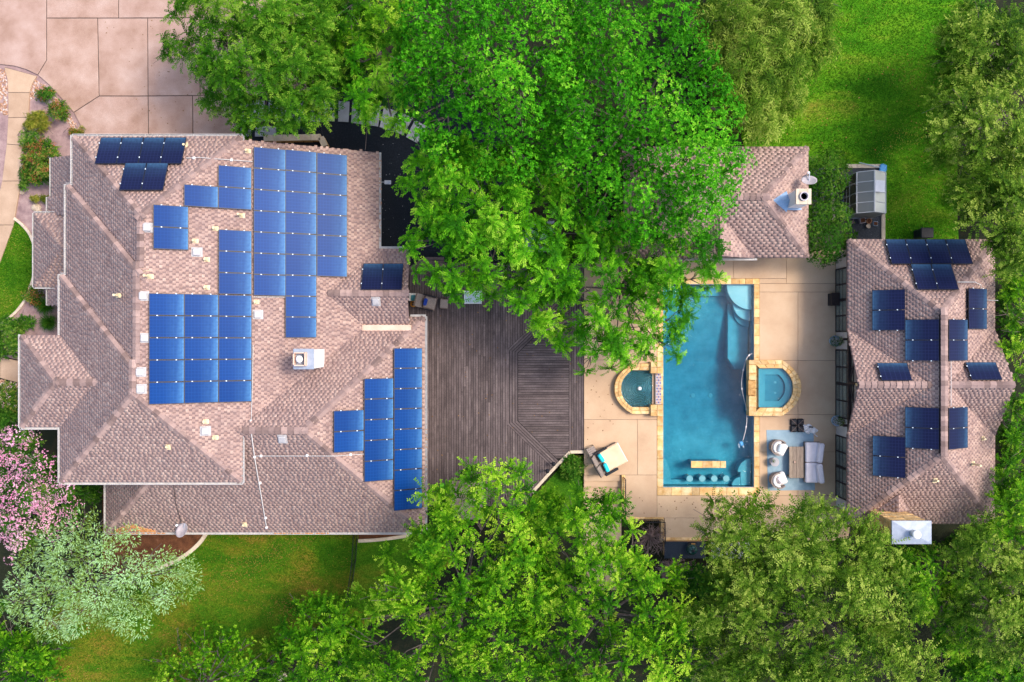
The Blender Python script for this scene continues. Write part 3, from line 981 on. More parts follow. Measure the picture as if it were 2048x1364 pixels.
MB().prism([(x0 + .02, y0 + .02), (x1 - .02, y0 + .02), (x1 - .02, y0 + .3), (x0 + .02, y0 + .3)], -.8, -.3, .03).build('bench', M['plaster'], pool)
for px_, py_ in ((1385, 791), (1420, 791)):
    c = P(px_, py_, -1.28)
    MB().lathe([(.13, 0), (.13, .03), (.09, .05)], c, 18).build('drain_cover', M['plaster_step'], pool)
# swim-up bar and stools
bx0, bx1, by0, by1 = PX(1382, .5), PX(1452, .5), PY(936, .5), PY(922, .5)
MB().box(((bx0 + bx1) / 2, (by0 + by1) / 2, -.2), (bx1 - bx0 - .3, by1 - by0 - .12, 1.2)).build('bar_pedestal', M['plaster'], pool)
stone_run(pool, bx0, by0, bx1, by1, .42, .52, 'x', rng, .4, .65, 'bar_stone')
for px_ in (1379, 1404, 1428, 1452):
    c = P(px_, 957, 0.1)
    MB().lathe([(.15, -.8), (.14, -.05), (.175, -.03), (.18, .03), (.16, .05)], c, 18).build('stool', M['plaster_step'], pool, smooth=False)
# coping
cw = .3
stone_run(pool, PX(1314, T), y1 - .01, PX(1519, T), PY(557, T), T - .06, T + .02, 'x', rng, .3, .7)
stone_run(pool, PX(1314, T), PY(991, T), PX(1519, T), y0 + .01, T - .06, T + .02, 'x', rng, .35, .8)
stone_run(pool, PX(1314, T), y0 + .01, x0 + .01, y1 - .01, T - .06, T + .02, 'y', rng, .35, .8)
stone_run(pool, x1 - .01, y0 + .01, PX(1519, T), y1 - .01, T - .06, T + .02, 'y', rng, .35, .8)


def raised_basin(name, lab, px_flat, px_arc, y_top, y_bot, side, h, wl, watermat, inner_bench):
    """D-shaped raised basin: flat side against the pool, bowed side away from it"""
    z = T + h
    zf = T + .012
    fx = PX(px_flat, z)
    ax = PX(px_arc, z)
    ya, yb = PY(y_top, z), PY(y_bot, z)
    cy, hy = (ya + yb) / 2, (ya - yb) / 2
    root = thing(name, lab, 'spa' if name == 'hot_tub' else 'fountain', (fx, cy, T))
    w = .44 if inner_bench else .36
    kx = (ax - fx)

    def outline(ins, n=12):
        """bowed outline, from the top flat corner round to the bottom flat corner"""
        s = 1 if kx > 0 else -1
        straight = fx + kx * .62
        pts = [(fx + s * ins, cy + hy - ins)]
        yy = hy - ins
        ex = ax - s * ins
        for k in range(n + 1):
            t = -1 + 2 * k / n
            yv = -t * yy
            xv = straight + (ex - straight) * (1 - abs(t) ** 2.3)
            pts.append((xv, cy + yv))
        pts.append((fx + s * ins, cy - hy + ins))
        return pts
    out, inn = outline(0), outline(w)
    # wall body
    m_ = len(out)
    b_ = MB()
    vs_ = [(x, y, zf - .3) for x, y in out] + [(x, y, z - .06) for x, y in out] + [(x, y, z - .06) for x, y in inn] + [(x, y, zf) for x, y in inn]
    fs_ = []
    for k in range(m_ - 1):
        for r_ in range(3):
            fs_.append((r_ * m_ + k, r_ * m_ + k + 1, (r_ + 1) * m_ + k + 1, (r_ + 1) * m_ + k))
    b_.add(vs_, fs_).build('basin_wall', M['rough_stone'], root)
    MB().prism(inn, zf - .02, zf).build('basin_floor', M['spa_floor'], root)
    MB().prism(inset(ccw(inn), .004), zf + .003, T + wl).build('water', watermat, root)
    if inner_bench:
        bi = inset(ccw(inn), .34)
        o2 = ccw(inset(ccw(inn), .01))
        nn = len(o2)
        bb = MB()
        bb.add([(x, y, zf + .14) for x, y in o2] + [(x, y, zf + .14) for x, y in bi] + [(x, y, zf) for x, y in bi],
               [(k, (k + 1) % nn, nn + (k + 1) % nn, nn + k) for k in range(nn)] + [(nn + k, nn + (k + 1) % nn, 2 * nn + (k + 1) % nn, 2 * nn + k) for k in range(nn)])
        bb.build('bench', M['spa_floor'], root)
        for dy in (-.28, .28):
            MB().lathe([(.07, 0), (.07, .02), (.04, .03)], (fx + kx * .52, cy + dy, zf), 14).build('jet', M['plaster_step'], root)
    # coping stones: split every outline segment into two rings
    mid = [((a[0] + c[0]) / 2, (a[1] + c[1]) / 2) for a, c in zip(out, inn)]
    rr = random.Random(len(lab))
    for (A, B) in ((out, mid), (mid, inn)):
        for k in range(m_ - 1):
            p0, p1, q1, q0 = Vector(A[k]), Vector(A[k + 1]), Vector(B[k + 1]), Vector(B[k])
            L = (p1 - p0).length
            cuts = max(1, round(L / rr.uniform(.38, .6)))
            for c_ in range(cuts):
                t0, t1 = c_ / cuts, (c_ + 1) / cuts
                poly = [p0.lerp(p1, t0), p0.lerp(p1, t1), q0.lerp(q1, t1), q0.lerp(q1, t0)]
                MB().prism(inset(ccw([tuple(v) for v in poly]), .005), z - .06, z + rr.uniform(-.008, .012), .01).build('coping_stone', M['limestone'], root)
    return root, fx, cy, hy, z, zf


spa, fx, cy, hy, z, zf = raised_basin('hot_tub', 'D-shaped blue hot tub with golden stone rim beside the pool', 1503, 1603, 720, 832, 'r', .4, .3, M['spa_water'], True)
for (ya, yb, zz, mt) in ((cy + hy, cy + .42, z, 'limestone'), (cy - .42, cy - hy, z, 'limestone'), (cy + .41, cy - .41, z - .12, 'rough_stone')):
    stone_run(spa, fx - .14, yb, fx + .26, ya, T - .1, zz, 'y', rng, .3, .5, 'weir_stone', mt)
fnt, fx, cy, hy, z, zf = raised_basin('fountain_basin', 'bow-fronted rippling fountain basin with stone rim and tile spillway', 1320, 1229, 727, 828, 'l', .34, .12, M['fountain_water'], False)
for (ya, yb) in ((cy + hy + .1, cy + hy - .52), (cy - hy + .5, cy - hy - .1)):
    stone_run(fnt, fx - .52, yb, fx - .19, ya, T - .1, z + .16, 'y', rng, .28, .34, 'pier_stone')
    stone_run(fnt, fx - .185, yb, fx + .15, ya, T - .1, z + .165, 'y', rng, .28, .34, 'pier_stone')
MB().box((fx - .05, cy, T + .03), (.3, (hy - .5) * 2, .26)).build('spillway_tile', M['concrete_grey'], fnt)
tile_me = None
for i in range(3):
    for j in range(11):
        q = (fx - .14 + i * .09 + (.02 if j % 2 else 0), cy - hy + .6 + j * (2 * hy - 1.2) / 10, T + .165)
        MB().box(q, (.06, .07, .014), R(45)).build('tile', M['fabric_blue'] if (i + j) % 2 else M['terracotta'], fnt)
MB().lathe([(.05, 0), (.11, .03), (.07, .06), (.02, .1)], (fx - 1.05, cy, T + .1), 14).build('bubbler', M['white_box'], fnt, smooth=True)

# pool cleaner with its floating hose
hp = [(1505, 707), (1499, 709), (1492, 718), (1487, 737), (1483, 760), (1483, 775), (1487, 795), (1493, 815), (1494, 840), (1491, 862), (1486, 880)]
hw = [P(a, c, WL + .01) for a, c in smoothpoly(hp, 2, False)]
pc = thing('pool_cleaner', 'white floating cleaner hose trailing to blue suction head in pool', 'pool cleaner', hw[-1])
MB().tube(hw, .022, 6).build('hose', M['white_metal'], pc, smooth=True)
for k in (6, 14, 22, 30, 36):
    if k < len(hw):
        MB().lathe([(.02, -.03), (.045, -.02), (.045, .02), (.02, .03)], hw[k], 10).build('float', M['white_box'], pc)
e = hw[-1]
MB().rbox((e.x - .06, e.y - .2, WL - .1), (.2, .26, .14), .04, .3).build('suction_head', M['blue_plastic'], pc)
for sx in (-.12, .1):
    MB().box((e.x - .06 + sx, e.y - .32, WL - .13), (.05, .24, .06), .3 + sx).build('skirt_fin', M['fabric_pale_blue'], pc)

# ------------------------------------------------------------------ timber deck
deck = MB()
dk_poly = pxpoly([(800, 556), (852, 526), (1166, 526), (1166, 902), (1139, 902), (1062, 982), (1062, 1012), (800, 1012)], T)
deck.prism(dk_poly, 0, T - .05)
deck = tag(deck.build('deck', M['deck_dark'], org=P(1000, 780, 0)), 'dark weathered timber deck between house and pool terrace', 'deck')


def line_y(ptA, ptB, x):
    return ptA[1] + (ptB[1] - ptA[1]) * (x - ptA[0]) / (ptB[0] - ptA[0])


def vboard(x0, x1, ya0, ya1, yb0, yb1, rr):
    """board running along Y between two slanted ends (ya = low end, yb = high end, at x0 and x1)"""
    if max(yb0 - ya0, yb1 - ya1) < .03:
        return
    ya0, ya1 = min(ya0, yb0 - .003), min(ya1, yb1 - .003)
    dz = rr.uniform(-.003, .003)
    MB().prism([(x0, ya0), (x1, ya1), (x1, yb1), (x0, yb0)], T - .03, T + dz, .004).build('board', M['deck'], deck)


rr = random.Random(3)
pitch, gap = .131, .022
OA, OB, OC, OD = P(1014, 700, T), P(1138, 580, T), P(1014, 848, T), P(1138, 968, T)      # outer lines of the framed bay
IA, IB, IC, ID = P(1036, 706, T), P(1138, 607, T), P(1036, 842, T), P(1138, 941, T)
K1, K2, K0 = P(1139, 902, T), P(1062, 982, T), P(1062, 1012, T)
xw = PX(800, T)
while xw < PX(1166, T) - .03:
    xe = xw + pitch - gap
    ends = []
    for x in (xw, xe):
        top = line_y(P(800, 556, T), P(852, 526, T), x) if x < PX(852, T) else PY(526, T)
        if x < K2.x:
            bot = K0.y
        elif x < K1.x:
            bot = line_y(K2, K1, x)
        else:
            bot = K1.y
        ends.append((top, bot))
    (t0, b0), (t1, b1) = ends
    xm = (xw + xe) / 2
    if OA.x - .02 < xm < OB.x:
        vboard(xw, xe, line_y(OA, OB, xw) + gap, line_y(OA, OB, xe) + gap, t0, t1, rr)
        vboard(xw, xe, b0, b1, max(b0, line_y(OC, OD, xw) - gap), max(b1, line_y(OC, OD, xe) - gap), rr)
    else:
        # long runs are butted from two or three lengths
        cuts = sorted(rr.uniform(b0 + 1.2, t0 - 1.2) for _ in range(rr.choice((1, 2, 2))))
        lo0, lo1 = b0, b1
        for c_ in cuts:
            if c_ - lo0 > .8:
                vboard(xw, xe, lo0, lo1, c_, c_, rr)
                lo0 = lo1 = c_ + .006
        vboard(xw, xe, lo0, lo1, t0, t1, rr)
    xw += pitch
# frame of the bay: four parallel boards on each side
for k in range(4):
    f0, f1 = k / 4, (k + 1) / 4 - .05
    a0, a1 = OA.lerp(IA, f0), OA.lerp(IA, f1)
    b0, b1 = OB.lerp(IB, f0), OB.lerp(IB, f1)
    c0, c1 = OC.lerp(IC, f0), OC.lerp(IC, f1)
    d0, d1 = OD.lerp(ID, f0), OD.lerp(ID, f1)
    MB().prism([a0[:2], a1[:2], c1[:2], c0[:2]], T - .03, T + .001, .004).build('border_board', M['deck'], deck)
    MB().prism([a0[:2], a1[:2], b1[:2], b0[:2]], T - .03, T + .002, .004).build('border_board', M['deck'], deck)
    # lower diagonal is cut by the planter kerb
    def cut(p, q):
        # intersection of p-q with K2-K1
        d = q - p
        e_ = K1 - K2
        den = d.x * e_.y - d.y * e_.x
        t = ((K2.x - p.x) * e_.y - (K2.y - p.y) * e_.x) / den
        return p + d * min(1, max(0, t))
    g0, g1 = cut(c0, d0), cut(c1, d1)
    MB().prism([c0[:2], c1[:2], g1[:2], g0[:2]], T - .03, T + .003, .004).build('border_board', M['deck'], deck)
yy = ID.y
while yy < IB.y:
    ye = yy + pitch - gap
    ym = (yy + ye) / 2
    xl = []
    for y in (yy, ye):
        x = IA.x + .006
        if y > IA.y:
            x = IA.x + (y - IA.y) * (IB.x - IA.x) / (IB.y - IA.y) + .006
        elif y < IC.y:
            x = IC.x + (y - IC.y) * (ID.x - IC.x) / (ID.y - IC.y) + .006
        xr = IB.x - .012
        if y < K1.y:
            xr = min(xr, K2.x + (y - K2.y) * (K1.x - K2.x) / (K1.y - K2.y) - .01)
        xl.append((x, xr))
    if xl[0][1] - xl[0][0] > .06 and xl[1][1] - xl[1][0] > .06:
        MB().prism([(xl[0][0], yy), (xl[0][1], yy), (xl[1][1], ye), (xl[1][0], ye)], T - .03, T + rr.uniform(-.003, .003), .004).build('board', M['deck'], deck)
    yy += pitch

# step at the gravel corner and planter kerb
stp = thing('deck_step', 'dark timber step at deck corner beside black gravel', 'steps', P(832, 528, 0))
for k in range(2):
    o = k * 7
    MB().prism(ccw(pxpoly([(806, 549 - o), (850, 521 - o), (888, 521 - o), (888, 527 - o), (852, 527 - o), (808, 555 - o)], .3)), .22, .3 - .001 * k, .005).build('tread_board', M['deck'], stp)
MB().prism(ccw(pxpoly([(806, 545), (850, 516), (888, 516), (888, 526), (852, 526), (808, 553)], .2)), 0, .21).build('riser', M['deck_dark'], stp)
pk = thing('planter_kerb', 'pale bent coping rail around sunken planting pocket at deck corner', 'kerb', P(1110, 935, 0))
line = [P(1167, 903.5, T), P(1140, 904, T), P(1102, 943, T), P(1064, 985, T)]
for a, c in zip(line[:-1], line[1:]):
    d = (c - a).to_2d().normalized()
    nn = Vector((-d.y, d.x)) * .085
    q = [tuple(a.to_2d() + nn), tuple(c.to_2d() + nn), tuple(c.to_2d() - nn), tuple(a.to_2d() - nn)]
    MB().prism(inset(ccw(q), .004), T - .05, T + .05, .012).build('coping_board', M['curb'], pk)
    q2 = inset(ccw(q), .03)
    MB().prism(q2, 0, T - .05).build('kerb_wall', M['fascia'], pk)
for lab, (px_, py_) in (('black bollard path light near the terrace end of planter kerb', (1109, 927)), ('black bollard path light midway along planter kerb', (1097, 941))):
    c = P(px_ - 3, py_ - 2, T)
    o = thing('path_light', lab, 'lamp', c)
    MB().tube([c, c + Vector((0, 0, .5))], .03, 8).build('post', M['black_metal'], o)
    MB().lathe([(.11, .5), (.12, .53), (.05, .6), (.02, .62)], c, 12).build('cap', M['black_metal'], o)

# ------------------------------------------------------------------ roofs
def facet_frame(pts, u=None):
    pts = [Vector(p) for p in pts]
    nrm = Vector()
    for i in range(len(pts)):
        a, b_ = pts[i], pts[(i + 1) % len(pts)]
        nrm += Vector(((a.y - b_.y) * (a.z + b_.z), (a.z - b_.z) * (a.x + b_.x), (a.x - b_.x) * (a.y + b_.y)))
    nrm.normalize()
    if nrm.z < 0:
        nrm = -nrm
    u = Vector((nrm.y, -nrm.x, 0)).normalized() if u is None else Vector(u)
    v = nrm.cross(u).normalized()
    if v.z < 0:
        v, u = -v, -u
    return pts, nrm, u, v


def shingle_mesh(pts, seed, course=.138, tooth=.225, fill=.75, thick=.01):
    pts, nrm, u, v = facet_frame(pts)
    o = pts[0]
    uv = np.array([((p - o).dot(u), (p - o).dot(v)) for p in pts])
    umin, vmin = uv.min(0)
    umax, vmax = uv.max(0)
    rng_ = np.random.default_rng(seed)
    rows = np.arange(vmin + .01, vmax, course)
    C = []
    for i, r_ in enumerate(rows):
        off = (i % 2) * tooth * .5 + rng_.uniform(-.03, .03)
        us = np.arange(umin + off, umax, tooth)
        us = us + rng_.uniform(-.025, .025, len(us))
        w = tooth * np.clip(rng_.normal(fill, .11, len(us)), .35, .9)
        C.append(np.stack([us, us + w, np.full(len(us), r_), np.full(len(us), r_ + course * 1.0)], 1))
    C = np.concatenate(C)
    cu, cv = (C[:, 0] + C[:, 1]) / 2, (C[:, 2] + C[:, 3]) / 2
    C = C[in_poly(cu, cv, uv)]
    n_ = len(C)
    tint = np.clip(rng_.normal(.5, .2, n_), 0, 1)
    # patches of older and newer bundles
    h0, h1 = thick, .003
    quads = [(0, 2, h0), (1, 2, h0), (1, 3, h1), (0, 3, h1), (0, 2, -.004), (1, 2, -.004), (1, 3, -.004), (0, 3, -.004)]
    U = np.array(u); V = np.array(v); N = np.array(nrm); O = np.array(o)
    verts = np.zeros((n_, 8, 3))
    for k, (a, b_, h) in enumerate(quads):
        verts[:, k] = O + C[:, a:a + 1] * U + C[:, b_:b_ + 1] * V + h * N
    faces = np.array([(0, 1, 2, 3), (4, 5, 1, 0), (5, 6, 2, 1), (7, 4, 0, 3)])
    idx = (np.arange(n_)[:, None, None] * 8 + faces[None]).reshape(-1, 4)
    return verts.reshape(-1, 3), idx, np.repeat(tint, 4)


def np_mesh(name, verts, faces, mat, tint=None, org=None):
    me = bpy.data.meshes.new(name)
    if org is not None:
        verts = verts - np.array(org)
    nf, k = faces.shape
    me.vertices.add(len(verts))
    me.vertices.foreach_set('co', np.ascontiguousarray(verts, dtype=np.float32).ravel())
    me.loops.add(nf * k)
    me.loops.foreach_set('vertex_index', faces.astype(np.int32).ravel())
    me.polygons.add(nf)
    me.polygons.foreach_set('loop_start', np.arange(0, nf * k, k, dtype=np.int32))
    me.polygons.foreach_set('loop_total', np.full(nf, k, dtype=np.int32))
    me.materials.append(mat)
    if tint is not None:
        at = me.attributes.new('tint', 'FLOAT', 'FACE')
        at.data.foreach_set('value', tint.astype(np.float32))
    me.update(calc_edges=True)
    return me


SEED = [100]


def roof_face(house, pts, mat='shingle', course=.138, tooth=.225, fill=.75, thick=.15):
    SEED[0] += 1
    pts, nrm, u, v = facet_frame(pts)
    n_ = len(pts)
    b_ = MB()
    ar = sum(pts[i].x * pts[(i + 1) % n_].y - pts[(i + 1) % n_].x * pts[i].y for i in range(n_))
    q = pts if ar > 0 else list(reversed(pts))
    vs = [(p.x, p.y, p.z - .001) for p in q] + [(p.x, p.y, p.z - thick) for p in q]
    fs = [tuple(range(n_)), tuple(range(2 * n_ - 1, n_ - 1, -1))] + [(k, n_ + k, n_ + (k + 1) % n_, (k + 1) % n_) for k in range(n_)]
    sl_ = b_.add(vs, fs).build('roof_slope', M['shingle_base'], house)
    V, F, tint = shingle_mesh(pts, SEED[0], course, tooth, fill)
    me = np_mesh('shingle_courses', V, F, M[mat], tint, ORG[house.name])
    link('shingle_courses', me, sl_, kind='stuff')
    return sl_


def make_cap_mesh(L=.37, w=.165, drop=.065, t=.025):
    b_ = MB()
    vs = []
    for x, lift in ((0, .05), (L, .008)):
        vs += [(x, -w, -drop + lift), (x, 0, lift), (x, w, -drop + lift), (x, -w, -drop + lift - t), (x, 0, lift - t), (x, w, -drop + lift - t)]
    fs = [(0, 6, 7, 1), (1, 7, 8, 2), (0, 1, 4, 3), (1, 2, 5, 4), (0, 3, 9, 6), (2, 8, 11, 5), (6, 9, 10, 7), (7, 10, 11, 8)]
    me = bpy.data.meshes.new('ridge_cap')
    b_.add(vs, fs)
    me.from_pydata(b_.v, [], b_.f)
    me.materials.append(M['cap'])
    return me


CAPME = make_cap_mesh()
CAPME2 = make_cap_mesh(.37, .16, .085)


def caps(slope, A, B, step=.3, hip=False, s0=0.0, s1=0.0):
    """a row of overlapping cap shingles from A (low) to B (high)"""
    A, B = Vector(A), Vector(B)
    d = B - A
    L = d.length
    d.normalize()
    up = Vector((0, 0, 1))
    y = up.cross(d).normalized()
    zz = d.cross(y).normalized()
    rot = Matrix((d, y, zz)).transposed().to_quaternion()
    t = s0
    while t < L - s1:
        o = bpy.data.objects.new('ridge_cap', CAPME2 if hip else CAPME)
        COL.objects.link(o)
        o.parent = slope
        o.rotation_mode = 'QUATERNION'
        o.rotation_quaternion = rot
        o.location = A + d * t + zz * .022 - ORG[slope.name]
        t += step


def gutter(house, a, b_, mat='white_metal', w=.1, zoff=-.05, out=.05):
    a, b_ = Vector(a), Vector(b_)
    d = (b_ - a).normalized()
    nrm = Vector((d.y, -d.x, 0))
    L = (b_ - a).length
    n = nrm * w
    m_ = MB()
    # open trough: outer lip, floor, back
    for (o0, o1, z0, z1) in ((0, .012, -.1, .0), (0, w, -.11, -.1), (w - .018, w, -.1, .018)):
        p0, p1 = a + nrm * o0, a + nrm * o1
        q0, q1 = b_ + nrm * o0, b_ + nrm * o1
        m_.add([(p0.x, p0.y, a.z + z0), (p1.x, p1.y, a.z + z0), (q1.x, q1.y, b_.z + z0), (q0.x, q0.y, b_.z + z0),
                (p0.x, p0.y, a.z + z1), (p1.x, p1.y, a.z + z1), (q1.x, q1.y, b_.z + z1), (q0.x, q0.y, b_.z + z1)],
               [(0, 3, 2, 1), (4, 5, 6, 7), (0, 1, 5, 4), (1, 2, 6, 5), (2, 3, 7, 6), (3, 0, 4, 7)])
    k = int(L / .55)
    for i in range(k + 1):
        c = a + d * (L * i / max(1, k)) + nrm * w / 2
        m_.box((c.x, c.y, a.z + (b_.z - a.z) * i / max(1, k) - .004), (.02 if abs(d.x) > .5 else w, w if abs(d.x) > .5 else .02, .012))
    return m_.build('gutter', M[mat], house)


class Plane:
    """roof plane z = z0 + gx*X + gy*Y"""
    def __init__(s, z0, gx, gy):
        s.z0, s.gx, s.gy = z0, gx, gy

    def z(s, X, Y):
        return s.z0 + s.gx * X + s.gy * Y

    def hit(s, px, py, off=0.0):
        a, b_ = (px - 1024) / FPX, (682 - py) / FPX
        q = s.gx * a + s.gy * b_
        z0 = s.z0 + off * s.normal().z ** -1
        z = (z0 + CAM_H * q) / (1 + q)
        return Vector((a * (CAM_H - z), b_ * (CAM_H - z), z))

    def normal(s):
        return Vector((-s.gx, -s.gy, 1)).normalized()

    def frame(s):
        """x down the slope, y along the eave, z out of the roof"""
        n_ = s.normal()
        dn = Vector((-s.gx, -s.gy, -(s.gx ** 2 + s.gy ** 2))).normalized()
        return dn, n_.cross(dn).normalized(), n_


E = 5.58
PT = .425
house = thing('main_house', 'large house with brown shingled hip roofs and rows of solar panels', 'house', (-14, 0, 0))


def wall_box(h, x0, x1, y0, y1, z0, z1, mat='house_wall', name='wall'):
    return MB().prism([(x0, y0), (x1, y0), (x1, y1), (x0, y1)], z0, z1).build(name, M[mat], h)


wall_box(house, -20.15, -13.2, -6.15, 9.1, 0, 5.5)
wall_box(house, -22.6, -20.16, -3.56, -.22, 0, 5.45)
wall_box(house, -19.9, -13.21, -9.1, -6.16, 0, 3.05)
wall_box(house, -13.19, -4.9, -9.1, .75, 0, 3.05)
wall_box(house, -13.19, -7.15, .76, 8.95, 0, 3.05)
wall_box(house, -7.14, -5.6, .9, 4.2, 0, 3.0)
MB().add([(-13.2, 8.95, 3.0), (-7.15, 8.95, 3.0), (-13.2, 8.95, 5.5), (-13.2, 8.85, 3.0), (-7.15, 8.85, 3.0), (-13.2, 8.85, 5.5)],
         [(0, 2, 1), (3, 4, 5), (0, 1, 4, 3), (1, 2, 5, 4), (2, 0, 3, 5)]).build('gable_wall', M['house_wall'], house)
MB().add([(-5.6, .9, 2.98), (-5.6, 4.2, 2.98), (-5.6, 2.35, 3.8), (-5.7, .9, 2.98), (-5.7, 4.2, 2.98), (-5.7, 2.35, 3.8)],
         [(0, 1, 2), (5, 4, 3), (0, 3, 4, 1), (1, 4, 5, 2), (2, 5, 3, 0)]).build('gable_wall', M['house_wall'], house)

PE = Plane(E + PT * -12.7, -PT, 0)                    # main east slope
PN1 = Plane(E + PT * 9.63, 0, -PT)                    # north hip
PW3 = Plane(E + PT * 21.24, PT, 0)
PS = Plane(E + PT * 6.65, 0, PT)
PSE = Plane(3 - .5 * 4.37, -.5, 0)                    # lower east slope
PSS = Plane(3 + .5 * 9.617, 0, .5)                    # lower south slope
PSN = Plane(3 + .5 * 1.23, 0, -.5)
PGN = Plane(3 + .457 * 4.645, 0, -.457)
PGS = Plane(4.05 - .457 * 2.35, 0, .457)


def on(pl, pts):
    return [(x, y, pl.z(x, y)) for x, y in pts]


rE = roof_face(house, on(PE, [(-6.68, .95), (-6.68, 9.46), (-12.62, 9.46), (-12.7, 9.63), (-16.68, 5.66), (-16.68, 3.2), (-16.83, 3.2), (-16.83, -1.17), (-16.97, -1.17), (-16.97, -2.38), (-12.7, -6.65), (-12.7, -4.3)]))
rW1 = roof_face(house, [(-20.65, 9.63, E), (-20.65, 6.6, E), (-16.68, 2.6, 7.267), (-16.68, 5.66, 7.267)])
rN1 = roof_face(house, [(-12.7, 9.63, E), (-20.65, 9.63, E), (-16.68, 5.66, 7.267)])
rW2 = roof_face(house, [(-20.95, 7.33, E), (-20.95, 2.4, E), (-16.83, -1.8, 7.333), (-16.83, 3.2, 7.333)])
rW3 = roof_face(house, [(-21.24, 3.1, E), (-21.24, -6.65, E), (-16.97, -2.38, 7.395), (-16.97, -1.17, 7.395)])
rS = roof_face(house, [(-21.24, -6.65, E), (-12.7, -6.65, E), (-16.97, -2.38, 7.395)])
rWN = roof_face(house, [(-21.1, .28, E), (-23.1, .28, E), (-20.93, -1.89, 6.5), (-19.0, -1.89, 6.5)])
rWS = roof_face(house, [(-23.1, -4.06, E), (-21.1, -4.06, E), (-19.0, -1.89, 6.5), (-20.93, -1.89, 6.5)])
rWW = roof_face(house, [(-23.1, .28, E), (-23.1, -4.06, E), (-20.93, -1.89, 6.5)])
rSE = roof_face(house, [(-4.37, -9.617, 3), (-4.37, 1.23, 3), (-9.79, -4.19, 5.71)])
rSS = roof_face(house, [(-20.4, -9.617, 3), (-4.37, -9.617, 3), (-9.79, -4.19, 5.71), (-14.97, -4.19, 5.71)])
rSW = roof_face(house, [(-20.4, -5.9, 3), (-20.4, -9.617, 3), (-16.7, -5.9, 4.86)])
rSN = roof_face(house, [(-4.37, 1.23, 3), (-6.6, 1.23, 3), (-13.1, -4.19, 5.71), (-9.79, -4.19, 5.71)])
rGN = roof_face(house, on(PGN, [(-5.12, 4.645), (-6.7, 4.645), (-9.15, 2.35), (-5.12, 2.35)]))
rGS = roof_face(house, on(PGS, [(-7.2, .6), (-5.12, .6), (-5.12, 2.35), (-9.15, 2.35)]))
# low porch roofs on the entry side
for q in ([(-23.15, 9.2, 3.0), (-23.15, 7.2, 3.0), (-20.1, 7.2, 4.3), (-20.1, 9.2, 4.3)], [(-23.33, 7.25, 3.0), (-23.33, 6.3, 3.0), (-20.1, 6.3, 4.35), (-20.1, 7.25, 4.35)],
          [(-23.33, 2.8, 3.0), (-23.33, 1.8, 3.0), (-20.1, 1.8, 4.35), (-20.1, 2.8, 4.35)],
          [(-23.9, 6.4, 3.2), (-23.9, 2.7, 3.2), (-22.05, 4.55, 3.99)], [(-20.1, 6.4, 3.2), (-23.9, 6.4, 3.2), (-22.05, 4.55, 3.99), (-20.1, 4.55, 3.99)],
          [(-23.9, 2.7, 3.2), (-20.1, 2.7, 3.2), (-20.1, 4.55, 3.99), (-22.05, 4.55, 3.99)]):
    roof_face(house, q)
wall_box(house, -22.7, -20.16, 2.2, 8.8, 0, 2.95)
MB().prism([(-22.9, 2.9), (-20.16, 2.9), (-20.16, 6.1), (-22.9, 6.1)], 2.9, 3.2).build('porch_beam', M['house_wall'], house)

caps(rN1, (-20.6, 9.58, E), (-16.68, 5.66, 7.267), hip=True)
caps(rN1, (-12.75, 9.58, E), (-16.68, 5.66, 7.267), hip=True)
caps(rE, (-16.68, 3.3, 7.267), (-16.68, 5.7, 7.267))
caps(rW2, (-20.9, 7.28, E), (-16.83, 3.2, 7.333), hip=True)
caps(rE, (-16.83, -1.0, 7.333), (-16.83, 3.3, 7.333))
caps(rW3, (-21.19, 3.05, E), (-16.97, -1.17, 7.395), hip=True)
caps(rE, (-16.97, -2.4, 7.395), (-16.97, -1.1, 7.395))
caps(rS, (-21.19, -6.6, E), (-16.97, -2.38, 7.395), hip=True)
caps(rS, (-12.75, -6.6, E), (-16.97, -2.38, 7.395), hip=True)
caps(rWN, (-23.05, .23, E), (-20.93, -1.89, 6.5), hip=True)
caps(rWS, (-23.05, -4.01, E), (-20.93, -1.89, 6.5), hip=True)
caps(rWN, (-21.0, -1.89, 6.5), (-19.1, -1.89, 6.5))
caps(rSE, (-4.42, -9.57, 3), (-9.79, -4.19, 5.71), hip=True)
caps(rSE, (-4.42, 1.18, 3), (-9.79, -4.19, 5.71), hip=True)
caps(rSS, (-12.6, -4.19, 5.71), (-9.75, -4.19, 5.71))
caps(rSW, (-20.35, -9.57, 3), (-17.2, -6.4, 4.6), hip=True)
caps(rGN, (-9.0, 2.35, 4.05), (-5.15, 2.35, 4.05))

for a, b_ in (((-20.65, 9.63), (-12.68, 9.63)), ((-20.65, 7.35), (-20.65, 9.68)), ((-20.95, 3.12), (-20.95, 7.36)), ((-21.24, .3), (-21.24, 3.13)), ((-23.1, -4.06), (-23.1, .3)),
              ((-23.15, .28), (-21.3, .28)), ((-21.24, -6.65), (-21.24, -4.06)), ((-12.68, -6.65), (-21.28, -6.65)), ((-12.7, -4.5), (-12.7, -6.68)), ((-21.3, -4.06), (-23.14, -4.06)),
              ((-20.95, 7.33), (-20.66, 7.33)), ((-21.24, 3.1), (-20.96, 3.1)), ((-12.7, 9.66), (-12.7, 9.44))):
    A3, B3 = (*a, E - .01), (*b_, E - .01)
    c = Vector((a[0] + b_[0], a[1] + b_[1], 0)) / 2
    # trough lies on the side away from the roof
    d = (Vector(B3) - Vector(A3)).normalized()
    nrm = Vector((d.y, -d.x, 0))
    gutter(house, *((A3, B3) if nrm.dot(c - Vector((-17, 1, 0))) > 0 else (B3, A3)))
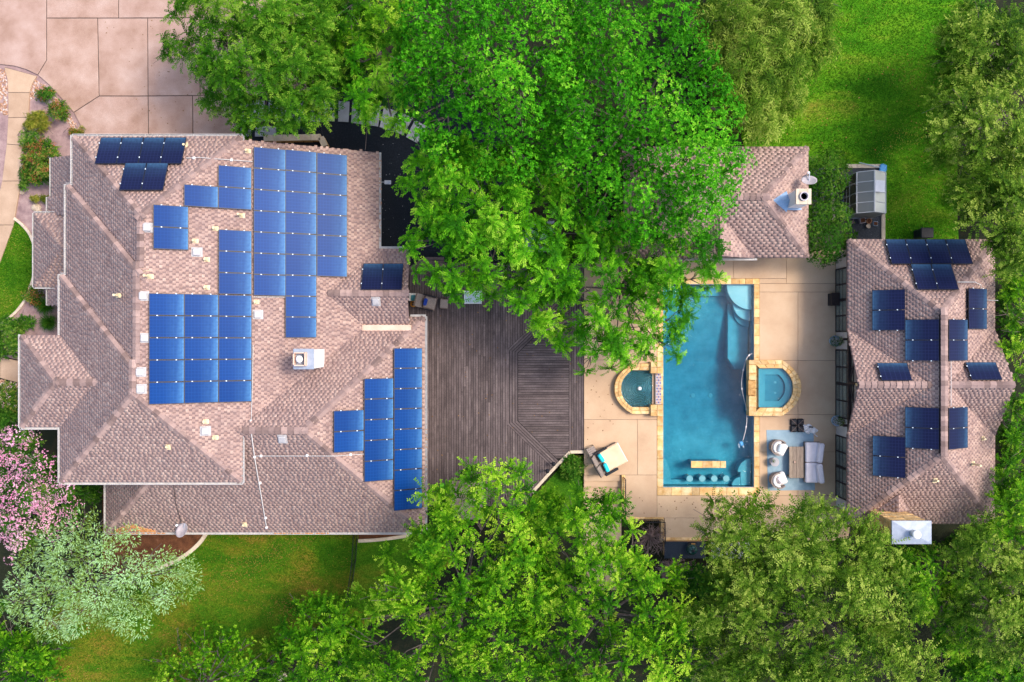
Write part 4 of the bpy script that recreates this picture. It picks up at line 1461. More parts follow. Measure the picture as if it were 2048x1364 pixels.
for a, b_, z in (((-6.68, 9.46), (-6.68, 4.68), 3.0), ((-5.12, 4.645), (-6.66, 4.645), 2.99), ((-4.37, 1.23), (-4.37, -9.617), 2.99), ((-4.33, -9.617), (-20.4, -9.617), 2.99), ((-20.4, -9.617), (-20.4, -6.4), 2.99), ((-5.1, 1.23), (-4.34, 1.23), 2.99)):
    A3, B3 = (*a, z), (*b_, z)
    d = (Vector(B3) - Vector(A3)).normalized()
    nrm = Vector((d.y, -d.x, 0))
    c = (Vector(A3) + Vector(B3)) / 2
    g = gutter(house, *((A3, B3) if nrm.dot(c - Vector((-11, -2, 3))) > 0 else (B3, A3)))
for a, b_, z in (((-23.15, 9.2), (-23.15, 7.2), 2.98), ((-23.33, 7.22), (-23.33, 6.3), 2.98), ((-23.9, 6.4), (-23.9, 2.7), 3.18), ((-23.33, 2.75), (-23.33, 1.8), 2.98), ((-23.9, 6.4), (-21.6, 6.4), 3.18), ((-21.6, 2.7), (-23.9, 2.7), 3.18)):
    A3, B3 = (*a, z), (*b_, z)
    d = (Vector(B3) - Vector(A3)).normalized()
    nrm = Vector((d.y, -d.x, 0))
    c = (Vector(A3) + Vector(B3)) / 2
    gutter(house, *((A3, B3) if nrm.dot(c - Vector((-21, 4.5, 3))) > 0 else (B3, A3)), w=.08)
# leaf litter lying in the low gutters
for a, b_ in (((-6.62, 5.0), (-6.62, 9.2)), ((-4.31, -8.9), (-4.31, -4.2)), ((-20.3, -9.67), (-17.4, -9.67)), ((-12.0, -9.67), (-9.2, -9.67))):
    rg = np.random.default_rng(int(abs(a[0] * 10)))
    n_ = 70
    t = rg.uniform(0, 1, n_)
    cs = [(a[0] + (b_[0] - a[0]) * k + rg.uniform(-.03, .03), a[1] + (b_[1] - a[1]) * k + rg.uniform(-.03, .03), 2.93) for k in t]
    ico_cloud(cs, rg.uniform(.02, .05, n_), 3).build('gutter_litter', M['fascia'], house, kind='stuff')
# pile of brown litter at the low south-west eave
rg = np.random.default_rng(2)
cs = []
for k in range(260):
    x = rg.uniform(-19.9, -17.9)
    h_ = .35 * math.exp(-((x + 19.0) / .7) ** 2) + .06
    y = -9.58 + rg.uniform(0, h_)
    cs.append((x, y, PSS.z(x, y) + .02))
ico_cloud(cs, rg.uniform(.02, .05, len(cs)), 4).build('leaf_litter', M['fascia'], house, kind='stuff')

# flashing strip in the cricket valley
fl = MB()
zc = PGS.z(0, .66) + .1
fl.add([(-7.45, .52, zc), (-5.02, .52, zc), (-5.02, .8, zc + .05), (-7.45, .8, zc + .05), (-7.45, .52, zc - .12), (-5.02, .52, zc - .12), (-5.02, .8, zc - .12), (-7.45, .8, zc - .12)],
       [(0, 1, 2, 3), (0, 4, 5, 1), (1, 5, 6, 2), (2, 6, 7, 3), (3, 7, 4, 0)])
fl.build('valley_flashing', M['flash'], house)

# chimney on the main roof
cx0, cx1, cy0, cy1 = -10.06, -9.14, -1.29, -.37
ch = MB().box(((cx0 + cx1) / 2, (cy0 + cy1) / 2, 5.0), (cx1 - cx0 - .04, cy1 - cy0 - .04, 2.5)).build('chimney', M['white_box'], house)
MB().rbox(((cx0 + cx1) / 2, (cy0 + cy1) / 2, 6.3), (cx1 - cx0 + .03, cy1 - cy0 + .03, .08), .02).build('chimney_cap', M['grey_metal'], ch)
for (c, s) in (((-9.7 + .25, -.83, 6.5), (.05, .62, .34)), ((-9.7, -.83 + .29, 6.5), (.5, .05, .34)), ((-9.7, -.83 - .29, 6.5), (.5, .05, .34)), ((-9.7 - .27, -.83, 6.5), (.05, .5, .34))):
    MB().box(c, s).build('chimney_shroud', M['flash'], ch)
MB().lathe([(.13, 0), (.13, .24), (.16, .26), (.16, .3), (.06, .34)], (-9.72, -.83, 6.33), 20).build('flue_cap', M['white_box'], ch, smooth=True)
MB().box((-9.2, -1.28, 4.12), (.24, .2, .06), 0).build('chimney_flashing', M['white_box'], ch)


def roof_box_vent(pl, px, py, parent, s=(.34, .34, .13)):
    c = pl.hit(px, py, .0)
    x, y, n_ = pl.frame()
    m_ = Matrix((x, y, n_)).transposed().to_4x4()
    m_.translation = c
    b_ = MB()
    b_.rbox((0, 0, s[2] / 2 + .01), (s[0], s[1], s[2]), .03, m=m_)
    b_.box((.02, 0, .012), (s[0] + .14, s[1] + .1, .02), m=m_)
    b_.build('roof_vent', M['pale_vent'], parent)


def pipe_vent(pl, px, py, parent, h=.28, r=.055):
    c = pl.hit(px, py)
    x, y, n_ = pl.frame()
    m_ = Matrix((x, y, n_)).transposed().to_4x4()
    m_.translation = c
    b_ = MB()
    b_.box((.02, 0, .02), (.26, .2, .02), m=m_)
    b_.tube([c, c + Vector((0, 0, h))], r, 10)
    b_.lathe([(r * 2.0, .0), (r * 1.2, .1)], c, 10)
    b_.build('vent_pipe', M['cream_pipe'], parent)


for px_, py_, pl, in ((294, 455, PE), (393, 504, PE), (286, 592, PE), (289, 676, PE), (280, 744, PE), (281, 778, PE), (410, 862, PE), (515, 629, PE), (565, 877, PSS), (752, 602, PGS)):
    roof_box_vent(pl, px_, py_, house)
for px_, py_, pl, h_ in ((371, 291, PN1, .25), (495, 302, PE, .25), (483, 431, PE, .5), (430, 457, PE, .25), (390, 482, PE, .25), (413, 519, PE, .25), (300, 553, PE, .6), (413, 575, PE, .25),
                         (238, 591, PW3, .5), (512, 604, PE, .2), (411, 843, PE, .25), (430, 875, PE, .25), (337, 893, PS, .25), (490, 1048, PSS, .3)):
    pipe_vent(pl, px_, py_, house, h_)


def conduit(name, parent, pts, r=.016, boxes=()):
    W = [pl.hit(a, c, .07) for a, c, pl in pts]
    MB().tube(W, r, 6).build(name, M['white_metal'], parent)
    for a, c, pl in boxes:
        q = pl.hit(a, c, .05)
        x, y, n_ = pl.frame()
        m_ = Matrix((x, y, n_)).transposed().to_4x4()
        m_.translation = q
        MB().rbox((0, 0, .0), (.11, .12, .08), .015, m=m_).build('junction_box', M['white_box'], parent)


conduit('conduit', house, [(372, 316, PN1), (400, 315, PN1), (437, 318, PE), (505, 323, PE)], boxes=[(388, 316, PN1), (463, 320, PE)])
conduit('conduit', house, [(506, 690, PE), (505, 760, PE), (503, 825, PE), (502, 858, PE)], boxes=[(502, 842, PE)])
conduit('conduit', house, [(503, 868, PSS), (509, 914, PSS), (533, 1054, PSS)], .024, boxes=[(509, 914, PSS), (520, 966, PSS), (531, 1036, PSS), (533, 1055, PSS)])
conduit('conduit', house, [(509, 912, PSS), (660, 912, PSS), (672, 912, PSE), (728, 908, PSE)], boxes=[(614, 911, PSS), (522, 912, PSS), (701, 909, PSE)])
conduit('conduit', house, [(507, 594, PE), (572, 594, PE)], .018)
MB().tube([PSS.hit(347, 968, .03), PSS.hit(352, 1010, .03), PSS.hit(362, 1045, .03)], .012, 5).build('dish_cable', M['black_metal'], house)
MB().tube([PW3.hit(236, 560, .02) + Vector((.9, .3, .2)), PE.hit(300, 540, .05)], .012, 5).build('antenna_wire', M['cream_pipe'], house)

# wall lamp on the gravel side
wl_ = thing('wall_lamp', 'small grey floodlight on bracket over the black gravel', 'lamp', (-6.55, 8.0, 2.8))
MB().tube([(-6.6, 8.03, 2.75), (-6.42, 8.03, 2.75)], .025, 6).build('arm', M['slab'], wl_)
MB().rbox((-6.28, 8.02, 2.75), (.34, .2, .08), .02).build('lamp_head', M['slab'], wl_)


# ------------------------------------------------------------------ solar panels
def panel_proto(L, W, tag_):
    fr = MB()
    hx, hy = L / 2, W / 2
    for c, s in (((0, hy - .012, .02), (L, .024, .04)), ((0, -hy + .012, .02), (L, .024, .04)), ((hx - .012, 0, .02), (.024, W - .048, .04)), ((-hx + .012, 0, .02), (.024, W - .048, .04)), ((0, 0, .006), (L - .05, W - .05, .012))):
        fr.box(c, s)
    fme = bpy.data.meshes.new('frame')
    fme.from_pydata(fr.v, [], fr.f)
    fme.materials.append(M['panel_frame'])
    out = {}
    for nm in ('panel_bright_sky', 'panel_dim_sky'):
        g = MB().box((0, 0, .026), (L - .046, W - .046, .022))
        gme = bpy.data.meshes.new('glass')
        gme.from_pydata(g.v, [], g.f)
        gme.materials.append(M[nm])
        out[nm] = gme
    ck = MB().box((0, 0, .048), (.055, .04, .018))
    cme = bpy.data.meshes.new('clamp')
    cme.from_pydata(ck.v, [], ck.f)
    cme.materials.append(M['clamp'])
    rl = MB()
    for x in (-L * .27, L * .27):
        rl.box((x, 0, -.05), (.045, W + .02, .06))
    rme = bpy.data.meshes.new('rail')
    rme.from_pydata(rl.v, [], rl.f)
    rme.materials.append(M['panel_frame'])
    return fme, out, cme, rme


PL = 1.462
PROTO = {False: panel_proto(PL, .985, 'p'), True: panel_proto(.985, PL, 'l')}


def place_panel(pl, centre, lab, group, mat, land=False, off=.13, clamps=1):
    x, y, n_ = pl.frame()
    fme, gl, cme, rme = PROTO[land]
    o = bpy.data.objects.new('solar_panel', None)
    o.empty_display_size = .2
    COL.objects.link(o)
    m_ = Matrix((x, y, n_)).transposed().to_4x4()
    m_.translation = centre
    o.matrix_world = m_
    tag(o, lab, 'solar panel', group)
    for nm, me in (('frame', fme), ('glass', gl[mat]), ('mounting_rail', rme)):
        c = bpy.data.objects.new(nm, me)
        COL.objects.link(c)
        c.parent = o
    L, W = (.985, PL) if land else (PL, .985)
    for sx in (-.27, .27):
        for sy in ((-1, 1) if clamps == 2 else (1,)):
            c = bpy.data.objects.new('clamp', cme)
            COL.objects.link(c)
            c.parent = o
            c.location = (sx * L, sy * (W / 2 + .006), 0)
    return o


ORD = ('first', 'second', 'third', 'fourth', 'fifth', 'sixth', 'seventh', 'eighth', 'ninth')


def panel_column(pl, x0, y0, x1, y1, n_, lab, group, mat, rev, land=False):
    """n panels side by side along the eave, centred on the pixel box"""
    c = pl.hit((x0 + x1) / 2, (y0 + y1) / 2, .13)
    dx, dy, dn = pl.frame()
    pitch_ = (PL if land else .985) + .016
    for k in range(n_):
        t = (k - (n_ - 1) / 2) * pitch_
        place_panel(pl, c + dy * t, lab.replace('{o}', ORD[n_ - 1 - k if rev else k]), group, mat, land)


gA = 'tall blue array below the ridge of the main house'
gB = 'square array of fifteen panels on the main house'
gD = 'deck-side array of the main house'
gP = 'solar panels of the pool house'
panel_column(PE, 508, 296, 571, 592, 7, '{o} blue panel from driveway end in ridge-side column of tall array', gA, 'panel_bright_sky', 1)
panel_column(PE, 571, 302, 633, 675, 9, '{o} blue panel from driveway end in longest column, pointing at white chimney', gA, 'panel_bright_sky', 1)
panel_column(PE, 633, 308, 695, 553, 6, '{o} blue panel from driveway end in lowest column above the black gravel', gA, 'panel_bright_sky', 1)
panel_column(PE, 437, 332, 503, 419, 2, '{o} blue panel from the white conduit in the upper pair beside tall array', gA, 'panel_bright_sky', 1)
panel_column(PE, 368, 370, 437, 415, 1, 'single blue panel attached on ridge side of the conduit pair', gA, 'panel_bright_sky', 1)
panel_column(PE, 306, 410, 378, 500, 2, '{o} blue panel from driveway end of the isolated pair below house ridge', gA, 'panel_bright_sky', 1)
panel_column(PE, 437, 460, 504, 589, 3, '{o} blue panel from driveway end of three-panel column above the square array', gA, 'panel_bright_sky', 1)
panel_column(PE, 298, 588, 369, 807, 5, '{o} blue panel from driveway end in ridge-side column of square fifteen-panel array', gB, 'panel_bright_sky', 1)
panel_column(PE, 369, 588, 437, 806, 5, '{o} blue panel from driveway end in centre column of square fifteen-panel array', gB, 'panel_bright_sky', 1)
panel_column(PE, 437, 589, 504, 805, 5, '{o} blue panel from driveway end in chimney-side column of square fifteen-panel array', gB, 'panel_bright_sky', 1)
panel_column(PN1, 193, 276, 372, 327, 4, '{o} dimly reflecting panel from front path in row of four above driveway gutter', 'navy panels above the driveway', 'panel_dim_sky', 1)
panel_column(PN1, 240, 327, 337, 380, 2, '{o} dimly reflecting panel from front path in pair above the driveway row', 'navy panels above the driveway', 'panel_dim_sky', 1)
panel_column(PSE, 667, 821, 728, 903, 2, '{o} blue panel from small gable end in short highest column of deck-side array', gD, 'panel_bright_sky', 1)
panel_column(PSE, 728, 757, 787, 961, 5, '{o} blue panel from small gable end in middle column of deck-side array', gD, 'panel_bright_sky', 1)
panel_column(PSE, 787, 697, 845, 1018, 8, '{o} blue panel from small gable end in long column along deck gutter', gD, 'panel_bright_sky', 1)
panel_column(PGN, 723, 527, 807, 580, 2, '{o} dark panel from the deck edge in pair on the small gable', 'pair on the small gable', 'panel_dim_sky', 0)

# ------------------------------------------------------------------ pool house
ph = thing('pool_house', 'shingled pool house with cross gable, black glazed doors and stone chimney', 'house', (20.5, -2, 0))
HE, HP = 3.0, .535
WX0, WX1, WY0, WY1 = 16.85, 24.26, -9.19, 5.12
RX, RZ = 20.555, HE + HP * 3.705
BW = PX(1672, T)
wb = MB()
wb.prism([(BW, WY0 + .4), (WX1 - .45, WY0 + .4), (WX1 - .45, WY1 - .4), (BW, WY1 - .4)], .0, 2.98)
wb.build('wall', M['stucco'], ph)
HW, HEa = Plane(HE - HP * WX0, HP, 0), Plane(HE + HP * WX1, -HP, 0)
HN, HS = Plane(HE + HP * WY1, 0, -HP), Plane(HE - HP * WY0, 0, HP)
ry1, ry0 = WY1 - 3.705, WY0 + 3.705
GY, GZ, GH = -2.1, 4.75, 2.69
vx = WX0 + (GZ - HE) / HP
vx2 = WX1 - (GZ - HE) / HP
pW = roof_face(ph, on(HW, [(WX0, WY1), (WX0, GY + GH), (vx, GY), (WX0, GY - GH), (WX0, WY0), (RX, ry0), (RX, ry1)]))
pE = roof_face(ph, on(HEa, [(WX1, WY0), (WX1, GY - GH), (vx2, GY), (WX1, GY + GH), (WX1, WY1), (RX, ry1), (RX, ry0)]))
pN = roof_face(ph, on(HN, [(WX1, WY1), (WX0, WY1), (RX, ry1)]))
pS = roof_face(ph, on(HS, [(WX0, WY0), (WX1, WY0), (RX, ry0)]))
GY, GZ, GH = -2.1, 4.75, 2.69
GX0, GX1 = 16.66, 24.15
gp = (GZ - HE) / GH
GN, GS = Plane(GZ + gp * GY, 0, -gp), Plane(GZ - gp * GY, 0, gp)
vx = WX0 + (GZ - HE) / HP
pGN = roof_face(ph, on(GN, [(WX0, GY + GH), (vx + .12, GY), (GX0, GY)]))
pGS = roof_face(ph, on(GS, [(WX0, GY - GH), (vx + .12, GY), (GX0, GY)]))
vx2 = WX1 - (GZ - HE) / HP
pGN2 = roof_face(ph, on(GN, [(WX1, GY + GH), (vx2 - .12, GY), (GX1, GY)]))
pGS2 = roof_face(ph, on(GS, [(WX1, GY - GH), (vx2 - .12, GY), (GX1, GY)]))
for s_, a in ((pN, (WX0 + .05, WY1 - .05, HE)), (pN, (WX1 - .05, WY1 - .05, HE))):
    caps(s_, a, (RX, ry1, RZ), hip=True)
for s_, a in ((pS, (WX0 + .05, WY0 + .05, HE)), (pS, (WX1 - .05, WY0 + .05, HE))):
    caps(s_, a, (RX, ry0, RZ), hip=True)
caps(pGN, (GX0, GY, GZ), (vx, GY, GZ))
caps(pGN2, (GX1, GY, GZ), (vx2, GY, GZ))
MB().box((RX, (ry0 + ry1) / 2, RZ + .03), (.26, ry1 - ry0 - .05, .2)).build('ridge_vent_box', M['timber'], ph)
rv = MB().box((RX, (ry0 + ry1) / 2, RZ + .14), (.34, ry1 - ry0, .03)).build('ridge_vent_lid', M['shingle_base'], ph)
caps(rv, (RX, ry0, RZ + .17), (RX, ry1 - .1, RZ + .17), .24)
# little saddle behind the chimney
pSad = roof_face(ph, [(18.1, -8.4, 3.42), (18.95, -7.55, 3.95), (18.95, -8.4, 3.95)])
roof_face(ph, [(19.8, -8.4, 3.42), (18.95, -7.55, 3.95), (18.95, -8.4, 3.95)])
# timber truss and glass in the west gable
tx = WX0 + .12
tr_ = MB()
tr_.box((tx, GY, HE - .06), (.16, GH * 2 - .1, .16))
MB().box((tx, GY, HE - .06), (.16, GH * 2 - .1, .16)).build('tie_beam', M['timber'], ph)
for s_ in (-1, 1):
    MB().add([(tx - .06, GY + s_ * (GH - .02), HE - .13), (tx + .06, GY + s_ * (GH - .02), HE - .13), (tx + .06, GY, GZ - .17), (tx - .06, GY, GZ - .17),
              (tx - .06, GY + s_ * (GH - .02), HE - .3), (tx + .06, GY + s_ * (GH - .02), HE - .3), (tx + .06, GY, GZ - .34), (tx - .06, GY, GZ - .34)],
             [(0, 1, 2, 3), (7, 6, 5, 4), (0, 4, 5, 1), (1, 5, 6, 2), (2, 6, 7, 3), (3, 7, 4, 0)]).build('truss_rafter', M['timber'], ph)
    MB().tube([(tx, GY + s_ * .1, HE + .02), (tx, GY + s_ * 1.2, HE + .55)], .05, 4).build('truss_strut', M['timber'], ph)
    MB().box((tx + .1, GY + s_ * (GH - .5), HE - .45), (.5, .12, .12)).build('bracket', M['timber'], ph)
MB().box((tx, GY, (HE + GZ) / 2 - .15), (.14, .14, GZ - HE - .2)).build('king_post', M['timber'], ph)
MB().box((tx - .1, GY, GZ - .25), (.5, .12, .12)).build('ridge_beam_end', M['limestone'], ph)
MB().add([(BW, GY - GH + .5, 2.97), (BW, GY + GH - .5, 2.97), (BW, GY, GZ - .22), (BW + .1, GY - GH + .5, 2.97), (BW + .1, GY + GH - .5, 2.97), (BW + .1, GY, GZ - .22)],
         [(0, 2, 1), (3, 4, 5), (0, 1, 4, 3), (1, 2, 5, 4), (2, 0, 3, 5)]).build('gable_window', M['window_glass'], ph)
# glazed door units
for (pa, pb) in ((540, 663), (700, 832), (870, 990)):
    ya, yb = PY(pa, T), PY(pb, T)
    unit = MB().box((BW - .005, (ya + yb) / 2, T + 1.15), (.03, ya - yb, 2.24)).build('glazed_door', M['slab'], ph)
    stiles = 4
    for k in range(stiles + 1):
        y = yb + (ya - yb) * k / stiles
        MB().box((BW - .03, y, T + 1.15), (.03, .08 if k != 2 else .15, 2.26)).build('door_stile', M['black_metal'], unit)
    for zz in (.06, .5, .95, 1.4, 1.85, 2.24):
        MB().box((BW - .028, (ya + yb) / 2, T + zz), (.022, ya - yb, .05 if zz > .1 else .12)).build('muntin', M['black_metal'], unit)
    for k in range(stiles):
        for j, (za, zb) in enumerate(((.12, .475), (.525, .925), (.975, 1.375), (1.425, 1.825), (1.875, 2.2))):
            y0_, y1_ = yb + (ya - yb) * k / stiles + .05, yb + (ya - yb) * (k + 1) / stiles - .05
            MB().box((BW - .024, (y0_ + y1_) / 2, T + (za + zb) / 2), (.012, y1_ - y0_, zb - za)).build('pane', M['door_pane'], unit)
MB().box((BW - .01, PY(620, T), T + 1.0), (.02, .2, .3)).build('wall_switch_panel', M['stucco'], ph)
# stone chimney with metal cap
ccx, ccy = 18.62, -8.92
chm = MB().box((ccx, ccy, 2.9), (1.66, .96, 5.8)).build('chimney', M['rough_stone'], ph)
rr = random.Random(8)
for side in ('n', 'w', 'e', 's'):
    z = 2.6
    while z < 5.72:
        h_ = rr.uniform(.16, .26)
        if z + h_ > 5.78:
            h_ = 5.78 - z
        L = 1.66 if side in 'ns' else .96
        a = -L / 2
        while a < L / 2 - .02:
            l = min(rr.uniform(.2, .5), L / 2 - a)
            if L / 2 - a - l < .1:
                l = L / 2 - a
            o_ = rr.uniform(.015, .04)
            if side in 'ns':
                sgn = 1 if side == 'n' else -1
                MB().box((ccx + a + l / 2, ccy + sgn * (.48 + o_ / 2), z + h_ / 2), (l - .015, o_, h_ - .015)).build('stone', M['limestone'], chm)
            else:
                sgn = 1 if side == 'e' else -1
                MB().box((ccx + sgn * (.83 + o_ / 2), ccy + a + l / 2, z + h_ / 2), (o_, l - .015, h_ - .015)).build('stone', M['limestone'], chm)
            a += l
        z += h_
cp = MB()
cp.add([(ccx - .92, ccy - .54, 5.8), (ccx + .92, ccy - .54, 5.8), (ccx + .92, ccy + .54, 5.8), (ccx - .92, ccy + .54, 5.8),
        (ccx - .92, ccy - .54, 5.9), (ccx + .92, ccy - .54, 5.9), (ccx + .92, ccy + .54, 5.9), (ccx - .92, ccy + .54, 5.9),
        (ccx - .2, ccy - .12, 6.02), (ccx + .2, ccy - .12, 6.02), (ccx + .2, ccy + .12, 6.02), (ccx - .2, ccy + .12, 6.02)],
       [(0, 3, 2, 1), (0, 1, 5, 4), (1, 2, 6, 5), (2, 3, 7, 6), (3, 0, 4, 7), (4, 5, 9, 8), (5, 6, 10, 9), (6, 7, 11, 10), (7, 4, 8, 11), (8, 9, 10, 11)])
cp.build('chimney_cap', M['grey_metal'], chm)
MB().lathe([(.16, -.1), (.16, .3), (.2, .31), (.2, .36), (.08, .4)], (ccx, ccy, 6.02), 22).build('flue_cap', M['white_box'], chm, smooth=True)
for px_, py_, pl, h_ in ((1945, 927, HEa, .7), (1965, 877, HEa, .25), (1870, 960, HS, .3), (1957, 1032, HS, .2)):
    pipe_vent(pl, px_, py_, ph, h_)
conduit('conduit', ph, [(1915, 564, HN), (1950, 564, HN), (1962, 570, HEa), (1962, 578, HEa)], .02)
conduit('conduit', ph, [(1902, 722, HEa), (1902, 812, HEa)], .018)
conduit('conduit', ph, [(1974, 600, HEa), (1996, 601, HEa)], .016)
panel_column(HN, 1772, 479, 1942, 528, 4, '{o} dark panel from terrace side in row of four at pool house gravel eave', gP, 'panel_dim_sky', 1)
panel_column(HN, 1822, 528, 1915, 580, 2, '{o} dark panel from terrace side in pair adjoining pool house row of four', gP, 'panel_dim_sky', 1)
panel_column(HW, 1744, 580, 1810, 660, 2, '{o} panel from greenhouse end in low terrace-slope pair near pool house row of four', gP, 'panel_dim_sky', 0)
panel_column(HW, 1810, 640, 1878, 720, 2, '{o} panel from greenhouse end in terrace-slope ridge pair before the cross gable', gP, 'panel_dim_sky', 0)
panel_column(HW, 1810, 815, 1878, 897, 2, '{o} panel from cross gable in terrace-slope ridge pair toward stone chimney', gP, 'panel_dim_sky', 0)
panel_column(HW, 1745, 873, 1811, 953, 2, '{o} panel from cross gable in low terrace-slope pair toward stone chimney', gP, 'panel_dim_sky', 0)
panel_column(HEa, 1935, 578, 1974, 657, 2, '{o} panel from greenhouse end in low tree-side pair of pool house', gP, 'panel_dim_sky', 1)
panel_column(HEa, 1896, 640, 1935, 720, 2, '{o} panel from greenhouse end in tree-side ridge pair of pool house', gP, 'panel_dim_sky', 1)
panel_column(HEa, 1896, 815, 1935, 897, 2, '{o} panel from cross gable in tree-side ridge pair toward stone chimney', gP, 'panel_dim_sky', 1)
panel_column(GN, 1755, 726, 1822, 762, 1, 'single sideways panel on the terrace-side cross gable', gP, 'panel_dim_sky', 0, True)
panel_column(GN, 1932, 725, 2002, 760, 1, 'single sideways panel on the tree-side cross gable', gP, 'panel_dim_sky', 0, True)

# ------------------------------------------------------------------ cabana with chimney
cb = thing('cabana', 'small hip-roofed cabana with square chimney at the head of the pool', 'house', (11, 7, 0))
CX0, CX1, CY0, CY1 = 5.6, 14.89, 4.19, 9.77
CPT = .54
CRY, CRZ = (CY0 + CY1) / 2, 3 + CPT * 2.79
wall_box(cb, CX0 + .4, CX1 - .45, CY0 + .45, CY1 - .4, 0, 2.95, 'stucco')
CN, CS, CE = Plane(3 + CPT * CY1, 0, -CPT), Plane(3 - CPT * CY0, 0, CPT), Plane(3 + CPT * CX1, -CPT, 0)
kw = dict(course=.14, tooth=.3, fill=.95)
cN = roof_face(cb, on(CN, [(CX1, CY1), (CX0, CY1), (CX0 + 2.79, CRY), (CX1 - 2.79, CRY)]), **kw)
cS = roof_face(cb, on(CS, [(CX0, CY0), (CX1, CY0), (CX1 - 2.79, CRY), (CX0 + 2.79, CRY)]), **kw)
cE = roof_face(cb, on(CE, [(CX1, CY0), (CX1, CY1), (CX1 - 2.79, CRY)]), **kw)
cW = roof_face(cb, [(CX0, CY1, 3), (CX0, CY0, 3), (CX0 + 2.79, CRY, CRZ)], **kw)
dgx, dgz = 10.2, 4.05
roof_face(cb, [(12.15, CY0 - .03, 3), (dgx, CY0 - .03, dgz), (dgx, 6.16, dgz)], **kw)
roof_face(cb, [(8.25, CY0 - .03, 3), (dgx, CY0 - .03, dgz), (dgx, 6.16, dgz)], **kw)
MB().add([(8.5, 4.6, 2.94), (11.9, 4.6, 2.94), (dgx, 4.6, 3.8), (8.5, 4.7, 2.94), (11.9, 4.7, 2.94), (dgx, 4.7, 3.8)],
         [(0, 1, 2), (5, 4, 3), (0, 3, 4, 1), (1, 4, 5, 2), (2, 5, 3, 0)]).build('gable_wall', M['stucco'], cb)
caps(cE, (CX1 - .05, CY1 - .05, 3), (CX1 - 2.79, CRY, CRZ), hip=True)
caps(cE, (CX1 - .05, CY0 + .05, 3), (CX1 - 2.79, CRY, CRZ), hip=True)
caps(cN, (CX0 + 2.9, CRY, CRZ), (CX1 - 2.75, CRY, CRZ))
gutter(cb, (8.3, CY0 - .03, 2.98), (12.3, CY0 - .03, 2.98))
kx, ky, kz = 13.86, 6.87, 5.1
chc = MB().box((kx, ky, 4.2), (.66, .66, 1.75)).build('chimney', M['white_box'], cb)
m_ = MB()
for c, s in (((kx - .27, ky, kz + .02), (.18, .74, .09)), ((kx + .27, ky, kz + .02), (.18, .74, .09)), ((kx, ky - .27, kz + .02), (.38, .2, .09)), ((kx, ky + .27, kz + .02), (.38, .2, .09))):
    m_.box(c, s)
m_.build('chimney_crown', M['curb'], chc)
MB().lathe([(.21, .0), (.22, .14), (.17, .14), (.165, .02)], (kx, ky, kz + .02), 22).build('flue_liner', M['concrete_grey'], chc)
MB().lathe([(.16, 0), (.15, .01)], (kx, ky, kz + .03), 18).build('flue_mouth', M['black_metal'], chc)
zr = CE.z(12.75, ky)
MB().add([(12.7, ky, zr + .02), (kx - .33, ky + .52, CE.z(kx - .33, 0) + .03), (kx - .33, ky - .52, CE.z(kx - .33, 0) + .03), (kx - .33, ky, zr + .05)],
         [(0, 2, 3), (0, 3, 1), (1, 3, 2), (0, 1, 2)]).build('cricket_flashing', M['blue_metal'], cb)
MB().box((kx, ky - .37, CE.z(kx, 0) + .1), (.8, .06, .25)).build('side_flashing', M['blue_metal'], cb)


def dish(lab, foot, centre, tilt, az, r=.36):
    o = thing('satellite_dish', lab, 'satellite dish', foot)
    foot, centre = Vector(foot), Vector(centre)
    MB().tube([foot, Vector((foot.x, foot.y, centre.z - .1)), centre - Vector((0, 0, .05))], .025, 6).build('mast', M['grey_metal'], o)
    m2 = Matrix.Translation(centre) @ Matrix.Rotation(az, 4, 'Z') @ Matrix.Rotation(tilt, 4, 'Y')
    MB().lathe([(.02, 0), (r * .5, .025), (r * .8, .06), (r, .11), (r, .12), (r * .8, .072), (r * .5, .037), (.02, .012)], (0, 0, 0), 28, m=m2, sy=.86).build('reflector', M['concrete_grey'], o, smooth=True)
    tip = m2 @ Vector((.12, 0, .46))
    MB().tube([m2 @ Vector((r * .95, 0, .1)), tip], .015, 6).build('feed_arm', M['grey_metal'], o)
    MB().rbox(tuple(tip), (.1, .12, .08), .02, az).build('feed_horn', M['white_box'], o)


f0 = PSS.hit(372, 1046)
dish('grey satellite dish at the low south eave over mulch bed', f0, P(366, 1062, 3.55), R(42), R(121), .4)
f1 = CE.hit(1608, 352)
dish('blue-grey satellite dish beside the cabana chimney', f1, P(1618, 364, 4.0), R(50), R(103), .42)

# ------------------------------------------------------------------ greenhouse and things round it
gx0, gx1, gy0, gy1 = PX(1692, .1), PX(1760, .1) - .35, PY(436, .1), PY(352, .1) - .15
gx0 = 17.85
gx1 = 19.35
gh = thing('greenhouse', 'small aluminium-framed greenhouse with translucent panes on dark gravel', 'greenhouse', ((gx0 + gx1) / 2, (gy0 + gy1) / 2, .03))
gz, gr, gxm = 1.75, 2.25, 18.55
npan = 4
MB().box(((gx0 + gx1) / 2, (gy0 + gy1) / 2, .09), (gx1 - gx0 + .06, gy1 - gy0 + .06, .12)).build('base_frame', M['grey_metal'], gh)
MB().box(((gx0 + gx1) / 2, (gy0 + gy1) / 2, .05), (gx1 - gx0 - .04, gy1 - gy0 - .04, .09)).build('floor', M['mulch'], gh)
for k in range(npan + 1):
    y = gy0 + (gy1 - gy0) * k / npan
    rr_ = .022
    MB().tube([(gx0, y, .1), (gx0, y, gz)], rr_, 5).build('frame_bar', M['white_metal'], gh)
    MB().tube([(gx1, y, .1), (gx1, y, gz)], rr_, 5).build('frame_bar', M['white_metal'], gh)
    MB().tube([(gx0, y, gz), (gxm, y, gr)], rr_, 5).build('rafter', M['white_metal'], gh)
    MB().tube([(gx1, y, gz), (gxm, y, gr)], rr_, 5).build('rafter', M['white_metal'], gh)
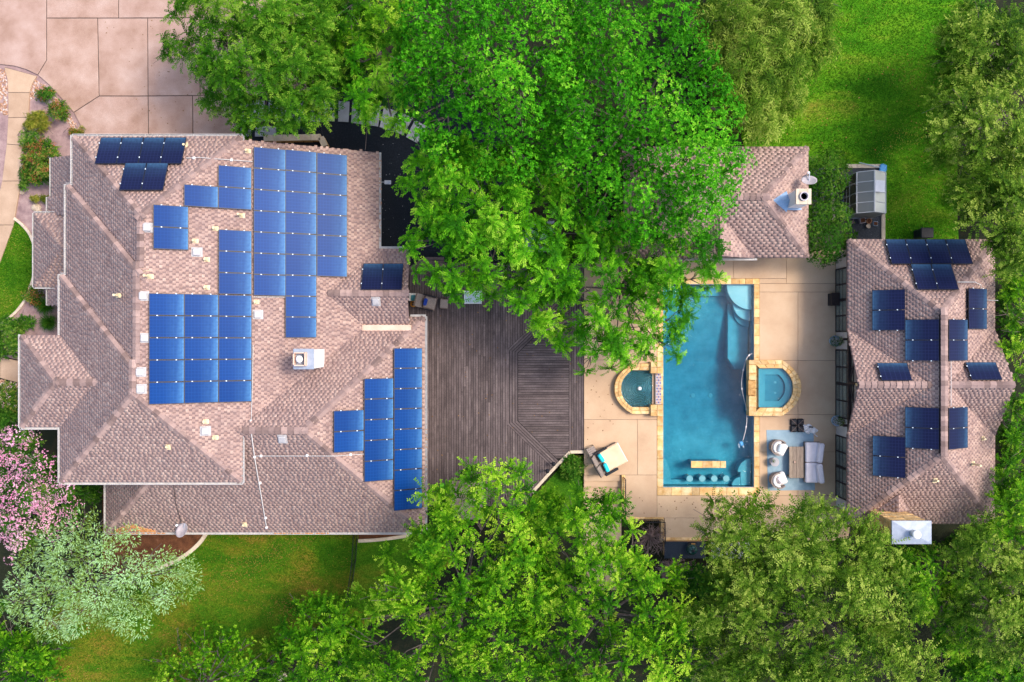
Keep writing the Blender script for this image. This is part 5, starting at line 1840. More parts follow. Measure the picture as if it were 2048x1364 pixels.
for a, b_, r_ in (((gx0, gy0, gz), (gx0, gy1, gz), .03), ((gx1, gy0, gz), (gx1, gy1, gz), .03), ((gxm, gy0, gr), (gxm, gy1, gr), .04), ((gx0, gy0, .9), (gx0, gy1, .9), .018), ((gx0, gy0, .5), (gx0, gy1, .5), .018)):
    MB().tube([a, b_], r_, 5).build('rail', M['white_metal'], gh)
for k in range(npan):
    ya, yb = gy0 + (gy1 - gy0) * k / npan + .025, gy0 + (gy1 - gy0) * (k + 1) / npan - .025
    for (xa, za, xb, zb) in ((gx0, gz, gxm, gr), (gx1, gz, gxm, gr), (gx0, .15, gx0, gz), (gx1, .15, gx1, gz)):
        MB().add([(xa, ya, za), (xb, ya, zb), (xb, yb, zb), (xa, yb, za), (xa, ya, za - .008), (xb, ya, zb - .008), (xb, yb, zb - .008), (xa, yb, za - .008)],
                 [(0, 1, 2, 3), (7, 6, 5, 4), (0, 4, 5, 1), (1, 5, 6, 2), (2, 6, 7, 3), (3, 7, 4, 0)]).build('pane', M['poly_glass'], gh)
for y in (gy0, gy1):
    MB().add([(gx0, y, .15), (gx1, y, .15), (gx1, y, gz), (gxm, y, gr), (gx0, y, gz)] + [(gx0, y + .008, .15), (gx1, y + .008, .15), (gx1, y + .008, gz), (gxm, y + .008, gr), (gx0, y + .008, gz)],
             [(0, 1, 2, 3, 4), (9, 8, 7, 6, 5)]).build('end_pane', M['poly_glass'], gh)
yv = gy0 + (gy1 - gy0) * .62
MB().add([(gxm + .02, yv - .3, gr + .05), (gx1 - .2, yv - .3, gz + .35), (gx1 - .2, yv + .3, gz + .35), (gxm + .02, yv + .3, gr + .05)] + [(gxm + .02, yv - .3, gr + .03), (gx1 - .2, yv - .3, gz + .33), (gx1 - .2, yv + .3, gz + .33), (gxm + .02, yv + .3, gr + .03)],
         [(0, 1, 2, 3), (7, 6, 5, 4), (0, 4, 5, 1), (1, 5, 6, 2), (2, 6, 7, 3), (3, 7, 4, 0)]).build('roof_hatch', M['fabric_white'], gh)
# pots under the glass
for k, (dx, dy, mt) in enumerate(((.35, .5, 'terracotta'), (.5, 1.2, 'terracotta'), (1.1, .8, 'pot_green'), (.3, 1.8, 'terracotta'), (1.0, 1.6, 'pot_green'))):
    c = Vector((gx0 + dx, gy0 + dy, .1))
    o = thing('plant_pot', ('terracotta pot inside greenhouse, closest to its door', 'terracotta pot inside greenhouse, next to the tall glass side wall', 'green glazed pot inside greenhouse near the door end', 'terracotta pot inside greenhouse, deepest from the door', 'green glazed pot inside greenhouse near the blue net end')[k], 'pot', c, 'pots inside the greenhouse')
    MB().lathe([(.09, 0), (.14, .22), (.15, .25), (.12, .25), (.11, .2)], c, 12).build('pot', M[mt], o)
    MB().lathe([(.11, .2), (.02, .23)], c, 10).build('soil', M['mulch'], o)


def pot(px, py, r, h, mat, lab, z=.03, lid='mulch'):
    c = P(px, py, z)
    o = thing('plant_pot', lab, 'pot', c)
    MB().lathe([(r * .65, 0), (r * .95, h * .85), (r, h), (r * .82, h), (r * .78, h * .8)], c, 16).build('pot', M[mat], o, smooth=False)
    MB().lathe([(r * .78, h * .8), (.02, h * .86)], c, 12).build('soil', M[lid], o)
    return o


pot(1735, 443, .15, .22, 'terracotta', 'round green-rimmed pot between grey planter and bucket by greenhouse', lid='mulch')
pot(1734, 453, .12, .18, 'curb', 'small pale empty pot in front of the green-rimmed pot', lid='curb')
for px_, py_, s_, mt, lab, rz in ((1722, 442, (.3, .28, .24), 'concrete_grey', 'square pale grey planter box at greenhouse door', .2), (1748, 448, (.26, .24, .2), 'ceramic_blue', 'small blue-grey bucket box beside pots at greenhouse', -.1)):
    c = P(px_, py_, .03)
    o = thing('planter_box', lab, 'planter', c)
    MB().rbox((c.x, c.y, c.z + s_[2] / 2), s_, .02, rz).build('box', M[mt], o)
    MB().box((c.x, c.y, c.z + s_[2] + .004), (s_[0] * .8, s_[1] * .8, .012), rz).build('soil', M['mulch'], o)
br = thing('leaf_skimmer', 'blue net head of pool leaf skimmer on a long white pole', 'pool net', P(1766, 336, .1))
MB().tube([P(1718, 325, .14), P(1740, 330, .17), P(1760, 335, .2)], .022, 6).build('pole', M['fabric_pale_blue'], br)
c = P(1766, 337, .16)
nb = MB().rbox((c.x, c.y, c.z), (.36, .44, .08), .06, -.2)
nb.build('net', M['blue_plastic'], br)
MB().tube([(c.x + .18 * math.cos(t), c.y + .24 * math.sin(t), c.z + .03) for t in np.linspace(0, 2 * math.pi, 17)], .014, 5, False).build('rim', M['blue_plastic'], br)
ct = P(1838, 470, 0)
tb = thing('trash_bin', 'black lidded bin standing on the lawn against pool house eave', 'bin', ct)
MB().rbox((ct.x, ct.y, .4), (.62, .5, .8), .06).build('body', M['black_metal'], tb)
MB().rbox((ct.x, ct.y, .84), (.68, .56, .1), .04).build('lid', M['black_metal'], tb)

# ------------------------------------------------------------------ terrace furniture
rg_ = MB().prism(ccw(pxpoly([(1533, 860), (1627, 860), (1630, 980), (1536, 981)], T + .012)), T + .001, T + .014)
tag(rg_.build('outdoor_rug', M['rug'], org=P(1580, 920, T)), 'pale blue woven outdoor rug under the lounge set', 'rug')


def barrel_chair(lab, px, py, rz, pil_mat):
    o = local_thing('barrel_chair', lab, 'chair', P(px, py, T + .014), None, rz)
    # faces +X; curved shell wraps the back and sides
    b_ = MB()
    n_ = 18
    rings = []
    for zz, ro, ri in ((.06, .38, .33), (.66, .44, .38)):
        for rad in (ro, ri):
            rings.append([(rad * math.cos(t) - .03, rad * .98 * math.sin(t), zz) for t in np.linspace(R(62), R(298), n_)])
    vs = sum(rings, [])
    f_ = []
    for k in range(n_ - 1):
        f_ += [(k, k + 1, 2 * n_ + k + 1, 2 * n_ + k), (n_ + k + 1, n_ + k, 3 * n_ + k, 3 * n_ + k + 1), (2 * n_ + k, 2 * n_ + k + 1, 3 * n_ + k + 1, 3 * n_ + k), (k + 1, k, n_ + k, n_ + k + 1)]
    f_ += [(0, 2 * n_, 3 * n_, n_), (n_ - 1, 2 * n_ - 1, 4 * n_ - 1, 3 * n_ - 1)]
    b_.add(vs, f_).build('wicker_shell', M['wicker_grey'], o)
    MB().lathe([(.3, 0), (.3, .04), (.12, .06), (.12, .14)], (0, 0, 0), 18).build('swivel_base', M['wicker'], o)
    MB().rbox((.03, 0, .2), (.72, .64, .16), .05).build('seat_base', M['wicker_grey'], o)
    MB().rbox((.1, 0, .36), (.66, .66, .18), .07).build('seat_cushion', M['fabric_white'], o)
    bc = MB()
    pts_o = [(.36 * math.cos(t) - .03, .35 * math.sin(t)) for t in np.linspace(R(105), R(255), 10)]
    pts_i = [(.22 * math.cos(t) - .02, .27 * math.sin(t)) for t in np.linspace(R(255), R(105), 10)]
    bc.prism(pts_o + pts_i, .44, .74, .04)
    bc.build('back_cushion', M['fabric_white'], o)
    MB().rbox((.02, 0, .53), (.16, .4, .26), .06, .2).build('pillow', M[pil_mat], o)
    return o


barrel_chair('white cushioned barrel chair with square pale blue pillow', 1552, 893, R(-28), 'fabric_pale_blue')
barrel_chair('white cushioned barrel chair with small grey pillow, by the round side table', 1552, 957, R(22), 'fabric_grey')

sf = local_thing('outdoor_sofa', 'long pale grey outdoor sofa with two back cushions', 'sofa', P(1622, 923, T + .014))
MB().rbox((0, 0, .17), (.84, 2.14, .22), .03).build('frame', M['teak'], sf)
MB().rbox((.33, 0, .36), (.14, 2.14, .5), .03).build('back_frame', M['teak'], sf)
for y in (-1.06, 1.06):
    for x in (-.38, .38):
        MB().box((x, y * .98, .05), (.06, .06, .1)).build('leg', M['teak'], sf)
for k, y in enumerate((-.54, .54)):
    MB().rbox((-.1, y, .36), (.66, 1.05, .17), .05).build('seat_cushion', M['fabric_grey'], sf)
    MB().rbox((.27, y, .56), (.27, 1.03, .42), .07, R(7) * (1 if k == 0 else -1)).build('back_cushion', M['fabric_grey'], sf)

tb_ = local_thing('coffee_table', 'weathered teak slatted coffee table on blue rug', 'table', P(1587.5, 922.5, T + .014))
for k in range(4):
    MB().rbox((-.285 + k * .19, 0, .38), (.183, 1.66, .04), .008).build('slat', M['teak'], tb_)
for x in (-.33, .33):
    MB().box((x, 0, .33), (.06, 1.5, .06)).build('apron', M['teak'], tb_)
    for y in (-.74, .74):
        MB().box((x, y, .16), (.07, .07, .31)).build('leg', M['teak'], tb_)
cnd = local_thing('candle_cup', 'small pink cup standing on the teak coffee table', 'cup', P(1589, 923.5, T + .41))
MB().lathe([(.04, 0), (.05, .09), (.04, .09), (.035, .03)], (0, 0, 0), 14).build('cup', M['flash'], cnd)
MB().lathe([(.038, .03), (.01, .05)], (0, 0, 0), 12).build('wax', M['fabric_white'], cnd)

sd = local_thing('side_table', 'round grey concrete drum side table between barrel chairs', 'table', P(1545, 922, T + .014))
MB().lathe([(.19, 0), (.2, .1), (.19, .34), (.22, .36), (.23, .4), (.22, .42)], (0, 0, 0), 26).build('drum', M['concrete_grey'], sd)
MB().lathe([(.2, .42), (.2, .425)], (0, 0, 0), 26).build('inset_top', M['slab'], sd)

ub = local_thing('umbrella_base', 'black square parasol base with crossed steel bars', 'umbrella base', P(1593, 850.5, T + .001))
for k, (x, y) in enumerate(((-.18, -.18), (.18, -.18), (.18, .18), (-.18, .18))):
    MB().rbox((x, y, .08), (.35, .35, .16), .05).build('weight_block', M['black_metal'], ub)
for a in (R(45), R(-45)):
    MB().box((0, 0, .17), (.98, .03, .03), a).build('cross_bar', M['wicker'], ub)
MB().lathe([(.05, .16), (.05, .32), (.04, .32)], (0, 0, 0), 12).build('socket', M['black_metal'], ub)
# folded parasol cover thrown down beside the base
cv = P(1617, 858, T)
n_ = 18
vs = []
rgc = np.random.default_rng(21)
for j in range(n_):
    for i in range(n_):
        u_, v_ = i / (n_ - 1) - .5, j / (n_ - 1) - .5
        x = u_ * .86 + .08 * math.sin(v_ * 9)
        y = v_ * .5 - .25 * u_ + .06 * math.sin(u_ * 11)
        e_ = max(0, 1 - (2 * abs(u_)) ** 4) * max(0, 1 - (2 * abs(v_)) ** 4)
        z = .01 + e_ * (.07 + .05 * math.sin(u_ * 23 + v_ * 7) + .04 * math.sin(v_ * 19 - u_ * 9) + rgc.uniform(-.01, .01))
        vs.append((cv.x + x, cv.y + y, cv.z + max(.005, z)))
m_ = MB().add(vs, [(j * n_ + i, j * n_ + i + 1, (j + 1) * n_ + i + 1, (j + 1) * n_ + i) for j in range(n_ - 1) for i in range(n_ - 1)])
tw = m_.build('crumpled_cover', M['fabric_white'], None, True, cv)
tag(tw, 'crumpled white cloth heaped beside the parasol base', 'cloth')
strap = MB()
q = P(1622, 854, T + .13)
strap.box((q.x, q.y, q.z), (.22, .07, .03), -.1)
strap.build('dark_strap', M['black_metal'], tw)

# daybed
db = local_thing('daybed', 'cream-cushioned wicker daybed with two turquoise pillows', 'daybed', P(1213, 918, T + .001), None, R(28.7))
MB().rbox((.2, 0, .17), (1.3, 1.2, .2), .03).build('base_frame', M['wicker'], db)
for x in (-.4, .8):
    for y in (-.52, .52):
        MB().box((x, y, .05), (.07, .07, .1)).build('leg', M['black_metal'], db)
MB().rbox((.33, 0, .35), (1.16, 1.16, .2), .06).build('mattress', M['fabric_cream'], db)
MB().rbox((.91, 0, .34), (.04, 1.14, .18), .015).build('mattress_piping', M['fabric_white'], db)
for s_ in (-1, 1):
    MB().rbox((-.1, s_ * .63, .54), (.78, .13, .1), .03).build('arm_rest', M['black_metal'], db)
    for x in (-.38, .14):
        MB().box((x, s_ * .62, .27), (.06, .08, .4)).build('arm_post', M['black_metal'], db)
for k, s_ in enumerate((-1, 1)):
    MB().add([(-.42, s_ * .03, .3), (-.42, s_ * .6, .3), (-.66, s_ * .56, .84), (-.68, s_ * .03, .84), (-.47, s_ * .03, .28), (-.47, s_ * .6, .28), (-.7, s_ * .56, .83), (-.72, s_ * .03, .83)],
             [(0, 1, 2, 3), (7, 6, 5, 4), (0, 4, 5, 1), (1, 5, 6, 2), (2, 6, 7, 3), (3, 7, 4, 0)]).build('back_panel', M['wicker_grey'], db)
    MB().rbox((-.24, s_ * .29, .56), (.2, .46, .26), .07, s_ * .08).build('pillow', M['fabric_cyan'], db)
MB().tube([(-.74, -.58, .82), (-.78, 0, .87), (-.74, .58, .82)], .025, 6).build('back_rail', M['black_metal'], db)
st_ = local_thing('wicker_side_table', 'small brown wicker side table tucked behind the daybed arm', 'table', P(1182, 900, T + .001), None, R(28.7))
for k in range(4):
    MB().rbox((0, -.165 + k * .11, .44), (.44, .104, .03), .006).build('slat', M['wicker_grey'], st_)
for x in (-.2, .2):
    for y in (-.19, .19):
        MB().box((x, y, .21), (.05, .05, .43)).build('leg', M['black_metal'], st_)
    MB().box((x, 0, .41), (.05, .42, .05)).build('rail', M['black_metal'], st_)

# entry mat box at the pool house
bxp = P(1664, 599.5, T)
hb = local_thing('patio_cabinet', 'black square cabinet standing at the pool house doors', 'cabinet', (bxp.x, bxp.y, T))
MB().rbox((0, 0, .28), (.46, .64, .55), .02).build('cabinet', M['black_metal'], hb)
MB().rbox((0, 0, .57), (.5, .68, .04), .01).build('lid', M['timber'], hb)

# ------------------------------------------------------------------ things on the deck
lc = local_thing('lounge_chair', 'brown wicker lounge chair with deep blue pillow on the deck', 'chair', P(858, 606, T), None, R(-14))
MB().rbox((.02, 0, .24), (.76, .74, .2), .03).build('seat_frame', M['wicker'], lc)
MB().rbox((.08, 0, .38), (.62, .6, .12), .04).build('seat_cushion', M['wicker_grey'], lc)
MB().add([(-.28, -.36, .3), (-.28, .36, .3), (-.6, .34, .86), (-.6, -.34, .86), (-.36, -.36, .28), (-.36, .36, .28), (-.68, .34, .82), (-.68, -.34, .82)],
         [(0, 1, 2, 3), (7, 6, 5, 4), (0, 4, 5, 1), (1, 5, 6, 2), (2, 6, 7, 3), (3, 7, 4, 0)]).build('backrest', M['wicker_grey'], lc)
for s_ in (-1, 1):
    MB().rbox((0, s_ * .37, .52), (.7, .07, .05), .015).build('arm_rest', M['black_metal'], lc)
    for x in (-.3, .32):
        MB().box((x, s_ * .37, .26), (.05, .05, .5)).build('leg', M['black_metal'], lc)
MB().rbox((-.14, 0, .54), (.18, .38, .26), .06).build('pillow', M['fabric_blue'], lc)
ot = local_thing('ottoman', 'brown wicker ottoman in front of the deck lounge chair', 'ottoman', P(889, 608, T), None, R(-4))
MB().rbox((0, 0, .22), (.44, .54, .2), .03).build('frame', M['wicker'], ot)
MB().rbox((0, 0, .35), (.42, .46, .1), .04).build('cushion', M['wicker_grey'], ot)
for x in (-.18, .18):
    for y in (-.23, .23):
        MB().box((x, y, .07), (.05, .05, .14)).build('leg', M['black_metal'], ot)
tc_ = local_thing('small_deck_table', 'small pale stool table carrying teal cloth by the house wall', 'table', P(827.5, 595, T), None, R(-3))
MB().rbox((0, 0, .42), (.4, .42, .05), .015).build('table_top', M['white_box'], tc_)
for x in (-.15, .15):
    for y in (-.16, .16):
        MB().box((x, y, .2), (.05, .05, .4)).build('leg', M['white_box'], tc_)
tcl = local_thing('folded_towel', 'folded teal towel lying on the small pale deck table', 'towel', P(827, 596, T + .445), None, R(-3))
MB().rbox((0, 0, .03), (.26, .3, .06), .02).build('lower_fold', M['teal_box'], tcl)
MB().rbox((.01, 0, .075), (.24, .26, .03), .012).build('upper_fold', M['teal_box'], tcl)
hs = local_thing('hose_coil', 'coiled orange garden hose on the deck beside pale table', 'hose', P(827, 608, T + .002))
MB().tube([((.17 - .004 * k / 4) * math.cos(k * .4), (.17 - .004 * k / 4) * math.sin(k * .4), .015 + .0012 * k) for k in range(64)], .016, 5).build('coil', M['orange_plastic'], hs)
MB().tube([(.1, -.05, .02), (.02, .03, .1), (-.1, .02, .05)], .014, 5).build('hose_end', M['orange_plastic'], hs)
gt = local_thing('glass_table', 'white-framed glass table on the deck under overhanging branches', 'table', P(947, 596, T))
for (c, s_) in (((0, .31, .7), (.92, .05, .05)), ((0, -.31, .7), (.92, .05, .05)), ((.44, 0, .7), (.05, .57, .05)), ((-.44, 0, .7), (.05, .57, .05))):
    MB().rbox(c, s_, .01).build('rim', M['white_box'], gt)
MB().box((0, 0, .7), (.83, .57, .02)).build('table_top', M['fabric_pale_blue'], gt)
for x in (-.42, .42):
    for y in (-.3, .3):
        MB().box((x, y, .34), (.04, .04, .68)).build('leg', M['white_box'], gt)
lm = local_thing('storage_bin', 'lime green plastic bin on the deck near the house corner', 'bin', P(885, 973, T))
MB().rbox((0, 0, .24), (.18, .4, .48), .03).build('body', M['lime_plastic'], lm)
MB().rbox((0, 0, .5), (.2, .42, .04), .015).build('lid', M['lime_plastic'], lm)
dt = local_thing('dining_table', 'grey teak dining table half hidden under tree branches on the deck', 'table', P(935, 995, T))
for k in range(7):
    MB().rbox((0, -.87 + k * .29, .72), (1.8, .28, .04), .008).build('slat', M['teak'], dt)
for x in (-.8, .8):
    for y in (-.85, .85):
        MB().box((x, y, .35), (.09, .09, .7)).build('leg', M['teak'], dt)
ws = local_thing('garden_shed', 'pale grey garden shed roof glimpsed between branches of the elm', 'shed', P(1075, 480, 0))
MB().box((0, 0, 1.0), (1.3, 1.3, 2.0)).build('wall', M['stucco'], ws)
MB().rbox((0, 0, 2.05), (1.6, 1.6, .1), .02).build('roof', M['grey_metal'], ws)

# low limestone seat wall by the stepping slabs
sw = thing('stone_seat_wall', 'low tan limestone wall against the house by stepping slabs', 'wall', P(590, 280, 0))
A_, B_, C_ = P(527, 276, .5), P(641, 274, .5), P(650, 292, .5)
pts_ = [A_, B_, C_]
for a, b_ in zip(pts_[:-1], pts_[1:]):
    d = (b_ - a).to_2d()
    L = d.length
    d.normalize()
    nn = Vector((-d.y, d.x)) * .17
    k = max(1, round(L / .55))
    for i in range(k):
        p0, p1 = a.to_2d() + d * (L * i / k), a.to_2d() + d * (L * (i + 1) / k)
        q = [tuple(p0 + nn), tuple(p1 + nn), tuple(p1 - nn), tuple(p0 - nn)]
        MB().prism(inset(ccw(q), .004), .42, .5, .01).build('cap_stone', M['curb'], sw)
        for zz in (0, .14, .28):
            MB().prism(inset(ccw(q), .02 + .012 * ((i + int(zz * 50)) % 2)), zz, zz + .135, .01).build('wall_stone', M['rough_stone'], sw)


def iron_fence(lab, pts, h, step=.12, z=0.0):
    W = [P(a, c, z) for a, c in pts]
    o = thing('iron_fence', lab, 'fence', W[0])
    pm = None
    for a, b_ in zip(W[:-1], W[1:]):
        L = (b_ - a).length
        d = (b_ - a) / L
        for zz in (.12, h - .12):
            MB().tube([a + Vector((0, 0, zz)), b_ + Vector((0, 0, zz))], .018, 4).build('rail', M['black_metal'], o)
        k = int(L / step)
        for i in range(k + 1):
            q = a + d * (L * i / k)
            big = i % 16 == 0
            MB().tube([q, q + Vector((0, 0, h + (.06 if big else 0)))], .032 if big else .011, 4).build('post' if big else 'picket', M['black_metal'], o)
    return o


iron_fence('black iron picket fence crossing the lawn from house corner', [(716, 1056), (712, 1120), (703, 1180), (693, 1240)], 1.35)
iron_fence('black iron gate fence between stepping slabs and stone seat wall', [(642, 190), (643, 235), (645, 268)], 1.5)
iron_fence('black iron picket fence along the lawn under the tree line', [(1935, 60), (1930, 150), (1925, 240), (1922, 300), (1925, 360), (1935, 440)], 1.3, .14)

# ------------------------------------------------------------------ vegetation
def unit(v):
    return v / np.maximum(np.linalg.norm(v, axis=-1, keepdims=True), 1e-9)


def leaves(base, direction, up, length, width, curl=.12):
    """kite-shaped leaf quads: base point, direction of growth, face normal"""
    side = unit(np.cross(direction, up))
    l = length[:, None]
    w = width[:, None]
    mid = base + direction * l * .5 + up * l * curl
    tip = base + direction * l
    return np.stack([base, mid + side * w, tip, mid - side * w], 1)


def clump_oak(rng, n_ros=26, n_leaf=8):
    Q, Tn = [], []
    for _ in range(n_ros):
        r_ = math.sqrt(rng.uniform(0, 1))
        a = rng.uniform(0, 6.283)
        c = np.array([r_ * math.cos(a), r_ * math.sin(a), .5 * math.sqrt(max(0, 1 - r_ * r_)) + rng.uniform(-.25, .12)])
        ax = unit(np.array([c[0] * .6, c[1] * .6, .9]))
        n = n_leaf
        t = np.arange(n) / n * 6.283 + rng.uniform(0, 6.283)
        e1 = unit(np.cross(ax, np.array([.3, .1, 1.0]) + .01))
        e2 = np.cross(ax, e1)
        out = np.cos(t)[:, None] * e1 + np.sin(t)[:, None] * e2
        tilt = rng.uniform(.05, .75, n)[:, None]
        d = unit(out + ax * tilt)
        up = unit(ax - out * tilt * .6)
        L = rng.uniform(.11, .21, n)
        Q.append(leaves(np.repeat(c[None], n, 0) + rng.normal(0, .03, (n, 3)), d, up, L, L * .26))
        Tn.append(np.clip(rng.normal(.42, .22) + rng.normal(0, .1, n), 0, 1))
    return np.concatenate(Q), np.concatenate(Tn)


def clump_spray(rng, n_tw=11, n_pair=9, droop=.35, lw=.2, ll=(.13, .2), spread=1.0, up0=.5):
    Q, Tn = [], []
    for _ in range(n_tw):
        a = rng.uniform(0, 6.283)
        reach = rng.uniform(.55, 1.15) * spread
        el = rng.uniform(.0, up0)
        k = np.linspace(.2, 1, n_pair)
        bend = rng.normal(0, .35)
        ang = a + bend * k
        x = np.cumsum(np.cos(ang)) / n_pair * reach
        y = np.cumsum(np.sin(ang)) / n_pair * reach
        z = el * k - droop * k ** 2.2 + rng.uniform(-.2, .25)
        base = np.stack([x, y, z], 1)
        fwd = unit(np.stack([np.cos(ang), np.sin(ang), np.full(n_pair, el * .4) - droop * k], 1))
        tone = np.clip(rng.normal(.4, .2) + .6 * (k - .55) + rng.normal(0, .08, n_pair), 0, 1)  # shade inside the crown painted in: inner leaves darker, twig tips lighter
        for s in (-1, 1):
            sd_ = unit(np.cross(fwd, np.array([0, 0, 1.0]))) * s
            d = unit(fwd * rng.uniform(.5, 1.1, (n_pair, 1)) + sd_ * .8 + rng.normal(0, .22, (n_pair, 3)))
            up = unit(np.stack([rng.normal(0, .35, n_pair), rng.normal(0, .35, n_pair), np.ones(n_pair)], 1))
            L = rng.uniform(ll[0], ll[1], n_pair)
            Q.append(leaves(base, d, up, L, L * lw))
            Tn.append(tone)
    return np.concatenate(Q), np.concatenate(Tn)


def clump_juniper(rng, n_tuft=32, n=9):
    Q, Tn = [], []
    for _ in range(n_tuft):
        a = rng.uniform(0, 6.283)
        r_ = math.sqrt(rng.uniform(0, 1)) * .8
        c = np.array([r_ * math.cos(a), r_ * math.sin(a), .45 * (1 - r_ * r_) + rng.uniform(-.2, .1)])
        ax = unit(np.array([c[0] * 1.1 + .1, c[1] * 1.1, .55]))
        tone0 = rng.normal(.5, .24)
        k = np.linspace(0, 1, n)
        base = c + ax * (k * .3)[:, None]
        t = k * 25 + rng.uniform(0, 6)
        e1 = unit(np.cross(ax, np.array([.3, .2, 1.0])))
        e2 = np.cross(ax, e1)
        out = np.cos(t)[:, None] * e1 + np.sin(t)[:, None] * e2
        d = unit(out * .75 + ax * .9)
        up = unit(ax * .8 - out * .5 + np.array([0, 0, .6]))
        L = (.125 * (1 - k * .5)) * rng.uniform(.8, 1.2, n)
        Q.append(leaves(base, d, up, L, L * .34))
        Tn.append(np.clip(tone0 + .45 * (k - .4) + rng.normal(0, .06, n), 0, 1))
    return np.concatenate(Q), np.concatenate(Tn)


LIB = {}
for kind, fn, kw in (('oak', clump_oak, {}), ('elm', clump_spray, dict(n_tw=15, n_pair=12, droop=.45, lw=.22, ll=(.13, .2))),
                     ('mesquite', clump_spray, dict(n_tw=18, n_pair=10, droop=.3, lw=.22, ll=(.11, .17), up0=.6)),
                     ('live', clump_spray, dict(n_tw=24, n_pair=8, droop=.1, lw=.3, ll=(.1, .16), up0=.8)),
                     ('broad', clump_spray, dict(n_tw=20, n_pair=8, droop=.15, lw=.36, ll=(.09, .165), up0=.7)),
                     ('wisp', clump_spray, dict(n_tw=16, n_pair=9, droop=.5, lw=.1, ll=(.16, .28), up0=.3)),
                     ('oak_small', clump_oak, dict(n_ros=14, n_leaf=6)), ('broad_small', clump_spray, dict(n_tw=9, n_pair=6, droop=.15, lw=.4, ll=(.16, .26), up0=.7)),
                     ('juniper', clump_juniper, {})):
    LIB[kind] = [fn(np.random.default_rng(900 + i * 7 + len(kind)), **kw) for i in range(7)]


def poly_dist(x, y, poly):
    p = np.asarray(poly, float)
    best = np.full(len(x), 1e9)
    for i in range(len(p)):
        a, b_ = p[i], p[(i + 1) % len(p)]
        d = b_ - a
        t = np.clip(((x - a[0]) * d[0] + (y - a[1]) * d[1]) / (d @ d + 1e-9), 0, 1)
        best = np.minimum(best, np.hypot(x - a[0] - t * d[0], y - a[1] - t * d[1]))
    return best


def crown_mesh(centres, scales, tilts, kind, rng, tint_shift, squash=1.0):
    V, Tt = [], []
    lib = LIB[kind]
    pick = rng.integers(0, len(lib), len(centres))
    for c, s, tl, k, ts in zip(centres, scales, tilts, pick, tint_shift):
        q, t = lib[k]
        a = rng.uniform(0, 6.283)
        ca, sa = math.cos(a), math.sin(a)
        n_ = unit(np.array([tl[0], tl[1], 1.0]))
        e1 = unit(np.cross(np.array([0, 1.0, 0]), n_))
        e2 = np.cross(n_, e1)
        B = np.stack([e1, e2, n_], 0)
        rot = np.array([[ca, sa, 0], [-sa, ca, 0], [0, 0, 1]])
        m_ = (np.diag([1, 1, squash]) @ rot @ B) * s
        V.append(q @ m_ + c)
        Tt.append(np.clip(t + ts, 0, 1))
    V = np.concatenate(V)
    Tt = np.concatenate(Tt)
    return V.reshape(-1, 3), np.arange(len(V) * 4).reshape(-1, 4), Tt


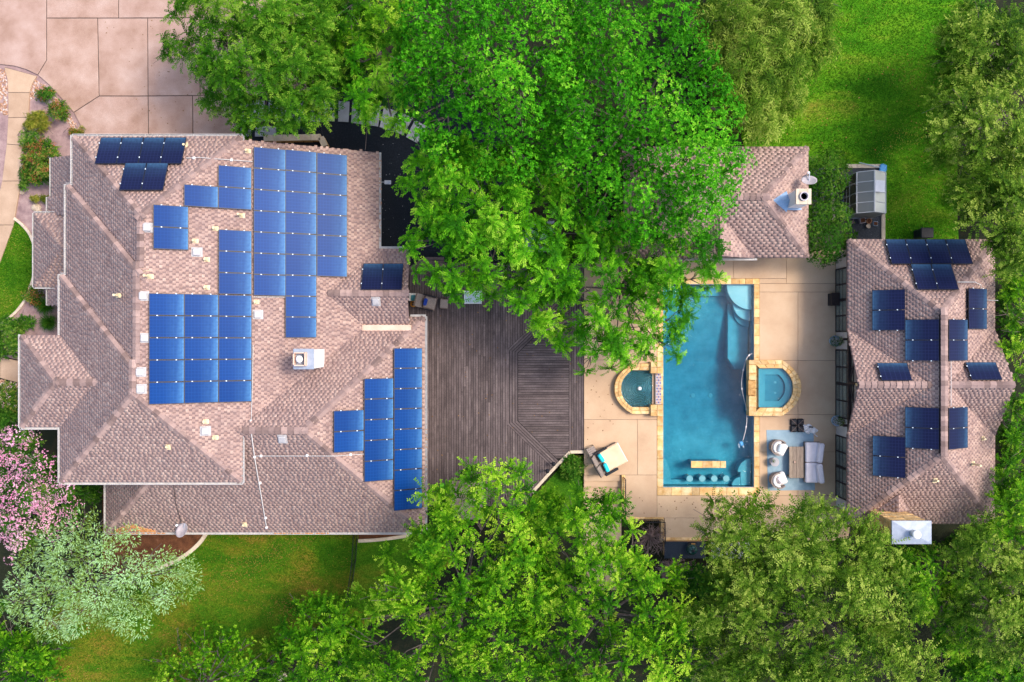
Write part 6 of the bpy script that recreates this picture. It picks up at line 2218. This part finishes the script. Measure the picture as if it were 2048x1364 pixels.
def tree(lab, poly, z_top, z_edge, kind, mat, seed, spacing=.52, size=(.5, .8), bough=1.5, bulge=.8, gap=.1, layers=2, trunk=None, name='tree',
         group=None, squash=1.0, extra=None, cat='tree', trunk_r=None, hue=0.0, it=1, solid=False):
    """crown grown inside a traced outline: boughs are small domes on one large dome, each covered in leaf clumps"""
    rng = np.random.default_rng(seed)
    bulge *= 1.6
    poly = smoothpoly(poly, it) if it else poly
    a = np.asarray(poly, float)
    zm = (z_top + z_edge) / 2
    k = FPX / (CAM_H - zm)                       # pixels per metre at mid crown
    cx, cy = a.mean(0)
    dmax = poly_dist(np.array([cx]), np.array([cy]), poly)[0] * 1.05
    # ragged outline
    jit = rng.uniform(-.1, .42, len(poly)) * k * min(1, z_top / 5)
    vec = a - np.array([cx, cy])
    poly = [tuple(q) for q in (a + vec / np.maximum(np.linalg.norm(vec, axis=1, keepdims=True), 1) * jit[:, None])]
    # bough centres
    bx, by = [], []
    sp = bough * k
    xs = rng.uniform(a[:, 0].min(), a[:, 0].max(), 4000)
    ys = rng.uniform(a[:, 1].min(), a[:, 1].max(), 4000)
    ok = in_poly(xs, ys, poly)
    for x, y in zip(xs[ok], ys[ok]):
        if all((x - p) ** 2 + (y - q) ** 2 > sp * sp for p, q in zip(bx, by)):
            bx.append(x)
            by.append(y)
    bx, by = np.array(bx), np.array(by)
    bz = rng.uniform(-.8, .6, len(bx)) * bulge
    brad = rng.uniform(.62, 1.0, len(bx))
    btone = rng.normal(0, .14, len(bx))
    cen, scl, til, tin = [], [], [], []
    for layer in range(layers):
        s = spacing * k * (.96, 1.6, 1.6)[layer]
        gx = np.arange(a[:, 0].min() - s, a[:, 0].max() + s, s)
        gy = np.arange(a[:, 1].min() - s, a[:, 1].max() + s, s)
        X, Y = np.meshgrid(gx, gy)
        X = (X + rng.uniform(-.5, .5, X.shape) * s).ravel()
        Y = (Y + rng.uniform(-.5, .5, Y.shape) * s).ravel()
        keep = in_poly(X, Y, poly)
        X, Y = X[keep], Y[keep]
        d = poly_dist(X, Y, poly)
        f = np.clip(d / dmax, 0, 1)
        dome = z_edge + (z_top - z_edge) * np.sqrt(1 - (1 - f) ** 2)
        D = np.hypot(X[:, None] - bx[None], Y[:, None] - by[None])
        j = D.argmin(1)
        rn = D[np.arange(len(X)), j] / (sp * .78 * brad[j])
        if solid:
            drop = rng.uniform(0, 1, len(X)) < gap
        elif layer == 0:
            drop = (rn > .92) & (rng.uniform(0, 1, len(X)) < np.where(d < .8 * k, .97, .95)) | (rng.uniform(0, 1, len(X)) < gap)
        else:
            drop = (rng.uniform(0, 1, len(X)) < gap + .12) | (d < .5 * k)
        X, Y, f, dome, rn, j, d = [q[~drop] for q in (X, Y, f, dome, rn, j, d)]
        z = dome + bz[j] + bulge * (.6 - 1.3 * np.minimum(rn, 1.3) ** 2) - layer * rng.uniform(1.3, 2.6, len(X)) * min(1, (z_top) / 5)
        z = np.maximum(z, .35)
        kk = (CAM_H - z) / FPX
        cen.append(np.stack([(X - 1024) * kk, (682 - Y) * kk, z], 1))
        scl.append(rng.uniform(size[0], size[1], len(X)) * (.9 if layer == 0 else 1.1))
        # lean away from the bough centre
        tx_ = (X - bx[j]) / sp * .9 + (X - cx) / (dmax + 1) * .25
        ty_ = -(Y - by[j]) / sp * .9 - (Y - cy) / (dmax + 1) * .25
        til.append(np.stack([tx_ + rng.normal(0, .15, len(X)), ty_ + rng.normal(0, .15, len(X))], 1))
        tin.append(btone[j] + rng.normal(0, .07, len(X)) + hue)
    cen, scl, til, tin = [np.concatenate(q) for q in (cen, scl, til, tin)]
    tp = trunk if trunk else (cx, cy)
    base = P(tp[0], tp[1], 0)
    o = thing(name, lab, cat, base, group)
    V, F, Tt = crown_mesh(cen, scl, til, kind, rng, tin, squash)
    link('crown', np_mesh('crown', V, F, M[mat], Tt, base), o)
    # trunk and limbs reach into the boughs
    tb_ = MB()
    r0 = trunk_r if trunk_r else .05 * z_top * .6 + .05
    fork = z_edge * .45 if z_edge > 2 else z_top * .2
    hd = Vector((base.x + rng.normal(0, .1), base.y + rng.normal(0, .1), fork))
    tb_.tube([base - Vector((0, 0, .1)), base.lerp(hd, .5) + Vector((rng.normal(0, .05), rng.normal(0, .05), 0)), hd], [r0 * 1.25, r0 * .95, r0 * .8], 8)
    sel = rng.permutation(len(bx))[:26]
    for i in sel:
        f = min(1, poly_dist(bx[i:i + 1], by[i:i + 1], poly)[0] / dmax)
        zz = z_edge + (z_top - z_edge) * math.sqrt(1 - (1 - f) ** 2) + bz[i] - .35 * min(1, z_top / 4)
        e_ = P(bx[i], by[i], zz)
        mid = hd.lerp(e_, .5) + Vector((rng.normal(0, .2 * bough), rng.normal(0, .2 * bough), -.1 * (e_ - hd).length))
        m2 = hd.lerp(e_, .8) + Vector((rng.normal(0, .16 * bough), rng.normal(0, .16 * bough), .05))
        h0_ = hd - Vector((0, 0, rng.uniform(0, fork * .5)))
        tb_.tube([h0_, mid, m2, e_], [r0 * .26, r0 * .15, r0 * .08, .01], 5)
        for _ in range(3):
            tt = e_ + Vector((rng.normal(0, .4 * bough), rng.normal(0, .4 * bough), rng.uniform(-.15, .2) * bough))
            tb_.tube([m2, m2.lerp(tt, .5) + Vector((rng.normal(0, .08), rng.normal(0, .08), .05)), tt], [r0 * .12, .016, .008], 4)
    tb_.build('trunk', M['bark'], o)
    if extra:
        nm, em, frac, ek, es = extra
        rep = np.concatenate([cen + rng.normal(0, .26, cen.shape) * np.array([1, 1, .2]) * (1.1 if cat == 'tree' else .45) for _ in range(5)])
        cen, til, tin = rep, np.tile(til, (5, 1)), np.tile(tin, 5)
        pick = rng.uniform(0, 1, len(cen)) < frac
        pick &= cen[:, 2] > np.median(cen[:, 2]) - .9
        ek = ek + '_small'
        V, F, Tt = crown_mesh(cen[pick] + np.array([0, 0, .28 if cat == 'tree' else .1]), np.full(pick.sum(), es) * rng.uniform(.7, 1.3, pick.sum()), til[pick], ek, rng, tin[pick], 1.0)
        link(nm, np_mesh(nm, V, F, M[em], Tt, base), o)
    return o


def ell(cx, cy, rx, ry, n=14, seed=0, j=.1):
    r_ = random.Random(seed)
    return [(cx + rx * math.cos(6.283 * i / n) * r_.uniform(1 - j, 1 + j), cy + ry * math.sin(6.283 * i / n) * r_.uniform(1 - j, 1 + j)) for i in range(n)]


# ---- trees over the middle of the garden
tree('tall bright green oak spreading above the stepping slab path', [(805, 60), (850, -30), (960, -60), (1150, -60), (1190, 60), (1180, 200), (1130, 310), (1040, 370), (930, 350), (850, 315), (806, 250), (788, 140)], 10.5, 6.0, 'oak', 'leaf_oak', 1, spacing=.46, bough=1.25, bulge=.8, trunk=(990, 180), name='oak_tree', hue=.04)
tree('tall bright green oak whose crown overhangs the cabana roof', [(1080, 120), (1140, -50), (1330, -60), (1400, 40), (1425, 140), (1470, 215), (1493, 300), (1470, 380), (1440, 440), (1400, 490), (1320, 500), (1230, 470), (1160, 420), (1090, 330), (1060, 230)], 10.0, 5.2, 'oak', 'leaf_oak', 2, spacing=.46, bough=1.2, bulge=.8, trunk=(1260, 250), name='oak_tree')
tree('feathery yellow-green elm leaning over the deck and black gravel', [(815, 320), (850, 262), (960, 290), (1060, 290), (1130, 340), (1200, 410), (1200, 520), (1150, 580), (1090, 580), (1040, 610), (960, 590), (900, 590), (860, 560), (815, 500), (835, 430), (815, 380)], 8.2, 4.6, 'elm', 'leaf_elm', 3, size=(.55, .85), bough=1.2, bulge=.75, trunk=(1020, 440), name='elm_tree')
tree('feathery green elm reaching out over pool and fountain basin', [(1150, 470), (1230, 440), (1330, 430), (1440, 470), (1430, 560), (1385, 600), (1370, 680), (1330, 730), (1300, 715), (1240, 740), (1180, 750), (1130, 700), (1070, 680), (1040, 650), (1080, 590), (1120, 560)], 6.6, 3.4, 'elm', 'leaf_elm', 4, size=(.55, .85), spacing=.6, bough=1.2, bulge=.6, gap=.24, trunk=(1235, 580), name='elm_tree', hue=-.1)
tree('fine-leaved olive green mesquite shading the driveway corner', [(345, -40), (480, -60), (640, -60), (690, 60), (690, 170), (640, 220), (600, 265), (540, 250), (470, 245), (420, 200), (385, 150), (335, 110), (345, 50)], 7.6, 3.8, 'mesquite', 'leaf_mesquite', 5, spacing=.48, size=(.65, 1.0), bough=1.2, bulge=.7, gap=.16, trunk=(520, 90), name='mesquite_tree', hue=.08)
tree('pale feathery elm bough tree between mesquite and tall oak', [(690, 90), (720, 30), (780, 60), (830, 100), (850, 180), (820, 240), (780, 255), (735, 230), (700, 170)], 7.2, 4.4, 'elm', 'leaf_elm', 6, bough=1.1, trunk=(770, 140), name='elm_tree', hue=.08)
tree('small dark green elm at the frame edge beside the tall oak', [(620, -60), (820, -60), (830, 60), (780, 90), (720, 110), (660, 90), (620, 40)], 7.0, 4.0, 'elm', 'leaf_bright', 7, bough=1.2, trunk=(730, 10), name='elm_tree', hue=-.06)
tree('soft wispy yellow-green willow at the lawn edge behind tall oak', [(1400, -60), (1600, -60), (1670, 0), (1680, 70), (1620, 140), (1590, 210), (1530, 270), (1460, 250), (1420, 130), (1390, 40)], 5.4, 1.6, 'wisp', 'leaf_live', 8, size=(.8, 1.2), spacing=.5, bough=1.3, bulge=.7, gap=.1, trunk=(1480, 80), name='willow_tree', hue=.18)
# ---- along the lawn on the far side
tree('loose olive live oak at far lawn corner by the iron fence', [(1890, 60), (1925, 30), (1990, 20), (2080, 30), (2080, 170), (2010, 185), (1950, 190), (1900, 150)], 5.0, 2.4, 'live', 'leaf_live', 9, size=(.6, .95), bough=1.1, gap=.2, trunk=(1990, 110), name='live_oak', hue=-.02)
tree('pale grey-green live oak leaning over iron fence beside the lawn', [(1862, 210), (1890, 165), (1960, 150), (2080, 170), (2080, 330), (2010, 330), (1950, 320), (1890, 330), (1850, 300)], 6.2, 3.0, 'live', 'leaf_live', 10, size=(.6, .95), bough=1.1, gap=.18, trunk=(1985, 240), name='live_oak', hue=.1)
tree('spreading live oak behind the pool house gravel end', [(1890, 370), (1950, 330), (2080, 330), (2080, 520), (2020, 560), (1985, 520), (1960, 450), (1910, 430)], 6.4, 3.2, 'live', 'leaf_live', 11, size=(.6, .95), bough=1.15, gap=.16, trunk=(2010, 430), name='live_oak', hue=.08)
tree('dark bushy oak squeezed behind the pool house cross gable', [(1992, 560), (2080, 530), (2080, 800), (2040, 790), (2015, 730), (1998, 660)], 3.8, 1.6, 'live', 'leaf_bright', 12, size=(.5, .8), bough=1.0, gap=.22, trunk=(2050, 660), name='oak_tree', hue=-.12)
tree('dark leafy oak beside the tree-side slope of pool house', [(2030, 790), (2080, 790), (2080, 960), (2010, 950), (1998, 900), (2005, 830)], 4.0, 1.8, 'live', 'leaf_bright', 13, size=(.5, .8), bough=1.0, gap=.2, trunk=(2050, 880), name='oak_tree', hue=-.1)
tree('bright leafy oak at the chimney end corner of pool house', [(1998, 960), (2080, 930), (2080, 1090), (2010, 1070), (1980, 1030)], 5.0, 2.5, 'live', 'leaf_bright', 14, size=(.55, .85), bough=1.0, trunk=(2045, 1010), name='oak_tree', hue=0)
# ---- south side
tree('large pale grey-green live oak between terrace and stone chimney', [(1415, 1040), (1440, 1000), (1490, 985), (1550, 1000), (1620, 1005), (1690, 1020), (1740, 1050), (1790, 1100), (1810, 1190), (1840, 1290), (1900, 1420), (1420, 1420), (1400, 1300), (1395, 1200), (1428, 1120)], 8.6, 4.4, 'live', 'leaf_live', 15, spacing=.56, size=(.6, .95), bough=1.15, bulge=.75, gap=.12, trunk=(1620, 1210), name='live_oak', hue=.14)
tree('bright green young oak below the metal-capped chimney', [(1790, 1110), (1850, 1090), (1905, 1130), (1945, 1220), (1940, 1300), (1880, 1320), (1830, 1250), (1800, 1180)], 5.2, 2.6, 'mesquite', 'leaf_bright', 16, size=(.55, .85), bough=1.0, trunk=(1870, 1200), name='oak_tree', hue=0)
tree('grey-olive live oak beyond the stone chimney corner', [(1890, 1120), (1940, 1060), (2010, 1050), (2080, 1070), (2080, 1330), (2010, 1330), (1950, 1270), (1905, 1200)], 6.4, 3.2, 'live', 'leaf_live', 17, size=(.6, .95), bough=1.1, gap=.16, trunk=(2000, 1180), name='live_oak', hue=.04)
tree('low dark oak sapling past the grey-olive live oak', ell(2000, 1370, 90, 60, seed=3), 3.2, 1.2, 'live', 'leaf_bright', 18, size=(.5, .8), bough=1.0, gap=.2, name='oak_tree', hue=-.12)
tree('big bright green oak overlapping the deck and house corner', [(835, 1010), (850, 975), (900, 960), (940, 935), (1000, 930), (1060, 960), (1075, 1040), (1110, 1130), (1090, 1240), (1060, 1420), (700, 1420), (705, 1260), (715, 1170), (760, 1120), (820, 1090)], 8.4, 4.2, 'broad', 'leaf_bright', 19, spacing=.6, size=(.52, .82), bough=1.2, bulge=.75, gap=.12, trunk=(930, 1190), name='oak_tree', hue=0)
tree('big bright green oak overhanging the garden steps', [(1050, 1000), (1110, 985), (1190, 985), (1215, 960), (1240, 1000), (1270, 1060), (1310, 1095), (1375, 1145), (1410, 1230), (1390, 1330), (1330, 1420), (1060, 1420), (1040, 1280), (1060, 1120)], 7.8, 3.8, 'broad', 'leaf_bright', 20, spacing=.6, size=(.52, .82), bough=1.2, bulge=.75, gap=.13, trunk=(1200, 1200), name='oak_tree', hue=.03)
tree('loose green oak at the end of the dry lawn', [(560, 1280), (590, 1210), (640, 1190), (700, 1215), (740, 1260), (740, 1420), (560, 1420), (530, 1340)], 5.2, 2.4, 'broad', 'leaf_bright', 21, size=(.5, .8), bough=1.1, gap=.2, trunk=(650, 1300), name='oak_tree', hue=-.08)
tree('low rounded oak standing in the dry lawn corner', [(300, 1330), (350, 1275), (420, 1262), (490, 1290), (540, 1340), (550, 1420), (280, 1420)], 4.2, 1.6, 'oak', 'leaf_bright', 22, size=(.45, .7), bough=1.0, trunk=(420, 1360), name='oak_tree', hue=0)
tree('dark undergrowth oak beneath the blue juniper', [(-30, 1180), (30, 1240), (90, 1270), (140, 1300), (110, 1420), (-30, 1420)], 2.4, .8, 'broad', 'leaf_bright', 23, size=(.4, .7), bough=.9, gap=.2, trunk=(40, 1330), name='oak_tree', hue=-.16)
tree('blue-green silvery juniper sprawling past the house corner', [(5, 1195), (40, 1130), (70, 1085), (120, 1050), (165, 1030), (205, 1045), (250, 1070), (300, 1100), (330, 1110), (375, 1115), (400, 1160), (370, 1200), (330, 1215), (290, 1240), (255, 1280), (225, 1235), (190, 1245), (150, 1275), (90, 1265), (30, 1250)], 5.8, 2.8, 'juniper', 'leaf_juniper', 24, spacing=.36, size=(.4, .62), bough=.85, bulge=.9, gap=.06, trunk=(200, 1160), hue=.12, name='juniper_tree')
tree('pink-flowering crape myrtle beside the house corner', [(-40, 870), (20, 840), (70, 860), (110, 900), (140, 950), (150, 1000), (120, 1040), (80, 1060), (60, 1090), (20, 1075), (-40, 1060)], 4.8, 2.2, 'broad', 'leaf_shrub', 25, spacing=.42, size=(.4, .6), bough=1.0, gap=.1, trunk=(50, 960), name='crape_myrtle', extra=('blossom', 'blossom', .8, 'oak', .27), hue=-.02)
tree('small leafy viburnum between crape myrtle and house wall', ell(160, 1000, 28, 45, seed=6), 2.2, .8, 'broad', 'leaf_dark', 26, size=(.3, .5), spacing=.4, bough=.8, name='shrub', cat='shrub', hue=0)


def shrub(lab, cx, cy, rx, ry, h, kind, mat, seed, size=(.18, .3), extra=None, hue=0.0, name='shrub'):
    kind = {'oak': 'oak_small', 'broad': 'broad_small'}.get(kind, kind) if size[0] < .29 else kind
    return tree(lab, ell(cx, cy, rx, ry, 12, seed, .14), h, h * .35, kind, mat, seed, spacing=size[0] * (.85 if size[0] >= .29 else 1.05), size=size, bough=size[1] * 2.0, bulge=.14, gap=.06, name=name, cat='shrub', trunk_r=.03, extra=extra, hue=hue, solid=True)


shrub('round glossy magnolia beside cabana chimney and satellite dish', 1653, 352, 40, 48, 3.2, 'oak', 'leaf_shrub', 31, (.3, .48), hue=-.02)
shrub('round bright magnolia between cabana and glazed pool house', 1655, 462, 50, 58, 3.4, 'oak', 'leaf_shrub', 32, (.32, .5), hue=.0)
shrub('rose shrub with orange blooms at the river rock strip', 87, 188, 17, 13, .7, 'broad', 'leaf_shrub', 33, (.16, .26), ('blossom', 'leaf_red', 0.18, 'oak', .11), -.1)
shrub('dark shrub with orange blooms against the driveway edge', 116, 221, 19, 17, .8, 'broad', 'leaf_dark', 34, (.16, .26), ('blossom', 'leaf_red', 0.15, 'oak', .11), .05)
shrub('yellow-leaved grassy shrub at the front path', 70, 241, 24, 18, .7, 'elm', 'leaf_yellow', 35, (.18, .3))
shrub('small yellow shrub near driveway corner of roof', 152, 262, 15, 9, .5, 'elm', 'leaf_yellow', 36, (.14, .22), ('blossom', 'leaf_red', 0.15, 'oak', .11))
shrub('bright green low shrub leaning over the front path', 57, 278, 15, 17, .8, 'broad', 'leaf_shrub', 37, (.16, .26), hue=.1)
shrub('large dark rose bush speckled with peach blooms by porch roof', 80, 322, 36, 46, 1.3, 'broad', 'leaf_dark', 38, (.2, .32), ('blossom', 'leaf_red', 0.28, 'oak', .11), .05)
shrub('green sprawling shrub at the path end of rose bush', 48, 358, 10, 22, .6, 'broad', 'leaf_shrub', 39, (.14, .22), hue=.05)
shrub('tiny yellow tuft nearest the pale boulder', 69, 396, 9, 7, .35, 'elm', 'leaf_yellow', 40, (.12, .18))
shrub('tiny yellow tuft against the porch roof corner', 89, 397, 8, 7, .35, 'elm', 'leaf_yellow', 41, (.12, .18))
shrub('rusty-flowered shrub beside the lawn kerb', 68, 592, 16, 20, .7, 'broad', 'leaf_dark', 42, (.16, .24), ('blossom', 'leaf_red', 0.30, 'oak', .11), .05)
shrub('low bright green shrub behind the lawn kerb end', 50, 647, 20, 13, .6, 'broad', 'leaf_shrub', 43, (.16, .26), hue=.0)
shrub('broad green shrub with yellow tips by the entry path', 10, 675, 34, 44, 1.2, 'broad', 'leaf_shrub', 44, (.22, .34), hue=.06)
shrub('dark green shrub under the pink crape myrtle', 20, 800, 30, 30, 1.1, 'broad', 'leaf_dark', 45, (.2, .32), ('blossom', 'blossom', .15, 'oak', .1), .05)
shrub('green shrub with yellow leaves along shaded mulch by entry', 12, 835, 26, 16, .8, 'broad', 'leaf_shrub', 46, (.18, .28), hue=-.08)
shrub('bright lush shrub in the sunken planting pocket', 1147, 936, 20, 26, .9, 'broad', 'leaf_shrub', 47, (.18, .3), hue=.0)
shrub('dark shrub growing under the pool house eave corner', 1860, 1100, 40, 14, .9, 'broad', 'leaf_dark', 48, (.2, .32), hue=0)
shrub('small dark bush in mulch behind juniper by the low eave', 190, 985, 12, 22, .9, 'broad', 'leaf_dark', 49, (.16, .26), hue=-.02)


for i, (lab, cx, cy, rx, ry, h) in enumerate((
        ('dark undergrowth bush between grill counter and live oak', 1402, 1165, 34, 32, 1.5), ('dark undergrowth bush at the foot of the garden-step oak', 1400, 1260, 34, 50, 1.6),
        ('dark undergrowth bush under the live oak near bare twigs', 1395, 1345, 36, 36, 1.5), ('dark undergrowth bush below the grey-olive live oak', 1945, 1330, 44, 40, 1.5),
        ('dark undergrowth bush behind the stone chimney wall', 1945, 1085, 50, 18, 1.0), ('dark undergrowth bush beside iron fence at lawn corner', 1955, 30, 26, 40, 1.4),
        ('dark undergrowth bush under the pale live oak by the fence', 1958, 200, 30, 40, 1.5), ('dark undergrowth bush between fence and pool house gravel eave', 1955, 370, 26, 40, 1.3),
        ('dark undergrowth bush behind the pool house low panels', 2018, 620, 18, 50, 1.2), ('dark undergrowth bush behind pool house vent pipe', 2022, 880, 16, 60, 1.2),
        ('dark undergrowth bush under willow and tall oak', 1430, 110, 30, 60, 1.5), ('dark undergrowth bush between mesquite and pale elm', 690, 130, 26, 50, 1.4),
        ('dark undergrowth bush at the far end of the dry lawn', 690, 1300, 36, 50, 1.2), ('dark undergrowth bush below the juniper at lawn edge', 60, 1300, 50, 40, 1.0))):
    shrub(lab, cx, cy, rx, ry, h, 'broad', 'leaf_shrub', 80 + i, (.285, .46), hue=-.12)


def grass_clump(lab, cx, cy, r_px, h, seed):
    rng = np.random.default_rng(seed)
    c = P(cx, cy, 0)
    o = thing('ornamental_grass', lab, 'grass clump', c)
    n = 420
    a = rng.uniform(0, 6.283, n)
    L = rng.uniform(.55, 1.0, n) * r_px * CAM_H / FPX
    V = []
    Tt = []
    for s in range(3):
        t0, t1 = s / 3, (s + 1) / 3
        w0, w1 = .016 * (1 - t0), .016 * (1 - t1)
        def pt(t, w, sg):
            x = np.cos(a) * L * t
            y = np.sin(a) * L * t
            z = h * (2.2 * t - 1.6 * t * t) * rng_h
            return np.stack([c.x + x - np.sin(a) * w * sg, c.y + y + np.cos(a) * w * sg, z + .01], 1)
        if s == 0:
            rng_h = rng.uniform(.6, 1.1, n)
        V.append(np.stack([pt(t0, w0, 1), pt(t0, w0, -1), pt(t1, w1, -1), pt(t1, w1, 1)], 1))
        Tt.append(np.clip(rng.normal(.35, .2, n) + .2 * t1, 0, 1))
    V = np.concatenate(V).reshape(-1, 3)
    link('blades', np_mesh('blades', V, np.arange(len(V)).reshape(-1, 4), M['blade'], np.concatenate(Tt), c), o)
    MB().lathe([(.1, 0), (.08, .06), (.02, .1)], c, 8).build('crown_base', M['mulch'], o)


grass_clump('arching dark green grass clump against the house by rusty shrub', 100, 612, 24, .8, 61)
grass_clump('arching dark green grass clump at the inner corner of west wing', 106, 645, 24, .8, 62)


def bare_twigs(lab, cx, cy, rx, ry, h, seed, n=60):
    rng = np.random.default_rng(seed)
    c = P(cx, cy, 0)
    o = thing('bare_shrub', lab, 'shrub', c)
    k = (CAM_H - h) / FPX
    st_ = MB()
    tw_ = MB()
    for i in range(n):
        a = rng.uniform(0, 6.283)
        r_ = math.sqrt(rng.uniform(.05, 1))
        e_ = Vector((c.x + rx * k * r_ * math.cos(a), c.y + ry * k * r_ * math.sin(a), h * rng.uniform(.6, 1.0)))
        m2 = c.lerp(e_, .55) + Vector((rng.normal(0, .1), rng.normal(0, .1), .15))
        st_.tube([c, m2, e_], [.022, .014, .006], 4)
        for _ in range(5):
            q = m2.lerp(e_, rng.uniform(.1, .9))
            tw_.tube([q, q + Vector((rng.normal(0, .22), rng.normal(0, .22), rng.uniform(.0, .25)))], [.008, .004], 3)
    st_.build('stems', M['twig'], o)
    tw_.build('twigs', M['twig'], o)


bare_twigs('bare pinkish twig shrub below the terrace railing', 1298, 1072, 40, 36, 1.0, 71)
bare_twigs('leafless brown twigs between grill counter and big oak', 1350, 1130, 46, 34, .7, 72)
bare_twigs('leafless brown twig shrub deep under the garden-step oak', 1390, 1290, 40, 60, 2.0, 73, 40)

# potted topiaries at the pool house
for lab, px_, py_ in (('blue-grey urn with clipped conifer near greenhouse end of doors', 1664, 682), ('blue-grey urn with clipped conifer near sofa end of doors', 1668, 840)):
    c = P(px_, py_, T)
    o = thing('topiary_planter', lab, 'planter', c)
    MB().lathe([(.16, 0), (.2, .08), (.27, .3), (.29, .42), (.25, .43), (.22, .38)], c, 22).build('urn', M['ceramic_blue'], o, smooth=True)
    MB().lathe([(.22, .38), (.02, .4)], c, 14).build('soil', M['concrete_grey'], o)
    rg2 = np.random.default_rng(int(px_ + py_))
    n = 20
    hh = rg2.uniform(.45, 1.25, n)
    rad = .17 * (1 - (hh - .45) / .95)
    aa = rg2.uniform(0, 6.283, n)
    cen = np.stack([c.x + rad * np.cos(aa), c.y + rad * np.sin(aa), T + hh], 1)
    V, F, Tt = crown_mesh(cen, np.full(n, .19), np.stack([np.cos(aa), np.sin(aa)], 1) * .8, 'juniper', rg2, np.full(n, -.05))
    link('foliage', np_mesh('foliage', V, F, M['leaf_dark'], Tt, c), o)
    MB().tube([c + Vector((0, 0, .38)), c + Vector((0, 0, 1.2))], .02, 6).build('stem', M['bark'], o)
# small plant on the drum table
c = P(1546, 922, T + .44)
o = thing('table_plant', 'tiny green succulent on the round drum side table', 'plant', c)
MB().lathe([(.04, 0), (.06, .06), (.05, .06)], c, 12).build('pot', M['concrete_grey'], o)
rg2 = np.random.default_rng(4)
V, F, Tt = crown_mesh(np.array([[c.x, c.y, c.z + .09], [c.x + .03, c.y, c.z + .08], [c.x - .02, c.y + .03, c.z + .08]]), np.full(3, .09), rg2.normal(0, .3, (3, 2)), 'oak', rg2, np.zeros(3))
link('leaves', np_mesh('leaves', V, F, M['leaf_shrub'], Tt, c), o)

# short turf blades give the lawns their grain: uncountable
def turf(lab, poly, n, seed, mat, z=.02, holes=()):
    xs, ys = scatter_px(poly, n, seed)
    for h in holes:
        k = ~in_poly(xs, ys, h)
        xs, ys = xs[k], ys[k]
    rg = np.random.default_rng(seed)
    m_ = len(xs)
    base = np.stack([(xs - 1024) * (CAM_H - z) / FPX, (682 - ys) * (CAM_H - z) / FPX, np.full(m_, z - .002)], 1)
    aa = rg.uniform(0, 6.283, m_)
    d = unit(np.stack([np.cos(aa), np.sin(aa), rg.uniform(.3, 1.2, m_)], 1))
    up = unit(np.stack([-np.cos(aa) * .5, -np.sin(aa) * .5, np.ones(m_)], 1))
    L = rg.uniform(.05, .12, m_)
    V = leaves(base, d, up, L, L * .17).reshape(-1, 3)
    patch = np.sin(xs * .021 + np.sin(ys * .017) * 2) * np.cos(ys * .027 + xs * .008) * .3
    o = link('turf_blades', np_mesh('turf_blades', V, np.arange(len(V)).reshape(-1, 4), M[mat], np.clip(rg.normal(.45, .25, m_) + patch, 0, 1)), kind='stuff')
    tag(o, lab, 'grass')


M['turf_ne'] = leaf_mat('turf_bright', [(0, (.02, .11, .003)), (.5, (.07, .23, .006)), (.85, (.17, .29, .016)), (1, (.36, .31, .06))])
M['turf_s'] = leaf_mat('turf_dry', [(0, (.02, .1, .003)), (.45, (.065, .17, .006)), (.75, (.17, .18, .015)), (1, (.38, .22, .06))])
turf('short bright green lawn grass north of the pool house', [(1480, -40), (1945, -40), (1930, 120), (1912, 300), (1912, 440), (1912, 480), (1775, 480), (1775, 325), (1700, 325), (1620, 300), (1480, 290)], 36000, 31, 'turf_ne')
turf('short dry patchy lawn grass below the house', [(100, 1380), (60, 1300), (140, 1190), (310, 1145), (376, 1112), (418, 1068), (716, 1066), (700, 1230), (560, 1330), (420, 1400)], 36000, 32, 'turf_s')
turf('lush small front lawn grass inside the curved kerb', [(-5, 430), (28, 440), (56, 468), (68, 500), (66, 545), (46, 598), (18, 632), (-5, 640)], 5000, 33, 'turf_ne')

# fallen leaves on lawn and deck: uncountable litter
rg3 = np.random.default_rng(77)
for lab, poly, n, z, mt in (('scattered dry leaves on the bright lawn by the cabana', [(1490, 250), (1900, 60), (1900, 460), (1780, 460), (1620, 280), (1500, 285)], 90, .03, 'leaf_red'),
                            ('scattered dry leaves on the timber deck boards', [(860, 620), (1160, 620), (1160, 890), (1060, 980), (860, 960)], 70, T + .012, 'dry_leaf'),
                            ('scattered dry leaves on the tan pool terrace concrete', [(1172, 760), (1225, 760), (1225, 940), (1172, 940)], 24, T + .008, 'dry_leaf'),
                            ('scattered dry leaves on terrace concrete along the live oak', [(1260, 995), (1420, 995), (1500, 990), (1660, 985), (1660, 1040), (1340, 1075), (1340, 1030), (1260, 1030)], 70, T + .008, 'dry_leaf'),
                            ('scattered dry leaves on driveway concrete under the mesquite', [(200, 40), (420, 40), (470, 260), (300, 260)], 60, .097, 'dry_leaf')):
    xs, ys = scatter_px(poly, n, 5)
    base = np.stack([(xs - 1024) * (CAM_H - z) / FPX, (682 - ys) * (CAM_H - z) / FPX, np.full(len(xs), z)], 1)
    aa = rg3.uniform(0, 6.283, len(xs))
    d = np.stack([np.cos(aa), np.sin(aa), np.zeros(len(xs))], 1)
    up = np.tile(np.array([[0, 0, 1.0]]), (len(xs), 1))
    L = rg3.uniform(.05, .1, len(xs))
    V = leaves(base, d, up, L, L * .35).reshape(-1, 3)
    o = link('fallen_leaves', np_mesh('fallen_leaves', V, np.arange(len(V)).reshape(-1, 4), M[mt], np.clip(rg3.normal(.7, .2, len(xs)), 0, 1)), kind='stuff')
    tag(o, lab, 'leaves')

print('tris', sum(len(m.loops) - 2 * len(m.polygons) for m in bpy.data.meshes), 'objects', len(SC.objects))
